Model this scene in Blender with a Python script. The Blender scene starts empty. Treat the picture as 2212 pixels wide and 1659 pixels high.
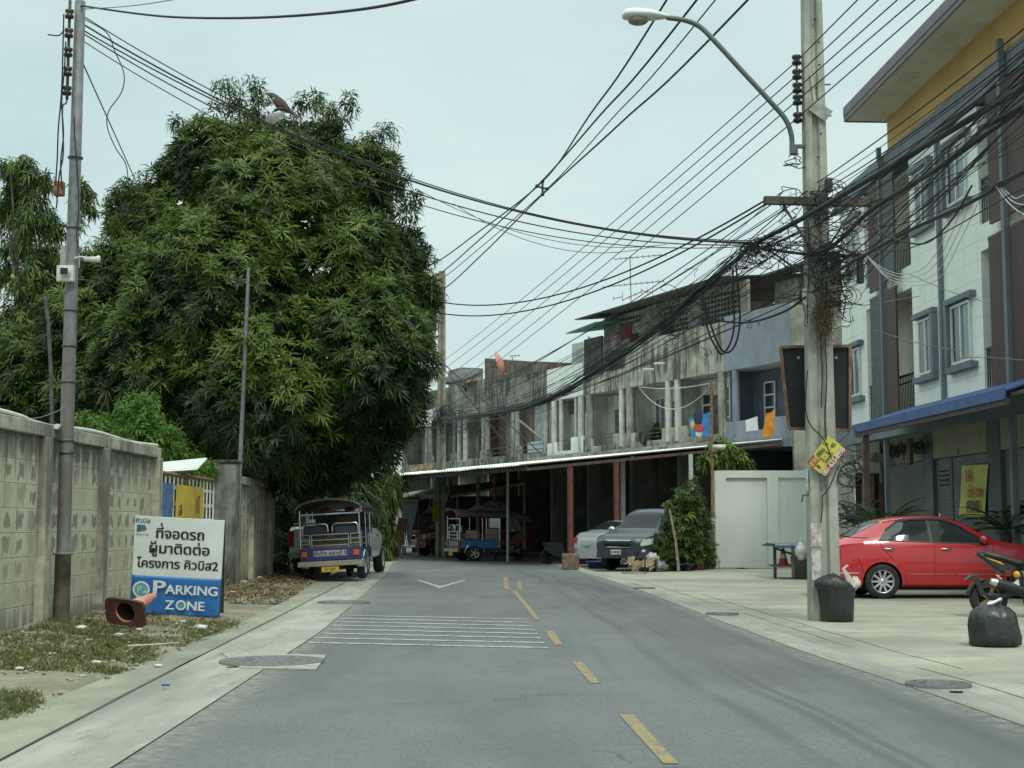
import bpy, bmesh, math, random
import numpy as np
from math import sin, cos, tan, pi, radians, atan, atan2, hypot, sqrt
from mathutils import Vector, Matrix, noise

S = bpy.context.scene
COL = S.collection
R = random.Random(7)

# ------------------------------------------------------------------ camera
CAM_H = 1.30
FPX = 3070.0                      # focal length in pixels of a 2212 x 1659 frame
PITCH = atan(303 / FPX)
cd = bpy.data.cameras.new('camera')
cam = bpy.data.objects.new('camera', cd)
COL.objects.link(cam)
cd.sensor_width = 36.0
cd.lens = 36.0 * FPX / 2212
cd.clip_end = 2000
cd.clip_start = 0.1
cam.location = (0, 0, CAM_H)
cam.rotation_euler = (radians(90) + PITCH, 0, 0)
S.camera = cam

# ------------------------------------------------------------------ sky, sun, exposure
SUN_EL, SUN_AZ = radians(55), radians(165)      # azimuth clockwise from +Y: sun high, behind and to the right
wd = bpy.data.worlds.new('World')
S.world = wd
wd.use_nodes = True
nt = wd.node_tree
nt.nodes.clear()
wo = nt.nodes.new('ShaderNodeOutputWorld')
bg = nt.nodes.new('ShaderNodeBackground')
bg.inputs['Strength'].default_value = 0.1
sky = nt.nodes.new('ShaderNodeTexSky')
sky.sky_type = 'NISHITA'
sky.sun_disc = False
sky.sun_elevation = SUN_EL
sky.sun_rotation = SUN_AZ
sky.air_density = 1.0
sky.dust_density = 3.0
tc = nt.nodes.new('ShaderNodeTexCoord')
mp = nt.nodes.new('ShaderNodeMapping')
mp.inputs['Scale'].default_value = (1.0, 1.0, 3.2)
nz = nt.nodes.new('ShaderNodeTexNoise')
nz.inputs['Scale'].default_value = 2.2
nz.inputs['Detail'].default_value = 5
nz.inputs['Roughness'].default_value = 0.5
rp = nt.nodes.new('ShaderNodeValToRGB')
rp.color_ramp.elements[0].position = 0.30
rp.color_ramp.elements[0].color = (5.0, 6.7, 6.75, 1)
rp.color_ramp.elements[1].position = 0.72
rp.color_ramp.elements[1].color = (7.1, 8.4, 8.1, 1)
mx = nt.nodes.new('ShaderNodeMix')
mx.data_type = 'RGBA'
mx.inputs['Factor'].default_value = 0.88
nt.links.new(tc.outputs['Generated'], mp.inputs['Vector'])
nt.links.new(mp.outputs['Vector'], nz.inputs['Vector'])
nt.links.new(nz.outputs['Fac'], rp.inputs['Fac'])
nt.links.new(sky.outputs['Color'], mx.inputs['A'])
nt.links.new(rp.outputs['Color'], mx.inputs['B'])
sx = nt.nodes.new('ShaderNodeSeparateXYZ')
gr = nt.nodes.new('ShaderNodeMapRange')          # an overcast sky is brightest overhead
gr.inputs['From Min'].default_value = 0.36; gr.inputs['From Max'].default_value = 0.95
gr.inputs['To Min'].default_value = 1.0; gr.inputs['To Max'].default_value = 2.5
mu = nt.nodes.new('ShaderNodeVectorMath'); mu.operation = 'SCALE'
nt.links.new(tc.outputs['Generated'], sx.inputs[0]); nt.links.new(sx.outputs['Z'], gr.inputs['Value'])
nt.links.new(mx.outputs['Result'], mu.inputs[0]); nt.links.new(gr.outputs['Result'], mu.inputs['Scale'])
nt.links.new(mu.outputs[0], bg.inputs['Color'])
nt.links.new(bg.outputs['Background'], wo.inputs['Surface'])

sl = bpy.data.lights.new('sun', 'SUN')
sl.energy = 1.5
sl.angle = radians(10)
sl.color = (1.0, 0.95, 0.84)
so = bpy.data.objects.new('sun', sl)
COL.objects.link(so)
sd = Vector((sin(SUN_AZ) * cos(SUN_EL), cos(SUN_AZ) * cos(SUN_EL), sin(SUN_EL)))
so.rotation_euler = sd.to_track_quat('Z', 'Y').to_euler()
so.location = sd * 60

S.view_settings.view_transform = 'Standard'
S.view_settings.look = 'None'
S.view_settings.exposure = 0.16
S.view_settings.gamma = 1.0
try:
    S.cycles.max_bounces = 6
    S.cycles.transparent_max_bounces = 8
    S.cycles.use_adaptive_sampling = True
except Exception:
    pass

# ------------------------------------------------------------------ pixel of the 2212-wide photograph -> point in the world
def ray(px, py):
    u = (px - 1106) / FPX
    v = (829.5 - py) / FPX
    return Vector((u, cos(PITCH) - v * sin(PITCH), sin(PITCH) + v * cos(PITCH)))
def at(px, py, Y):
    r = ray(px, py); t = Y / r.y
    return Vector((r.x * t, Y, CAM_H + r.z * t))
def gnd(px, py, z=0.0):
    r = ray(px, py); t = (z - CAM_H) / r.z
    return Vector((r.x * t, r.y * t, z))

# ------------------------------------------------------------------ materials
MATS = {}
class NT:
    def __init__(s, m):
        s.t = m.node_tree
    def n(s, typ, **kw):
        d = s.t.nodes.new(typ)
        for k, v in kw.items():
            setattr(d, k, v)
        return d
    def put(s, sock, v):
        if isinstance(v, bpy.types.NodeSocket):
            s.t.links.new(v, sock)
        elif v is not None:
            if isinstance(v, (tuple, list)) and len(v) == 3 and sock.type == 'RGBA':
                v = (*v, 1)
            sock.default_value = v
    def math(s, op, a, b=None, c=None):
        d = s.n('ShaderNodeMath', operation=op)
        s.put(d.inputs[0], a)
        if b is not None: s.put(d.inputs[1], b)
        if c is not None: s.put(d.inputs[2], c)
        return d.outputs[0]
    def mix(s, f, a, b):
        d = s.n('ShaderNodeMix', data_type='RGBA')
        s.put(d.inputs['Factor'], f); s.put(d.inputs['A'], a); s.put(d.inputs['B'], b)
        return d.outputs['Result']
    def ramp(s, f, a, b):
        d = s.n('ShaderNodeMapRange')
        d.interpolation_type = 'SMOOTHSTEP'
        s.put(d.inputs['Value'], f); d.inputs['From Min'].default_value = a; d.inputs['From Max'].default_value = b
        return d.outputs['Result']
    def noise(s, vec, scale, detail=3, rough=0.55):
        d = s.n('ShaderNodeTexNoise')
        s.put(d.inputs['Vector'], vec)
        d.inputs['Scale'].default_value = scale; d.inputs['Detail'].default_value = detail
        d.inputs['Roughness'].default_value = rough
        return d.outputs['Fac']
    def pos(s, scale=(1, 1, 1)):
        g = s.n('ShaderNodeNewGeometry')
        m = s.n('ShaderNodeMapping')
        s.t.links.new(g.outputs['Position'], m.inputs['Vector'])
        m.inputs['Scale'].default_value = scale
        return m.outputs['Vector']
    def obj(s, scale=(1, 1, 1)):
        g = s.n('ShaderNodeTexCoord')
        m = s.n('ShaderNodeMapping')
        s.t.links.new(g.outputs['Object'], m.inputs['Vector'])
        m.inputs['Scale'].default_value = scale
        return m.outputs['Vector']
    def xyz(s, v):
        d = s.n('ShaderNodeSeparateXYZ'); s.t.links.new(v, d.inputs[0]); return d.outputs

def newmat(name):
    m = bpy.data.materials.new(name); m.use_nodes = True
    b = m.node_tree.nodes['Principled BSDF']
    return m, NT(m), b

def M(name, col, rough=0.7, var=0.12, scale=6.0, metal=0.0, col2=None, streak=0.0, streakcol=(0.05, 0.05, 0.045), bump=0.0, bscale=None, coat=0.0, spec=0.5, fine=0.0):
    """Plain procedural material: base colour with mottling, optional vertical streaks of dirt."""
    if name in MATS: return MATS[name]
    m, t, b = newmat(name)
    p = t.pos()
    f = t.noise(p, scale, 4)
    c2 = col2 if col2 else tuple(min(1, c * (1 - 2.2 * var)) for c in col)
    c1 = tuple(min(1, c * (1 + var)) for c in col)
    c = t.mix(t.ramp(f, 0.3, 0.7), c1, c2)
    if fine:
        g = t.noise(p, scale * 14, 2, 0.7)
        c = t.mix(t.math('MULTIPLY', t.ramp(g, 0.45, 0.75), fine), c, tuple(x * 0.35 for x in col))
    if streak:
        ps = t.pos((2.2, 2.2, 0.22))
        g = t.noise(ps, 2.2, 5, 0.62)
        h = t.noise(p, 0.55, 3)
        k = t.math('MULTIPLY', t.ramp(t.math('ADD', g, t.math('MULTIPLY', t.math('SUBTRACT', h, 0.5), 0.7)), 0.44, 0.66), streak)
        c = t.mix(k, c, streakcol)
    t.put(b.inputs['Base Color'], c)
    b.inputs['Roughness'].default_value = rough
    b.inputs['Metallic'].default_value = metal
    b.inputs['Specular IOR Level'].default_value = spec
    if coat:
        b.inputs['Coat Weight'].default_value = coat
        b.inputs['Coat Roughness'].default_value = 0.04
    if bump:
        d = t.n('ShaderNodeBump'); d.inputs['Strength'].default_value = bump; d.inputs['Distance'].default_value = 0.02
        t.put(d.inputs['Height'], t.noise(p, bscale or scale * 5, 3))
        t.put(b.inputs['Normal'], d.outputs['Normal'])
    MATS[name] = m
    return m

# ------------------------------------------------------------------ mesh building
WM = {}
def tag(o, label=None, cat=None, group=None, kind=None):
    if label: o['label'] = label
    if cat: o['category'] = cat
    if group: o['group'] = group
    if kind: o['kind'] = kind
    return o
def thing(name, label, cat, loc=(0, 0, 0), rz=0.0, group=None, mat=None):
    o = bpy.data.objects.new(name, None)
    o.empty_display_size = 0.2
    COL.objects.link(o)
    Mx = mat if mat is not None else Matrix.Translation(Vector(loc)) @ Matrix.Rotation(rz, 4, 'Z')
    o.matrix_world = Mx
    WM[o.name] = Mx.copy()
    tag(o, label, cat, group)
    return o
def copy_tree(o, parent=None):
    c = o.copy(); COL.objects.link(c); c.parent = parent
    if parent is not None: c.matrix_parent_inverse = o.matrix_parent_inverse.copy()
    for ch in o.children: copy_tree(ch, c)
    return c

class MB:
    def __init__(s):
        s.v = []; s.f = []; s.m = []; s.sm = []
        s.mi = 0; s.X = None
    def add(s, vs, fs, smooth=False):
        o = len(s.v)
        if s.X is not None: vs = [s.X @ Vector(p) for p in vs]
        s.v.extend([tuple(p) for p in vs])
        for f in fs:
            s.f.append(tuple(i + o for i in f)); s.m.append(s.mi); s.sm.append(smooth)
    def bx(s, x0, x1, y0, y1, z0, z1):
        if x0 > x1: x0, x1 = x1, x0
        if y0 > y1: y0, y1 = y1, y0
        if z0 > z1: z0, z1 = z1, z0
        s.add([(x0, y0, z0), (x1, y0, z0), (x1, y1, z0), (x0, y1, z0), (x0, y0, z1), (x1, y0, z1), (x1, y1, z1), (x0, y1, z1)],
              [(0, 3, 2, 1), (4, 5, 6, 7), (0, 1, 5, 4), (1, 2, 6, 5), (2, 3, 7, 6), (3, 0, 4, 7)])
    def bar(s, a, b, w, h, up=(0, 0, 1)):
        """rectangular bar from a to b, width w (sideways) and height h (along up)"""
        a = Vector(a); b = Vector(b); d = (b - a).normalized()
        side = d.cross(Vector(up))
        if side.length < 1e-5: side = d.cross(Vector((1, 0, 0)))
        side.normalize(); u = side.cross(d).normalized()
        sv = side * w / 2; uv = u * h / 2
        s.add([a - sv - uv, a + sv - uv, a + sv + uv, a - sv + uv, b - sv - uv, b + sv - uv, b + sv + uv, b - sv + uv],
              [(0, 1, 2, 3), (7, 6, 5, 4), (0, 4, 5, 1), (1, 5, 6, 2), (2, 6, 7, 3), (3, 7, 4, 0)])
    def tube(s, pts, r, n=6, cap=True, closed=False):
        pts = [Vector(p) for p in pts]
        k = len(pts)
        rs = r if isinstance(r, (list, tuple)) else [r] * k
        rings = []; prev = None
        for i, p in enumerate(pts):
            if closed: d = pts[(i + 1) % k] - pts[i - 1]
            else: d = pts[min(i + 1, k - 1)] - pts[max(i - 1, 0)]
            if d.length < 1e-9: d = Vector((0, 0, 1))
            d.normalize()
            if prev is None:
                a = d.cross(Vector((0, 0, 1)))
                if a.length < 1e-3: a = d.cross(Vector((1, 0, 0)))
            else:
                a = prev - d * prev.dot(d)
                if a.length < 1e-4: a = d.cross(Vector((0.3, 0.7, 0.2)))
            a.normalize(); prev = a; b = d.cross(a)
            rings.append([p + (a * cos(2 * pi * j / n) + b * sin(2 * pi * j / n)) * rs[i] for j in range(n)])
        s.loft(rings, cap=cap and not closed, closed=closed)
    def loft(s, rings, cap=True, closed=False, smooth=True, ring_closed=True):
        n = len(rings[0]); k = len(rings)
        vs = [p for r in rings for p in r]; fs = []
        for i in range(k if closed else k - 1):
            i2 = (i + 1) % k
            for j in range(n if ring_closed else n - 1):
                j2 = (j + 1) % n
                fs.append((i * n + j, i * n + j2, i2 * n + j2, i2 * n + j))
        s.add(vs, fs, smooth)
        if cap and ring_closed:
            s.add(rings[0], [tuple(reversed(range(n)))]); s.add(rings[-1], [tuple(range(n))])
    def lathe(s, prof, n=20, axis='Z', o=(0, 0, 0), cap=False):
        rings = []
        for r, h in prof:
            ring = []
            for j in range(n):
                a = 2 * pi * j / n
                if axis == 'Z': p = (r * cos(a), r * sin(a), h)
                elif axis == 'Y': p = (r * cos(a), h, r * sin(a))
                else: p = (h, r * cos(a), r * sin(a))
                ring.append(Vector(p) + Vector(o))
            rings.append(ring)
        s.loft(rings, cap=cap)
    def disc(s, c, r, axis='Z', n=20):
        ring = []
        for j in range(n):
            a = 2 * pi * j / n
            p = {'Z': (r * cos(a), r * sin(a), 0), 'Y': (r * cos(a), 0, r * sin(a)), 'X': (0, r * cos(a), r * sin(a))}[axis]
            ring.append(Vector(p) + Vector(c))
        s.add(ring, [tuple(range(n))])
    def ell(s, c, r, nu=10, nv=7, jit=0.0):
        rings = []
        c = Vector(c)
        if not isinstance(r, (tuple, list)): r = (r, r, r)
        for i in range(nv + 1):
            th = pi * i / nv; ring = []
            for j in range(nu):
                a = 2 * pi * j / nu
                q = Vector((sin(th) * cos(a), sin(th) * sin(a), cos(th)))
                k = 1.0 + (jit * noise.noise(q * 2.3 + c * 3.1) if jit else 0)
                ring.append(c + Vector((q.x * r[0], q.y * r[1], q.z * r[2])) * k)
            rings.append(ring)
        s.loft(rings, cap=False)
    def prism(s, poly, d0, d1, plane='XZ'):
        """extrude a 2-D polygon; plane XZ extrudes along Y, XY along Z, YZ along X"""
        def P(a, b, d):
            return (a, d, b) if plane == 'XZ' else ((a, b, d) if plane == 'XY' else (d, a, b))
        n = len(poly)
        s.add([P(a, b, d0) for a, b in poly] + [P(a, b, d1) for a, b in poly],
              [tuple(range(n)), tuple(reversed(range(n, 2 * n)))] + [(i, n + i, n + (i + 1) % n, (i + 1) % n) for i in range(n)])
    def quad(s, a, b, c, d):
        s.add([a, b, c, d], [(0, 1, 2, 3)])
    def sheet(s, pts, thick, n=(0, 0, 1)):
        n = Vector(n).normalized() * thick
        k = len(pts); pts = [Vector(p) for p in pts]
        s.add(pts + [p - n for p in pts], [tuple(range(k)), tuple(reversed(range(k, 2 * k)))] + [(i, k + i, k + (i + 1) % k, (i + 1) % k) for i in range(k)])
    def build(s, name, mat, parent=None, world=False, bevel=0.0, recalc=True, label=None):
        me = bpy.data.meshes.new(name)
        vs = s.v
        if world and parent is not None:
            inv = WM[parent.name].inverted()
            vs = [tuple(inv @ Vector(p)) for p in vs]
        me.from_pydata(vs, [], s.f)
        mats = mat if isinstance(mat, (list, tuple)) else [mat]
        for q in mats: me.materials.append(q)
        me.polygons.foreach_set('material_index', s.m)
        me.polygons.foreach_set('use_smooth', s.sm)
        if recalc:
            bm = bmesh.new(); bm.from_mesh(me)
            bmesh.ops.recalc_face_normals(bm, faces=bm.faces)
            bm.to_mesh(me); bm.free()
        me.update()
        o = bpy.data.objects.new(name, me)
        COL.objects.link(o)
        if parent is not None:
            o.parent = parent
            WM[o.name] = WM[parent.name]
        else:
            WM[o.name] = Matrix.Identity(4)
        if bevel:
            md = o.modifiers.new('bevel', 'BEVEL'); md.width = bevel; md.segments = 2; md.limit_method = 'ANGLE'
        if label: o['label'] = label
        return o

def frame(o, ex, ey, ez=None):
    ex = Vector(ex).normalized(); ey = Vector(ey); ey = (ey - ex * ey.dot(ex)).normalized()
    ez = ex.cross(ey)
    m = Matrix.Identity(4)
    for i in range(3):
        m[i][0] = ex[i]; m[i][1] = ey[i]; m[i][2] = ez[i]; m[i][3] = o[i]
    return m

def text_mesh(body, size, bold=0.0, align='CENTER', extrude=0.0008):
    """mesh vertices/faces of a line of lettering in the XZ plane (x right, z up), centred on its baseline; tone marks over a vowel are lifted"""
    out_v = []; out_f = []
    runs = [(body, 0.0)]
    for b, dz in runs:
        c = bpy.data.curves.new('lettering', 'FONT')
        c.body = b; c.size = size; c.align_x = align; c.offset = bold * size; c.extrude = extrude
        c.resolution_u = 3
        o = bpy.data.objects.new('lettering', c); COL.objects.link(o)
        dg = bpy.context.evaluated_depsgraph_get()
        me = bpy.data.meshes.new_from_object(o.evaluated_get(dg))
        k = len(out_v)
        out_v += [(v.co.x, -v.co.z, v.co.y + dz) for v in me.vertices]
        out_f += [tuple(k + i for i in p.vertices) for p in me.polygons]
        bpy.data.objects.remove(o); bpy.data.curves.remove(c); bpy.data.meshes.remove(me)
    return out_v, out_f

def add_text(mb, body, size, X, bold=0.0, sx=1.0, dup=0.0, align='CENTER'):
    """add lettering to a mesh; X maps the lettering's XZ plane into place"""
    v, f = text_mesh(body, size, bold, align)
    keep = mb.X; mb.X = None
    offs = [0.0] if not dup else [-dup * size, 0.0, dup * size]
    for i, dx in enumerate(offs):
        mb.add([X @ Vector((p[0] * sx + dx, p[1] - 0.0004 * i, p[2])) for p in v], f)
    mb.X = keep

def sag(a, b, drop, n=14):
    a = Vector(a); b = Vector(b)
    out = []
    for i in range(n + 1):
        t = i / n
        p = a.lerp(b, t); p.z -= drop * 4 * t * (1 - t)
        out.append(p)
    return out
# ================================================================== SETTING
def strip(name, mat, rows, z=0.0, kind='structure', sub=1):
    """ground strip; rows are (left xy, right xy); UV u runs across, v along"""
    me = bpy.data.meshes.new(name)
    n = len(rows); k = sub + 1
    vs = []; uv = []
    for i, (a, b) in enumerate(rows):
        for j in range(k):
            t = j / sub
            vs.append((a[0] + (b[0] - a[0]) * t, a[1] + (b[1] - a[1]) * t, z)); uv.append((t, (a[1] + b[1]) / 2))
    fs = []
    for i in range(n - 1):
        for j in range(sub):
            fs.append((i * k + j, i * k + j + 1, (i + 1) * k + j + 1, (i + 1) * k + j))
    me.from_pydata(vs, [], fs)
    ul = me.uv_layers.new(name='UVMap')
    for l in me.loops: ul.data[l.index].uv = uv[l.vertex_index]
    me.materials.append(mat)
    o = bpy.data.objects.new(name, me); COL.objects.link(o)
    if kind: o['kind'] = kind
    WM[o.name] = Matrix.Identity(4)
    return o

def lerp_tab(tab, y):
    for (y0, x0), (y1, x1) in zip(tab, tab[1:]):
        if y <= y1 or (y1, x1) == tab[-1]:
            return x0 + (x1 - x0) * (y - y0) / (y1 - y0)
LEFT = [(-8, -2.0), (8.5, -2.15), (11.5, -2.2), (17.5, -2.32), (23.8, -2.6), (30, -2.92), (37, -3.26), (50, -4.15)]
RIGHT = [(-8, 3.9), (9.2, 3.32), (11.6, 3.2), (14.8, 2.98), (20.5, 2.78), (28, 2.55), (34.8, 2.24), (42, 1.78), (50, 1.1)]
SEAM = [(-8, -2.35), (7.7, -2.79), (11.4, -2.96), (31, -3.67), (50, -4.6)]
OUT = [(-8, -3.0), (9.4, -3.38), (12.3, -3.43), (19, -3.57), (26, -3.95), (31, -4.35), (50, -5.3)]
ys = [-8, -2, 3, 6, 8, 9, 10, 11, 12, 13, 14, 15, 16, 17, 18, 19, 20, 22, 24, 26, 28, 30, 32, 34, 37, 40, 43, 46, 50]

# --- asphalt
m, t, b = newmat('asphalt')
p = t.pos()
uvn = t.n('ShaderNodeUVMap')
u, v, _ = t.xyz(uvn.outputs['UV'])
f1 = t.noise(p, 0.5, 5, 0.6); f2 = t.noise(p, 55, 2, 0.7); f3 = t.noise(p, 9, 3, 0.6)
c = t.mix(t.ramp(f1, 0.3, 0.7), (0.106, 0.113, 0.106), (0.135, 0.144, 0.135))
c = t.mix(t.math('MULTIPLY', t.ramp(f2, 0.45, 0.7), 0.42), c, (0.075, 0.085, 0.085))
c = t.mix(t.math('MULTIPLY', t.ramp(f2, 0.56, 0.30), 0.16), c, (0.27, 0.28, 0.26))
# tyre tracks: dark rubbed bands that follow the lane and wander a little
wob = t.math('MULTIPLY', t.math('SUBTRACT', t.noise(t.pos((0.12, 0.12, 0)), 1.0, 2), 0.5), 0.16)
uu = t.math('ADD', u, wob)
tr = None
for cen, wid, amt in ((0.70, 0.022, 0.5), (0.775, 0.016, 0.55), (0.80, 0.012, 0.6), (0.86, 0.05, 0.55), (0.60, 0.012, 0.3), (0.93, 0.03, 0.5), (0.30, 0.05, 0.12), (0.12, 0.04, 0.12)):
    d = t.math('ABSOLUTE', t.math('SUBTRACT', uu, cen))
    k = t.math('MULTIPLY', t.ramp(d, wid, wid * 0.15), amt)
    tr = k if tr is None else t.math('MAXIMUM', tr, k)
brk = t.ramp(t.noise(t.pos((0.7, 0.10, 1)), 1.6, 4), 0.36, 0.62)
tr = t.math('MULTIPLY', tr, brk)
fa = t.noise(t.pos((30, 9, 1)), 1.0, 4, 0.8)
c = t.mix(t.math('MULTIPLY', t.ramp(fa, 0.50, 0.70), 0.6), c, (0.066, 0.072, 0.070))
c = t.mix(t.math('MULTIPLY', t.ramp(fa, 0.48, 0.30), 0.45), c, (0.205, 0.212, 0.196))
big = t.noise(t.pos((0.5, 0.14, 1)), 1.3, 4, 0.6)
c = t.mix(t.math('MULTIPLY', t.ramp(big, 0.46, 0.60), 0.5), c, (0.082, 0.088, 0.086))
vo = t.n('ShaderNodeTexVoronoi', feature='DISTANCE_TO_EDGE'); vo.inputs['Scale'].default_value = 0.55
wv = t.n('ShaderNodeVectorMath', operation='ADD'); nn = t.n('ShaderNodeTexNoise'); nn.inputs['Scale'].default_value = 2.5; nn.inputs['Detail'].default_value = 5
t.put(nn.inputs['Vector'], p); t.put(wv.inputs[0], p); sc_ = t.n('ShaderNodeVectorMath', operation='SCALE'); sc_.inputs['Scale'].default_value = 0.7; t.put(sc_.inputs[0], nn.outputs['Color']); t.put(wv.inputs[1], sc_.outputs[0]); t.put(vo.inputs['Vector'], wv.outputs[0])
crk = t.math('MULTIPLY', t.ramp(vo.outputs['Distance'], 0.010, 0.003), t.ramp(t.noise(p, 0.35, 2), 0.52, 0.62))
c = t.mix(t.math('MULTIPLY', crk, 0.7), c, (0.05, 0.053, 0.052))
edge = t.math('MAXIMUM', t.ramp(u, 0.07, 0.0), t.ramp(u, 0.94, 1.0))
c = t.mix(t.math('MULTIPLY', edge, t.ramp(f3, 0.35, 0.7)), c, (0.24, 0.235, 0.19))
c = t.mix(tr, c, (0.06, 0.066, 0.066))
c = t.mix(t.math('MULTIPLY', t.ramp(f3, 0.62, 0.8), 0.25), c, (0.20, 0.20, 0.18))
t.put(b.inputs['Base Color'], c)
b.inputs['Roughness'].default_value = 0.82
d = t.n('ShaderNodeBump'); d.inputs['Strength'].default_value = 0.35; d.inputs['Distance'].default_value = 0.01
t.put(d.inputs['Height'], t.noise(p, 90, 2)); t.put(b.inputs['Normal'], d.outputs['Normal'])
ASPHALT = m

def concrete_ground(name, c1, c2, c3, stain, smear=(1, 1, 1), fine=0.3):
    m, t, b = newmat(name)
    p = t.pos(smear)
    f1 = t.noise(p, 0.9, 6, 0.62); f2 = t.noise(p, 4.5, 5, 0.65); f3 = t.noise(t.pos(), 60, 2, 0.7); f4 = t.noise(p, 0.33, 3)
    c = t.mix(t.ramp(f1, 0.38, 0.60), c1, c2)
    c = t.mix(t.math('MULTIPLY', t.ramp(f2, 0.5, 0.75), 0.6), c, c3)
    c = t.mix(t.math('MULTIPLY', t.ramp(f4, 0.46, 0.66), 0.7), c, stain)
    f5 = t.noise(p, 2.1, 6, 0.7)
    c = t.mix(t.math('MULTIPLY', t.ramp(f5, 0.54, 0.66), 0.5), c, tuple(x * 0.75 for x in stain))
    c = t.mix(t.math('MULTIPLY', t.ramp(f3, 0.5, 0.75), fine), c, tuple(x * 0.4 for x in stain))
    t.put(b.inputs['Base Color'], c); b.inputs['Roughness'].default_value = 0.9
    d = t.n('ShaderNodeBump'); d.inputs['Strength'].default_value = 0.3; d.inputs['Distance'].default_value = 0.01
    t.put(d.inputs['Height'], t.noise(t.pos(), 50, 3)); t.put(b.inputs['Normal'], d.outputs['Normal'])
    return m
APRON = concrete_ground('apron_concrete', (0.37, 0.36, 0.28), (0.295, 0.288, 0.228), (0.41, 0.395, 0.305), (0.20, 0.195, 0.155), (0.75, 1.05, 1))
GUTTER = concrete_ground('gutter_concrete', (0.344, 0.348, 0.284), (0.258, 0.262, 0.215), (0.404, 0.396, 0.318), (0.172, 0.172, 0.142), (2.2, 0.45, 1))
PAVE = concrete_ground('pavement_concrete', (0.290, 0.290, 0.214), (0.227, 0.231, 0.176), (0.311, 0.298, 0.218), (0.160, 0.160, 0.126), (1.6, 0.7, 1))
JOINT = M('joint_dark', (0.10, 0.098, 0.082), 0.95)

# dirt verge
m, t, b = newmat('verge_dirt')
p = t.pos()
f1 = t.noise(p, 1.1, 5, 0.6); f2 = t.noise(p, 7, 5, 0.7); f3 = t.noise(p, 34, 3, 0.7)
c = t.mix(t.ramp(f1, 0.35, 0.65), (0.245, 0.215, 0.148), (0.165, 0.155, 0.10))
c = t.mix(t.math('MULTIPLY', t.ramp(f2, 0.5, 0.72), 0.7), c, (0.36, 0.33, 0.25))
c = t.mix(t.math('MULTIPLY', t.ramp(f3, 0.55, 0.75), 0.7), c, (0.10, 0.09, 0.06))
c = t.mix(t.math('MULTIPLY', t.ramp(t.noise(p, 1.7, 5, 0.65), 0.50, 0.64), 0.6), c, (0.12, 0.125, 0.06))
t.put(b.inputs['Base Color'], c); b.inputs['Roughness'].default_value = 1.0
d = t.n('ShaderNodeBump'); d.inputs['Strength'].default_value = 0.8; d.inputs['Distance'].default_value = 0.03
t.put(d.inputs['Height'], f2); t.put(b.inputs['Normal'], d.outputs['Normal'])
DIRT = m

g = strip('ground', M('far_ground', (0.16, 0.155, 0.11), 1.0, 0.2, 0.5), [((-700, -60), (700, -60)), ((-700, 900), (700, 900))], -0.05)
rows = [((lerp_tab(LEFT, y), y), (lerp_tab(RIGHT, y), y)) for y in ys]
rows += [((-4.75, 55.5), (0.1, 54.5)), ((-5.6, 58), (-2.0, 58.9)), ((-8, 60), (-5.2, 66)), ((-24, 64), (-19, 76))]
strip('road', ASPHALT, rows, 0.0, sub=4)
strip('gutter_left', GUTTER, [((lerp_tab(SEAM, y), y), (lerp_tab(LEFT, y), y)) for y in ys], 0.008)
strip('pavement', PAVE, [((lerp_tab(OUT, y), y), (lerp_tab(SEAM, y) - 0.02, y)) for y in ys], 0.012)
jy = [-8, 2, 6, 8, 9, 10, 11, 12, 12.9]
strip('pavement_joint', JOINT, [((lerp_tab(SEAM, y) - 0.012 + 0.008 * sin(y * 5), y), (lerp_tab(SEAM, y) + 0.004 + 0.006 * sin(y * 7), y)) for y in jy], 0.0145)
jy = [14.1, 15, 16, 17, 18, 19, 20, 22, 24, 26, 28, 30, 32]
strip('pavement_joint', JOINT, [((lerp_tab(SEAM, y) - 0.014 + 0.008 * sin(y * 5), y), (lerp_tab(SEAM, y) + 0.006 + 0.006 * sin(y * 7), y)) for y in jy], 0.0145)
# raised verge between pavement and wall
me = bpy.data.meshes.new('dirt_verge')
vs = []; fs = []; NX = 14; yy = [7 + 0.33 * i for i in range(88)]
for y in yy:
    xo = lerp_tab(OUT, y) + 0.1
    for j in range(NX):
        tt = j / (NX - 1); x = xo + (-6.2 - xo) * tt
        n1 = noise.noise(Vector((x * 0.9, y * 0.9, 1.7))) * 0.05 + noise.noise(Vector((x * 4, y * 4, 0))) * 0.018
        z = 0.010 + tt * 0.14 + n1 * min(1, tt * 3) - (0.03 if j == 0 else 0)
        if 23.2 < y < 28: z = min(z, 0.0)
        vs.append((x, y, z))
for i in range(len(yy) - 1):
    for j in range(NX - 1):
        fs.append((i * NX + j, i * NX + j + 1, (i + 1) * NX + j + 1, (i + 1) * NX + j))
me.from_pydata(vs, [], fs); me.materials.append(DIRT)
for pl in me.polygons: pl.use_smooth = True
o = bpy.data.objects.new('dirt_verge', me); COL.objects.link(o); o['kind'] = 'structure'
def verge_z(x, y):
    xo = lerp_tab(OUT, y) + 0.1
    tt = max(0, min(1, (x - xo) / (-6.2 - xo)))
    return 0.010 + tt * 0.14 + (noise.noise(Vector((x * 0.9, y * 0.9, 1.7))) * 0.05) * min(1, tt * 3)
# driveway slab into the gate
strip('driveway', PAVE, [((-6.4, 23.4), (lerp_tab(OUT, 23.4), 23.4)), ((-6.4, 27.6), (lerp_tab(OUT, 27.6), 27.6))], 0.02)

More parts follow.
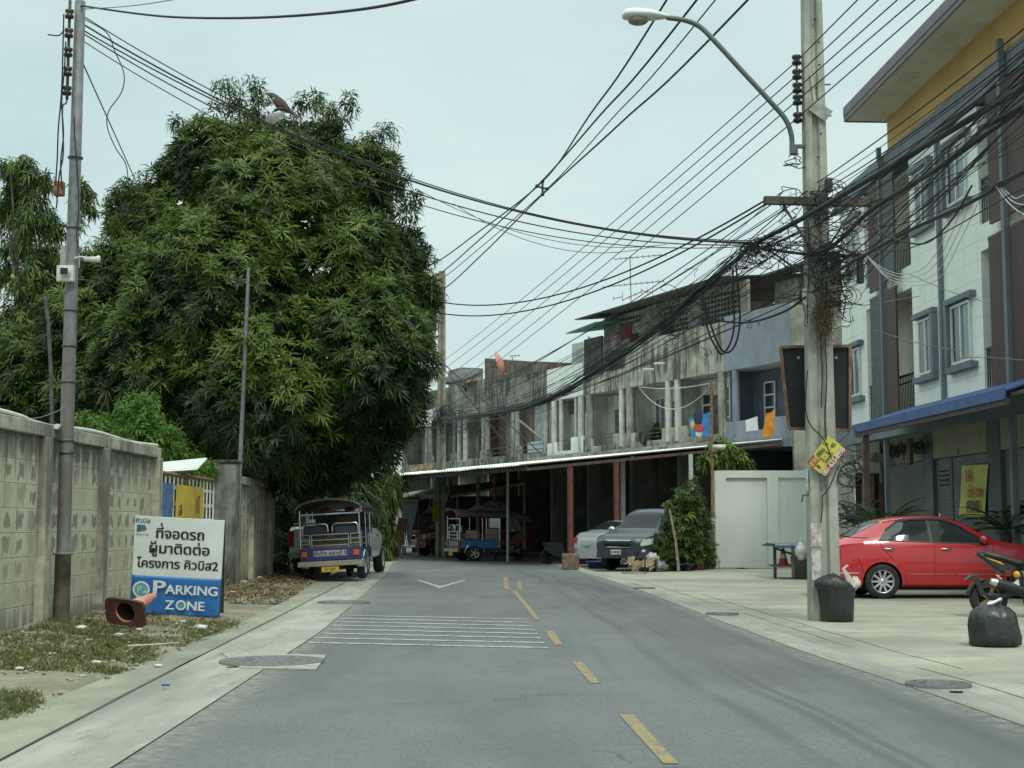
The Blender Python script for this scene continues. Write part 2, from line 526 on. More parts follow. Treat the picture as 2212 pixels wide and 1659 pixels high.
# right-hand side: gutter strip and forecourt
strip('gutter_right', GUTTER, [((lerp_tab(RIGHT, y), y), (lerp_tab(RIGHT, y) + 0.36, y)) for y in ys] +
      [((0.1, 54.5), (0.45, 54.9)), ((-2.0, 58.9), (-1.8, 59.4)), ((-5.2, 66), (-5.0, 66.5))], 0.004)
strip('forecourt', APRON, [((lerp_tab(RIGHT, y) + 0.36, y), (11.0, y)) for y in ys if y < 43] + [((2.1, 39.5), (10.5, 43.4))], 0.002)
strip('parking_yard', concrete_ground('yard_concrete', (0.20, 0.20, 0.17), (0.13, 0.13, 0.115), (0.22, 0.215, 0.185), (0.09, 0.09, 0.08)),
      [((2.1, 38.0), (6.2, 41)), ((1.6, 46), (9.5, 50)), ((-2.2, 59.4), (3.0, 66)), ((-8, 70), (-2, 78)), ((-24, 74), (-20, 92))], 0.001)
jm = M('joint_soft', (0.22, 0.215, 0.165), 0.95, 0.25, 3)
for off, wd_, ya, yb in ((0.60, 0.014, 6, 13.3), (0.63, 0.012, 15.2, 22), (0.61, 0.02, 24, 33), (0.97, 0.016, 8, 11.5), (0.94, 0.014, 13, 27)):
    yy_ = np.arange(ya, yb, 0.45)
    strip('forecourt_joint', jm, [((lerp_tab(RIGHT, y) + off + 0.012 * sin(y * 2.3 + off * 9), y), (lerp_tab(RIGHT, y) + off + 0.012 * sin(y * 2.3 + off * 9) + wd_ * (0.6 + 0.6 * abs(sin(y * 3.1))), y)) for y in yy_], 0.006)

# painted markings
def worn(name, col, lo, hi):
    m, t, b = newmat(name); p = t.pos()
    g = t.math('ADD', t.math('MULTIPLY', t.noise(p, 38, 4, 0.75), 0.65), t.math('MULTIPLY', t.noise(p, 5, 3), 0.35))
    c = t.mix(t.ramp(g, lo, hi), col, (0.135, 0.145, 0.137)); t.put(b.inputs['Base Color'], c); b.inputs['Roughness'].default_value = 0.85
    return m
YEL = worn('yellow_paint', (0.31, 0.215, 0.085), 0.46, 0.58)
WHT = worn('white_paint', (0.46, 0.48, 0.44), 0.46, 0.60)
def marking(q, mat):
    mb = MB(); pts = [gnd(x, y, 0.005) for x, y in q]
    mb.add(pts, [tuple(range(len(pts)))])
    o = mb.build('road_marking', mat, recalc=False); o['kind'] = 'structure'
    me = o.data
    if me.polygons[0].normal.z < 0: me.flip_normals()
for q in ([(1337, 1543), (1368, 1543), (1466, 1649), (1433, 1649)], [(1235, 1429), (1257, 1429), (1297, 1475), (1275, 1475)],
          [(1178, 1363), (1197, 1363), (1216, 1393), (1198, 1393)], [(1105, 1275), (1115, 1275), (1167, 1338), (1156, 1338)],
          [(1116, 1255), (1126, 1255), (1129, 1273), (1119, 1273)], [(1086, 1246), (1096, 1246), (1100, 1273), (1090, 1273)]):
    marking(q, YEL)
for i in range(8):
    k = i / 7
    # equal steps on the ground between the farthest and the nearest bar
    a0, b0, a1, b1 = gnd(738, 1329.5), gnd(1138, 1338), gnd(666, 1388.5), gnd(1184, 1400)
    a = a0.lerp(a1, k); bb = b0.lerp(b1, k)
    mb = MB(); w = 0.055
    mb.add([(a.x, a.y - w, 0.005), (bb.x, bb.y - w, 0.005), (bb.x, bb.y + w, 0.005), (a.x, a.y + w, 0.005)], [(0, 1, 2, 3)])
    mb.build('road_marking', WHT, recalc=False)['kind'] = 'structure'
for q in ([(899, 1253), (907, 1253), (951, 1266), (950, 1270)], [(1008, 1253), (1000, 1253), (951, 1266), (950, 1270)]):
    marking(q, WHT)

# iron covers in the gutters
IRON = M('cast_iron', (0.105, 0.115, 0.115), 0.6, 0.2, 25, metal=0.3, col2=(0.20, 0.19, 0.165), bump=0.5)
PLATE = M('cover_collar', (0.33, 0.33, 0.28), 0.9, 0.1, 9, fine=0.4)
def cover(c, r, label, collar=None):
    t_ = thing('manhole_cover', label, 'manhole cover', (c.x, c.y, 0.0), 0, 'iron covers along the gutters')
    mb = MB()
    mb.lathe([(0, 0.022), (r * 0.30, 0.022), (r * 0.31, 0.026), (r * 0.38, 0.026), (r * 0.39, 0.022), (r * 0.62, 0.022), (r * 0.63, 0.026), (r * 0.70, 0.026), (r * 0.71, 0.022), (r * 0.9, 0.022), (r * 0.91, 0.027), (r, 0.027), (r, 0.0)], 36)
    for k in range(12):
        a = k * pi / 6
        mb.bar((r * 0.40 * cos(a), r * 0.40 * sin(a), 0.0235), (r * 0.60 * cos(a), r * 0.60 * sin(a), 0.0235), r * 0.07, 0.006)
        mb.bar((r * 0.72 * cos(a + .2), r * 0.72 * sin(a + .2), 0.0235), (r * 0.88 * cos(a + .2), r * 0.88 * sin(a + .2), 0.0235), r * 0.05, 0.006)
    mb.build('lid', IRON, t_)
    if collar:
        m2 = MB(); m2.prism([(p.x - c.x, p.y - c.y) for p in collar], 0.002, 0.017, 'XY'); m2.build('collar', PLATE, t_)
cover(gnd(587, 1432), 0.49, 'round cast iron cover in its concrete collar, nearest the sign', [gnd(478, 1413), gnd(705, 1418), gnd(683, 1449), gnd(520, 1446)])
cover(gnd(743, 1303), 0.44, 'round iron cover in the gutter behind the parking sign')
cover(gnd(2027, 1482), 0.26, 'small iron cover in the gutter below the tied rubbish bag')
cover(gnd(1560, 1328), 0.24, 'small iron cover in the gutter beside the concrete pole')
cover(gnd(1392, 1272), 0.22, 'smallest and farthest iron cover in the curved gutter')
for px, py, rr, lb in ((502, 1443.5, 0.045, 'small round drain hole beside the large iron cover'), (2066, 1497, 0.045, 'small round drain hole beside the right gutter cover')):
    c = gnd(px, py)
    mb = MB(); mb.lathe([(0, 0.0035), (rr, 0.0115), (rr * 1.15, 0.0115), (rr * 1.15, 0.0)], 18); mb.X = None
    o = mb.build('drain_hole', M('hole_black', (0.012, 0.012, 0.012), 1.0)); o.location = (c.x, c.y, 0.001)
    tag(o, lb, 'drain hole', 'drain holes in the gutters')

# ================================================================== LEFT WALLS
def block_wall_mat():
    m, t, b = newmat('hollow_block')
    p = t.pos()
    x, y, z = t.xyz(p)
    fu = t.math('DIVIDE', y, 0.42); fv = t.math('DIVIDE', t.math('SUBTRACT', z, 0.06), 0.285)
    iu, iv = t.math('FLOOR', fu), t.math('FLOOR', fv)
    lu, lv = t.math('SUBTRACT', t.math('FRACT', fu), 0.5), t.math('SUBTRACT', t.math('FRACT', fv), 0.5)
    n1 = t.math('SUBTRACT', t.noise(t.pos((1, 1.4, 0.8)), 7, 4, 0.6), 0.5)
    cc = t.n('ShaderNodeCombineXYZ'); t.put(cc.inputs[0], iu); t.put(cc.inputs[1], iv)
    wn = t.n('ShaderNodeTexWhiteNoise'); wn.noise_dimensions = '2D'; t.t.links.new(cc.outputs[0], wn.inputs['Vector'])
    rnd = wn.outputs['Value']
    d = t.math('MAXIMUM', t.math('MULTIPLY', t.math('ABSOLUTE', lu), 1.25), t.math('MULTIPLY', t.math('ABSOLUTE', lv), 1.05))
    d = t.math('ADD', d, t.math('MULTIPLY', n1, 1.15))
    d = t.math('ADD', d, t.math('MULTIPLY', t.math('SUBTRACT', rnd, 0.5), 0.30))
    patch = t.ramp(d, 0.40, 0.30)
    hz = t.ramp(z, 0.2, 1.3)
    patch = t.math('MULTIPLY', patch, t.math('ADD', 0.20, t.math('MULTIPLY', hz, 0.65)))
    patch = t.math('MULTIPLY', patch, t.math('ADD', 0.25, t.math('MULTIPLY', t.ramp(t.math('ADD', rnd, t.math('MULTIPLY', t.math('SUBTRACT', t.noise(p, 0.9, 2), 0.5), 1.2)), 0.05, 0.45), 0.75)))
    f1 = t.noise(p, 1.3, 5, 0.6)
    base = t.mix(t.ramp(f1, 0.3, 0.7), (0.52, 0.49, 0.355), (0.42, 0.395, 0.295))
    base = t.mix(t.math('MULTIPLY', t.ramp(t.noise(p, 45, 2, 0.7), 0.45, 0.75), 0.35), base, (0.2, 0.19, 0.15))
    lime = t.math('MULTIPLY', t.ramp(t.noise(t.pos((1, 9, 0.5)), 2.0, 4, 0.6), 0.56, 0.70), 0.45)
    base = t.mix(lime, base, (0.60, 0.58, 0.46))
    c = t.mix(patch, base, (0.165, 0.162, 0.138))
    # bed joints strong, head joints faint
    jv = t.ramp(t.math('ABSOLUTE', t.math('SUBTRACT', t.math('ABSOLUTE', lv), 0.5)), 0.035, 0.0)
    ju = t.math('MULTIPLY', t.ramp(t.math('ABSOLUTE', t.math('SUBTRACT', t.math('ABSOLUTE', lu), 0.5)), 0.03, 0.0), 0.35)
    j = t.math('MAXIMUM', t.math('MULTIPLY', jv, 0.75), ju)
    c = t.mix(j, c, (0.17, 0.155, 0.115))
    lowl = t.math('MULTIPLY', t.ramp(t.math('SUBTRACT', t.math('ABSOLUTE', lv), 0.42), 0.0, 0.02), t.math('MULTIPLY', t.ramp(lv, -0.4, -0.44), 0.35))
    c = t.mix(lowl, c, (0.52, 0.50, 0.38))
    # dirt washed down under the coping and splash at the foot
    g = t.noise(t.pos((1, 3.2, 0.35)), 2.4, 5, 0.62)
    top = t.math('MULTIPLY', t.ramp(t.math('ADD', z, t.math('MULTIPLY', t.math('SUBTRACT', g, 0.5), 1.6)), 1.85, 2.35), 0.85)
    c = t.mix(top, c, (0.075, 0.075, 0.065))
    foot = t.math('MULTIPLY', t.ramp(t.math('ADD', z, t.math('MULTIPLY', t.math('SUBTRACT', g, 0.5), 1.5)), 0.45, 0.1), 0.8)
    c = t.mix(foot, c, (0.13, 0.13, 0.11))
    t.put(b.inputs['Base Color'], c); b.inputs['Roughness'].default_value = 0.95
    bm_ = t.n('ShaderNodeBump'); bm_.inputs['Strength'].default_value = 0.5; bm_.inputs['Distance'].default_value = 0.015
    t.put(bm_.inputs['Height'], t.math('SUBTRACT', t.math('MULTIPLY', t.noise(p, 40, 3), 0.4), j)); t.put(b.inputs['Normal'], bm_.outputs['Normal'])
    return m
BLOCK = block_wall_mat()
CAST = M('cast_concrete', (0.40, 0.38, 0.295), 0.9, 0.15, 5, streak=0.75, streakcol=(0.09, 0.09, 0.075), bump=0.3, fine=0.2)
CASTD = M('old_concrete', (0.20, 0.20, 0.165), 0.9, 0.2, 4, streak=0.85, streakcol=(0.035, 0.035, 0.03), bump=0.3, fine=0.3)
PVC = M('white_pvc', (0.72, 0.72, 0.64), 0.4, 0.06, 4, streak=0.2)

def block_wall(y0, posts, y1, top, label, X=-5.72, end=True):
    w = thing('block_wall', label, 'wall', (X, y0, 0.0))
    mb = MB(); mb.bx(X - 0.12, X, y0, y1, -0.05, top - 0.14); mb.build('panel', BLOCK, w, world=True)
    cp = MB(); cp.bx(X - 0.18, X + 0.07, y0, y1 + 0.1, top - 0.16, top); cp.build('coping', CAST, w, world=True, bevel=0.012)
    for y in posts:
        q = MB(); q.bx(X - 0.10, X + 0.10, y - 0.12, y + 0.12, -0.05, top - 0.162); q.build('post', CAST, w, world=True, bevel=0.012)
    return w
block_wall(6.0, [7.3, 9.8, 12.3, 14.8, 17.3, 19.8, 22.8], 22.82, 2.52, 'blotchy hollow block wall with concrete posts behind the parking sign')
block_wall(28.9, [31.2, 33.6], 34.4, 2.30, 'low stained block wall running from the gate pillar into tree shade')
mb = MB()
pts = [(-5.70, y, 2.545 + 0.018 * sin(y * 1.7) - (0.05 if 16.6 < y < 18.2 else 0) * 0.4) for y in np.arange(6, 23, 0.35)]
mb.tube(pts, 0.024, 8)
o = mb.build('conduit_pipe', PVC); tag(o, 'white plastic conduit lying along the top of the block wall', 'pipe')
mb = MB(); mb.tube([(-5.62, 17.5, 2.50), (-5.60, 17.72, 2.50), (-5.6, 17.8, 2.44)], 0.035, 8)
o = mb.build('pipe_elbow', PVC); tag(o, 'white pipe elbow on the wall top beside the steel pole', 'pipe')
# gate pillar
gp = thing('gate_pillar', 'blackened rough concrete gate pillar behind the parking sign', 'pillar', (-5.66, 28.5, 0))
mb = MB(); mb.bx(-5.90, -5.46, 28.15, 28.6, -0.05, 2.50); mb.build('shaft', CASTD, gp, world=True, bevel=0.02)
mb = MB(); mb.bx(-5.93, -5.44, 28.12, 28.63, 2.502, 2.57); mb.build('cap', M('mossy_cap', (0.06, 0.06, 0.045), 1, 0.3, 9, bump=0.5), gp, world=True, bevel=0.02)

# sliding gate of white bars
GATEW = M('gate_white', (0.62, 0.62, 0.54), 0.6, 0.1, 6, streak=0.5, streakcol=(0.22, 0.13, 0.07))
RUST = M('rust', (0.23, 0.115, 0.055), 0.9, 0.25, 14, col2=(0.10, 0.05, 0.03), bump=0.3)
gt = thing('sliding_gate', 'rusty white lattice gate between block wall and pillar', 'gate', (-5.9, 25, 0))
gx = -5.92
mb = MB()
for z in (0.15, 0.5, 0.8, 1.1, 1.38, 1.66, 1.94):
    mb.bx(gx - 0.02, gx + 0.02, 22.95, 28.1, z - 0.03, z + 0.03)
for y in np.arange(23.0, 28.15, 0.30):
    mb.bx(gx + 0.021, gx + 0.045, y - 0.02, y + 0.02, 0.1, 2.13)
mb.build('lattice', GATEW, gt, world=True)
mb = MB(); mb.tube([(gx + 0.03, 22.9, 2.16), (gx + 0.03, 28.1, 2.16)], 0.04, 8); mb.build('top_rail', RUST, gt, world=True)

def cloth(name, label, cat, c00, c10, c11, c01, mat, nx=14, ny=14, fold=0.03, seed=0, group=None, thick=0.004, freq=7.0):
    """hanging cloth between four corners (top left, top right, bottom right, bottom left) with folds along its normal"""
    c00, c10, c11, c01 = map(Vector, (c00, c10, c11, c01))
    n = (c10 - c00).cross(c01 - c00).normalized()
    vs = []; fs = []
    for j in range(ny + 1):
        for i in range(nx + 1):
            a, b_ = i / nx, j / ny
            p = c00.lerp(c10, a).lerp(c01.lerp(c11, a), b_)
            w = noise.noise(Vector((a * freq, b_ * 1.4, seed * 7.1))) * fold * (0.35 + b_ * 0.8) + sin(a * freq * 1.9 + seed) * fold * 0.35 * b_
            vs.append(p + n * w)
    k = len(vs)
    for j in range(ny):
        for i in range(nx):
            q = j * (nx + 1) + i
            fs.append((q, q + 1, q + nx + 2, q + nx + 1))
    vs2 = [v_ - n * thick for v_ in vs]
    mb = MB(); mb.add(vs + vs2, fs + [tuple(k + i for i in reversed(f)) for f in fs], True)
    o = mb.build(name, mat, recalc=False)
    if cat: tag(o, label, cat, group)
    return o
cloth('tarpaulin', 'faded blue tarpaulin hung on the white lattice gate', 'tarpaulin', (-5.84, 23.0, 2.0), (-5.84, 24.6, 2.0), (-5.84, 24.5, 0.4), (-5.84, 23.0, 0.4), M('blue_tarp', (0.07, 0.17, 0.33), 0.7, 0.15, 5, streak=0.5, streakcol=(0.16, 0.25, 0.36)), fold=0.025)
bn = thing('sale_banner', 'yellow vinyl banner with maroon lettering hung on the lattice gate', 'banner', (-5.8, 25.5, 0))
o = cloth('sheet', None, None, (-5.80, 24.6, 1.99), (-5.80, 26.75, 1.98), (-5.80, 26.75, 0.5), (-5.80, 24.5, 0.5), M('banner_yellow', (0.60, 0.43, 0.06), 0.55, 0.1, 3, streak=0.15, streakcol=(0.35, 0.24, 0.04)), fold=0.015, seed=3)
o.parent = bn; o.matrix_parent_inverse = WM[bn.name].inverted(); WM[o.name] = WM[bn.name]
MAROON = M('maroon_ink', (0.16, 0.028, 0.035), 0.6, 0.1)
mb = MB()
TX = frame((-5.765, 25.65, 1.15), (0, 1, 0), (-1, 0, 0))
add_text(mb, 'ขายที่ดิน 091 623', 0.34, TX, 0.012, sx=0.80, dup=0.02)
TX = frame((-5.765, 26.2, 1.50), (0, 1, 0), (-1, 0, 0)); add_text(mb, '1ไ', 0.38, TX, 0.012, dup=0.02)
TX = frame((-5.765, 24.85, 1.46), (0, 1, 0), (-1, 0, 0)); add_text(mb, 'ส', 0.30, TX, 0.012, dup=0.02)
mb.build('lettering', MAROON, bn, world=True)
# little roof sheet above the gate
SHEETW = M('white_sheet_metal', (0.70, 0.73, 0.68), 0.45, 0.04, 2)
mb = MB()
A, B_, C_, D_ = at(338, 1003, 25.0), at(447, 992, 26.5), at(425, 1016, 25.6), at(338, 1022, 24.2)
rings = []
for k in range(41):
    t_ = k / 40
    p = A.lerp(D_, t_); q = B_.lerp(C_, t_)
    h = 0.018 * (1 if (k % 8) in (0, 1) else 0)
    rings.append([p + Vector((0, 0, h)), q + Vector((0, 0, h))])
mb.loft(rings, cap=False, ring_closed=False, smooth=False)
o = mb.build('roof_sheet', SHEETW); tag(o, 'white ribbed roof sheet jutting above the lattice gate', 'roof sheet')
o.modifiers.new('t', 'SOLIDIFY').thickness = 0.012
mb = MB(); e = at(400, 1010, 25.6); mb.tube([(e.x, e.y, 0), (e.x, e.y, e.z - 0.02)], 0.03, 6); mb.tube([(at(345, 1012, 24.8).x, 24.8, 0), tuple(at(345, 1012, 24.8) - Vector((0, 0, 0.03)))], 0.03, 6)
o = mb.build('roof_sheet_post', RUST); o.parent = bpy.data.objects['roof_sheet']

# ================================================================== PARKING SIGN (A-board)
sg = thing('parking_sign', 'tilted white and blue A-board reading PARKING ZONE by the block wall', 'sign',
           mat=frame(gnd(377, 1334, 0.06), (1.0, 0.10, -0.055), (0.0, 1, 0.16)))
BLK = M('black_ink', (0.02, 0.02, 0.022), 0.6, 0.1)
def banner_mat(name, c1, hi):
    return M(name, c1, 0.45, 0.06, 2.2, col2=hi, bump=0.25, bscale=6)
mb = MB(); mb.bx(-0.585, 0.585, 0, 0.02, 0.55, 1.34)
mb.build('white_panel', banner_mat('banner_white', (0.66, 0.72, 0.68), (0.58, 0.64, 0.60)), sg)
mb = MB()
rings = []
for i in range(25):
    x = -0.585 + 1.17 * i / 24; row = []
    for j in range(13):
        z = 0.02 + 0.53 * j / 12
        k = max(0, (0.34 - z)) * 0.22
        row.append((x + 0.02 * sin(i) * k, -0.001 - abs(noise.noise(Vector((x * 7 + z * 6, z * 3, 4)))) * k, z + (0.018 * sin(i * 0.5) if j == 0 else 0)))
    rings.append(row)
mb.loft(rings, cap=False, ring_closed=False)
o = mb.build('blue_panel', banner_mat('banner_blue', (0.022, 0.125, 0.36), (0.03, 0.17, 0.42)), sg); o.modifiers.new('t', 'SOLIDIFY').thickness = 0.006
def tones(mb, body, size, x0, z0, k, marks, y=-0.0075):
    # tone marks set above the letters they belong to
    for prefix, top, kind in marks:
        v, f_ = text_mesh(prefix, size, 0.0, 'LEFT'); xr = max(p[0] for p in v) * k + x0; zt = max(p[2] for p in text_mesh(top, size, 0.0, 'LEFT')[0]) + z0 + 0.012
        if kind == 'ek': mb.bx(xr - 0.036, xr - 0.012, y, y + 0.0025, zt, zt + 0.046)
        else: mb.bx(xr - 0.085, xr - 0.012, y, y + 0.0025, zt, zt + 0.018); mb.bx(xr - 0.034, xr - 0.012, y, y + 0.0025, zt + 0.018, zt + 0.045); mb.bx(xr - 0.085, xr - 0.066, y, y + 0.0025, zt + 0.018, zt + 0.036)
def thai_line(body, size, xc, z, fit, marks, **kw):
    mb = MB(); v, f_ = text_mesh(body, size, 0.0, 'LEFT'); w_ = max(p[0] for p in v) - min(p[0] for p in v); k = fit / w_; x0 = xc - fit / 2
    add_text(mb, body, size, Matrix.Translation((x0, -0.006, z)), sx=k, align='LEFT', **kw)
    tones(mb, body, size, x0, z, k, marks)
    mb.build('lettering_line', BLK, sg)
thai_line('ทีจอดรถ', 0.19, 0.0, 1.06, 0.62, [('ที', 'ที', 'ek')], bold=0.006, dup=0.026)
thai_line('ผูมาติดตอ', 0.19, 0.0, 0.86, 0.78, [('ผ', 'ผ', 'tho'), ('ผูมาติดต', 'ต', 'ek')], bold=0.005, dup=0.026)
thai_line('โครงการ คิวบิส2', 0.17, 0.0, 0.66, 1.06, [], bold=0.005, dup=0.024)
mb = MB()
def st(body, size, x, z, y=-0.006, fit=None, **kw):
    if fit:
        v, f = text_mesh(body, size, 0.0); xs = [p[0] for p in v]; kw['sx'] = fit / (max(xs) - min(xs)); x = x - (max(xs) + min(xs)) / 2 * kw['sx']
    add_text(mb, body, size, Matrix.Translation((x, y, z)), **kw)
mb = MB(); TEALD = M('logo_teal', (0.07, 0.16, 0.19), 0.5, 0.2, 8)
st('คิวบิส', 0.085, -0.48, 1.255, bold=0.004, dup=0.015)
mb.prism([(-0.555, 1.13), (-0.555, 1.225), (-0.45, 1.225), (-0.425, 1.17), (-0.45, 1.155)], -0.0075, -0.005)
st('คิวบิส ที 48', 0.036, -0.48, 1.085)
mb.build('corner_logo', TEALD, sg)
mb = MB()
st('P', 0.245, -0.215, 0.325, y=-0.03, bold=0.014, dup=0.02, fit=0.15); st('ARKING', 0.172, 0.205, 0.325, y=-0.03, bold=0.012, dup=0.018, fit=0.68)
st('Z', 0.172, -0.07, 0.12, y=-0.045, bold=0.012, dup=0.018, fit=0.11); st('NE', 0.172, 0.275, 0.12, y=-0.045, bold=0.012, dup=0.018, fit=0.22)
def ring2(cx, cz, r0, r1, y, n=28):
    mb.loft([[(cx + r * cos(2 * pi * k / n), y, cz + r * sin(2 * pi * k / n)) for k in range(n)] for r in (r1, r0)], cap=False, smooth=False)
ring2(-0.452, 0.365, 0.088, 0.112, -0.034); mb.prism([(-0.55, 0.31), (-0.354, 0.31), (-0.44, 0.15)], -0.030, -0.026)
ring2(0.08, 0.182, 0.046, 0.068, -0.047)
mb.build('parking_lettering', M('white_ink', (0.72, 0.74, 0.72), 0.5, 0.05), sg)
mb = MB(); mb.disc((-0.452, -0.036, 0.365), 0.088, 'Y', 26); mb.disc((0.08, -0.0465, 0.182), 0.046, 'Y', 20)
mb.build('logo_disc', M('logo_disc_teal', (0.05, 0.22, 0.30), 0.35, 0.3, 9, col2=(0.16, 0.36, 0.40)), sg)
mb = MB(); add_text(mb, 'P', 0.13, Matrix.Translation((-0.475, -0.0375, 0.32)), 0.006); mb.prism([(-0.43, 0.315), (-0.36, 0.315), (-0.36, 0.335), (-0.375, 0.335), (-0.385, 0.355), (-0.41, 0.355), (-0.42, 0.335), (-0.43, 0.335)], -0.039, -0.037)
mb.build('logo_emblem', M('emblem_pale', (0.5, 0.62, 0.6), 0.5), sg)
STEELD = M('dark_steel', (0.10, 0.105, 0.10), 0.5, 0.2, 9, metal=0.5)
GALV = M('galvanised', (0.175, 0.19, 0.19), 0.6, 0.12, 9, metal=0.2, col2=(0.12, 0.135, 0.138), streak=0.6, streakcol=(0.12, 0.09, 0.06))
mb = MB()
for x in (-0.575, 0.575):
    mb.bar((x, 0.035, -0.03), (x, 0.035, 1.335), 0.03, 0.03, (0, 1, 0)); mb.bar((x, 0.06, 1.32), (x, 0.50, -0.02), 0.035, 0.03, (0, 1, 0))
mb.bar((-0.56, 0.035, 0.55), (0.56, 0.035, 0.55), 0.028, 0.028); mb.bar((-0.56, 0.035, 0.0), (0.56, 0.035, 0.0), 0.028, 0.028)
mb.bar((-0.56, 0.49, 0.0), (0.56, 0.49, 0.0), 0.028, 0.028)
mb.build('frame', STEELD, sg)
mb = MB(); mb.sheet([(-0.57, 0.075, 1.30), (0.57, 0.075, 1.30), (0.57, 0.47, 0.03), (-0.57, 0.47, 0.03)], 0.012, (0, 1, 0.3)); mb.build('back_panel', M('back_board', (0.12, 0.13, 0.13), 0.6), sg)

# fallen traffic cone, base towards the camera
cn = thing('traffic_cone', 'faded red traffic cone lying on its side before the parking sign', 'traffic cone',
           mat=frame(gnd(272, 1352, 0.10) + Vector((0, 0, 0.0)), (0.95, -0.34, -0.10), (0.42, 0.92, 0.30)))
CRED = M('cone_maroon', (0.085, 0.026, 0.022), 0.7, 0.25, 9, col2=(0.04, 0.018, 0.016))
CORG = M('cone_faded', (0.52, 0.22, 0.15), 0.65, 0.12, 8, fine=0.3)
mb = MB()
sq = []
for k in range(32):
    a = 2 * pi * k / 32; c_, s_ = cos(a), sin(a); q = (abs(c_) ** 7 + abs(s_) ** 7) ** (-1 / 7)
    sq.append((0.275 * c_ * q, 0.17 + 0.165 * s_ * q))
ci = [(0.135 * cos(2 * pi * k / 32), 0.17 + 0.12 * sin(2 * pi * k / 32)) for k in range(32)]
mb.loft([[(x, 0.0, z) for x, z in ci], [(x, -0.012, z) for x, z in sq], [(x, 0.035, z) for x, z in sq], [(x * 1.05, 0.035, z) for x, z in ci]], cap=False, smooth=False)
mb.build('base', CRED, cn, bevel=0.008)
mb = MB(); mb.loft([[(0.135 * k * cos(2 * pi * j / 24), y, 0.17 + 0.12 * k * sin(2 * pi * j / 24)) for j in range(24)] for y, k in ((0.0, 1.0), (0.02, 1.0), (0.6, 0.28), (0.62, 0.1))], cap=False)
mb.build('body', CORG, cn)
mb = MB(); mb.loft([[(0.133 * k * cos(2 * pi * j / 24), y, 0.17 + 0.118 * k * sin(2 * pi * j / 24)) for j in range(24)] for y, k in ((0.03, 1.0), (0.1, 0.9), (0.5, 0.3), (0.52, 0.0))], cap=False); mb.build('hollow', M('cone_inside_shade', (0.03, 0.012, 0.01), 0.9), cn)  # added dark lining that paints the shade inside the cone

# ================================================================== STEEL POLE on the left
lp = thing('utility_pole', 'round galvanised steel pole strapped to the block wall', 'utility pole', (-5.52, 17.6, 0))
mb = MB(); mb.lathe([(0.083, 0.9), (0.083, 3.0), (0.074, 5.5), (0.066, 7.95), (0.0, 7.96)], 20, o=(0, 0, 0)); mb.build('shaft', GALV, lp)
mb = MB(); mb.lathe([(0.10, -0.05), (0.095, 0.93), (0.125, 0.93), (0.125, 0.955), (0.083, 0.955)], 20); mb.build('sleeve', M('rusty_sleeve', (0.17, 0.145, 0.115), 0.8, 0.25, 5, streak=0.6, streakcol=(0.09, 0.05, 0.03)), lp)
for z in (2.17, 2.32, 3.05, 3.5, 3.95, 5.0, 5.9):
    mb = MB(); r_ = 0.085 if z < 3 else 0.082; mb.lathe([(r_, z), (r_ + 0.012, z), (r_ + 0.012, z + 0.022), (r_, z + 0.022)], 16); mb.build('strap', STEELD, lp)
mb = MB(); mb.bx(-0.13, -0.10, -0.06, -0.03, 6.65, 7.95)
for z in (6.75, 7.0, 7.25, 7.5, 7.75): mb.bx(-0.15, -0.05, -0.10, -0.09, z - 0.06, z - 0.05); mb.bx(-0.15, -0.05, -0.10, -0.09, z + 0.05, z + 0.06)
mb.build('rack', STEELD, lp)
PORC = M('dark_porcelain', (0.05, 0.032, 0.025), 0.3, 0.2)
for z in (6.75, 7.0, 7.25, 7.5, 7.75):
    mb = MB(); mb.lathe([(0.0, -0.05), (0.055, -0.05), (0.055, -0.02), (0.032, 0), (0.055, 0.02), (0.055, 0.05), (0.0, 0.05)], 12, o=(-0.10, -0.10, z)); mb.build('insulator', PORC, lp)
bxp = at(128, 408, 17.5)
o = MB(); o.bx(bxp.x - 0.06, bxp.x + 0.06, bxp.y - 0.05, bxp.y + 0.05, bxp.z - 0.09, bxp.z + 0.09)
o = o.build('junction_box', RUST, bevel=0.008); tag(o, 'small rusty brown box on the side of the steel pole', 'junction box')
c = at(140, 590, 17.45)
cc_ = thing('camera_box', 'white weatherproof box with a round lens on the steel pole', 'security camera', c)
WHP = M('white_plastic', (0.62, 0.62, 0.56), 0.4, 0.08, 8, streak=0.2)
mb = MB(); mb.bx(-0.105, 0.105, 0.0, 0.08, -0.10, 0.10); mb.build('box', WHP, cc_, bevel=0.006)
mb = MB(); mb.lathe([(0.055, 0.0), (0.055, -0.09), (0.045, -0.10), (0.0, -0.10)], 18, 'Y', (0.02, 0, 0.01)); mb.build('housing', WHP, cc_)
mb = MB(); mb.bx(-0.025, 0.07, -0.115, -0.101, -0.035, 0.05); mb.build('lens', M('lens_black', (0.01, 0.012, 0.012), 0.1), cc_, bevel=0.02)
c = at(198, 560, 17.5)
cc_ = thing('bullet_camera', 'white bullet camera on an arm right of the steel pole', 'security camera', c)
mb = MB(); mb.lathe([(0.0, -0.09), (0.03, -0.09), (0.035, 0.06), (0.045, 0.07), (0.045, 0.10), (0.0, 0.10)], 14, 'X'); mb.build('housing', WHP, cc_)
mb = MB(); mb.tube([(-0.05, 0, 0.02), (-0.12, 0.0, 0.03), (-0.22, 0.02, 0.02)], 0.012, 6); mb.build('arm', WHP, cc_)
c = at(148, 552, 17.75)
o = MB(); o.bx(c.x - 0.09, c.x + 0.14, 17.7, 17.78, c.z - 0.16, c.z + 0.12); o = o.build('cabinet', M('pale_cabinet', (0.36, 0.37, 0.35), 0.6, 0.1), bevel=0.008); tag(o, 'grey cabinet behind the camera box on the steel pole', 'cabinet')
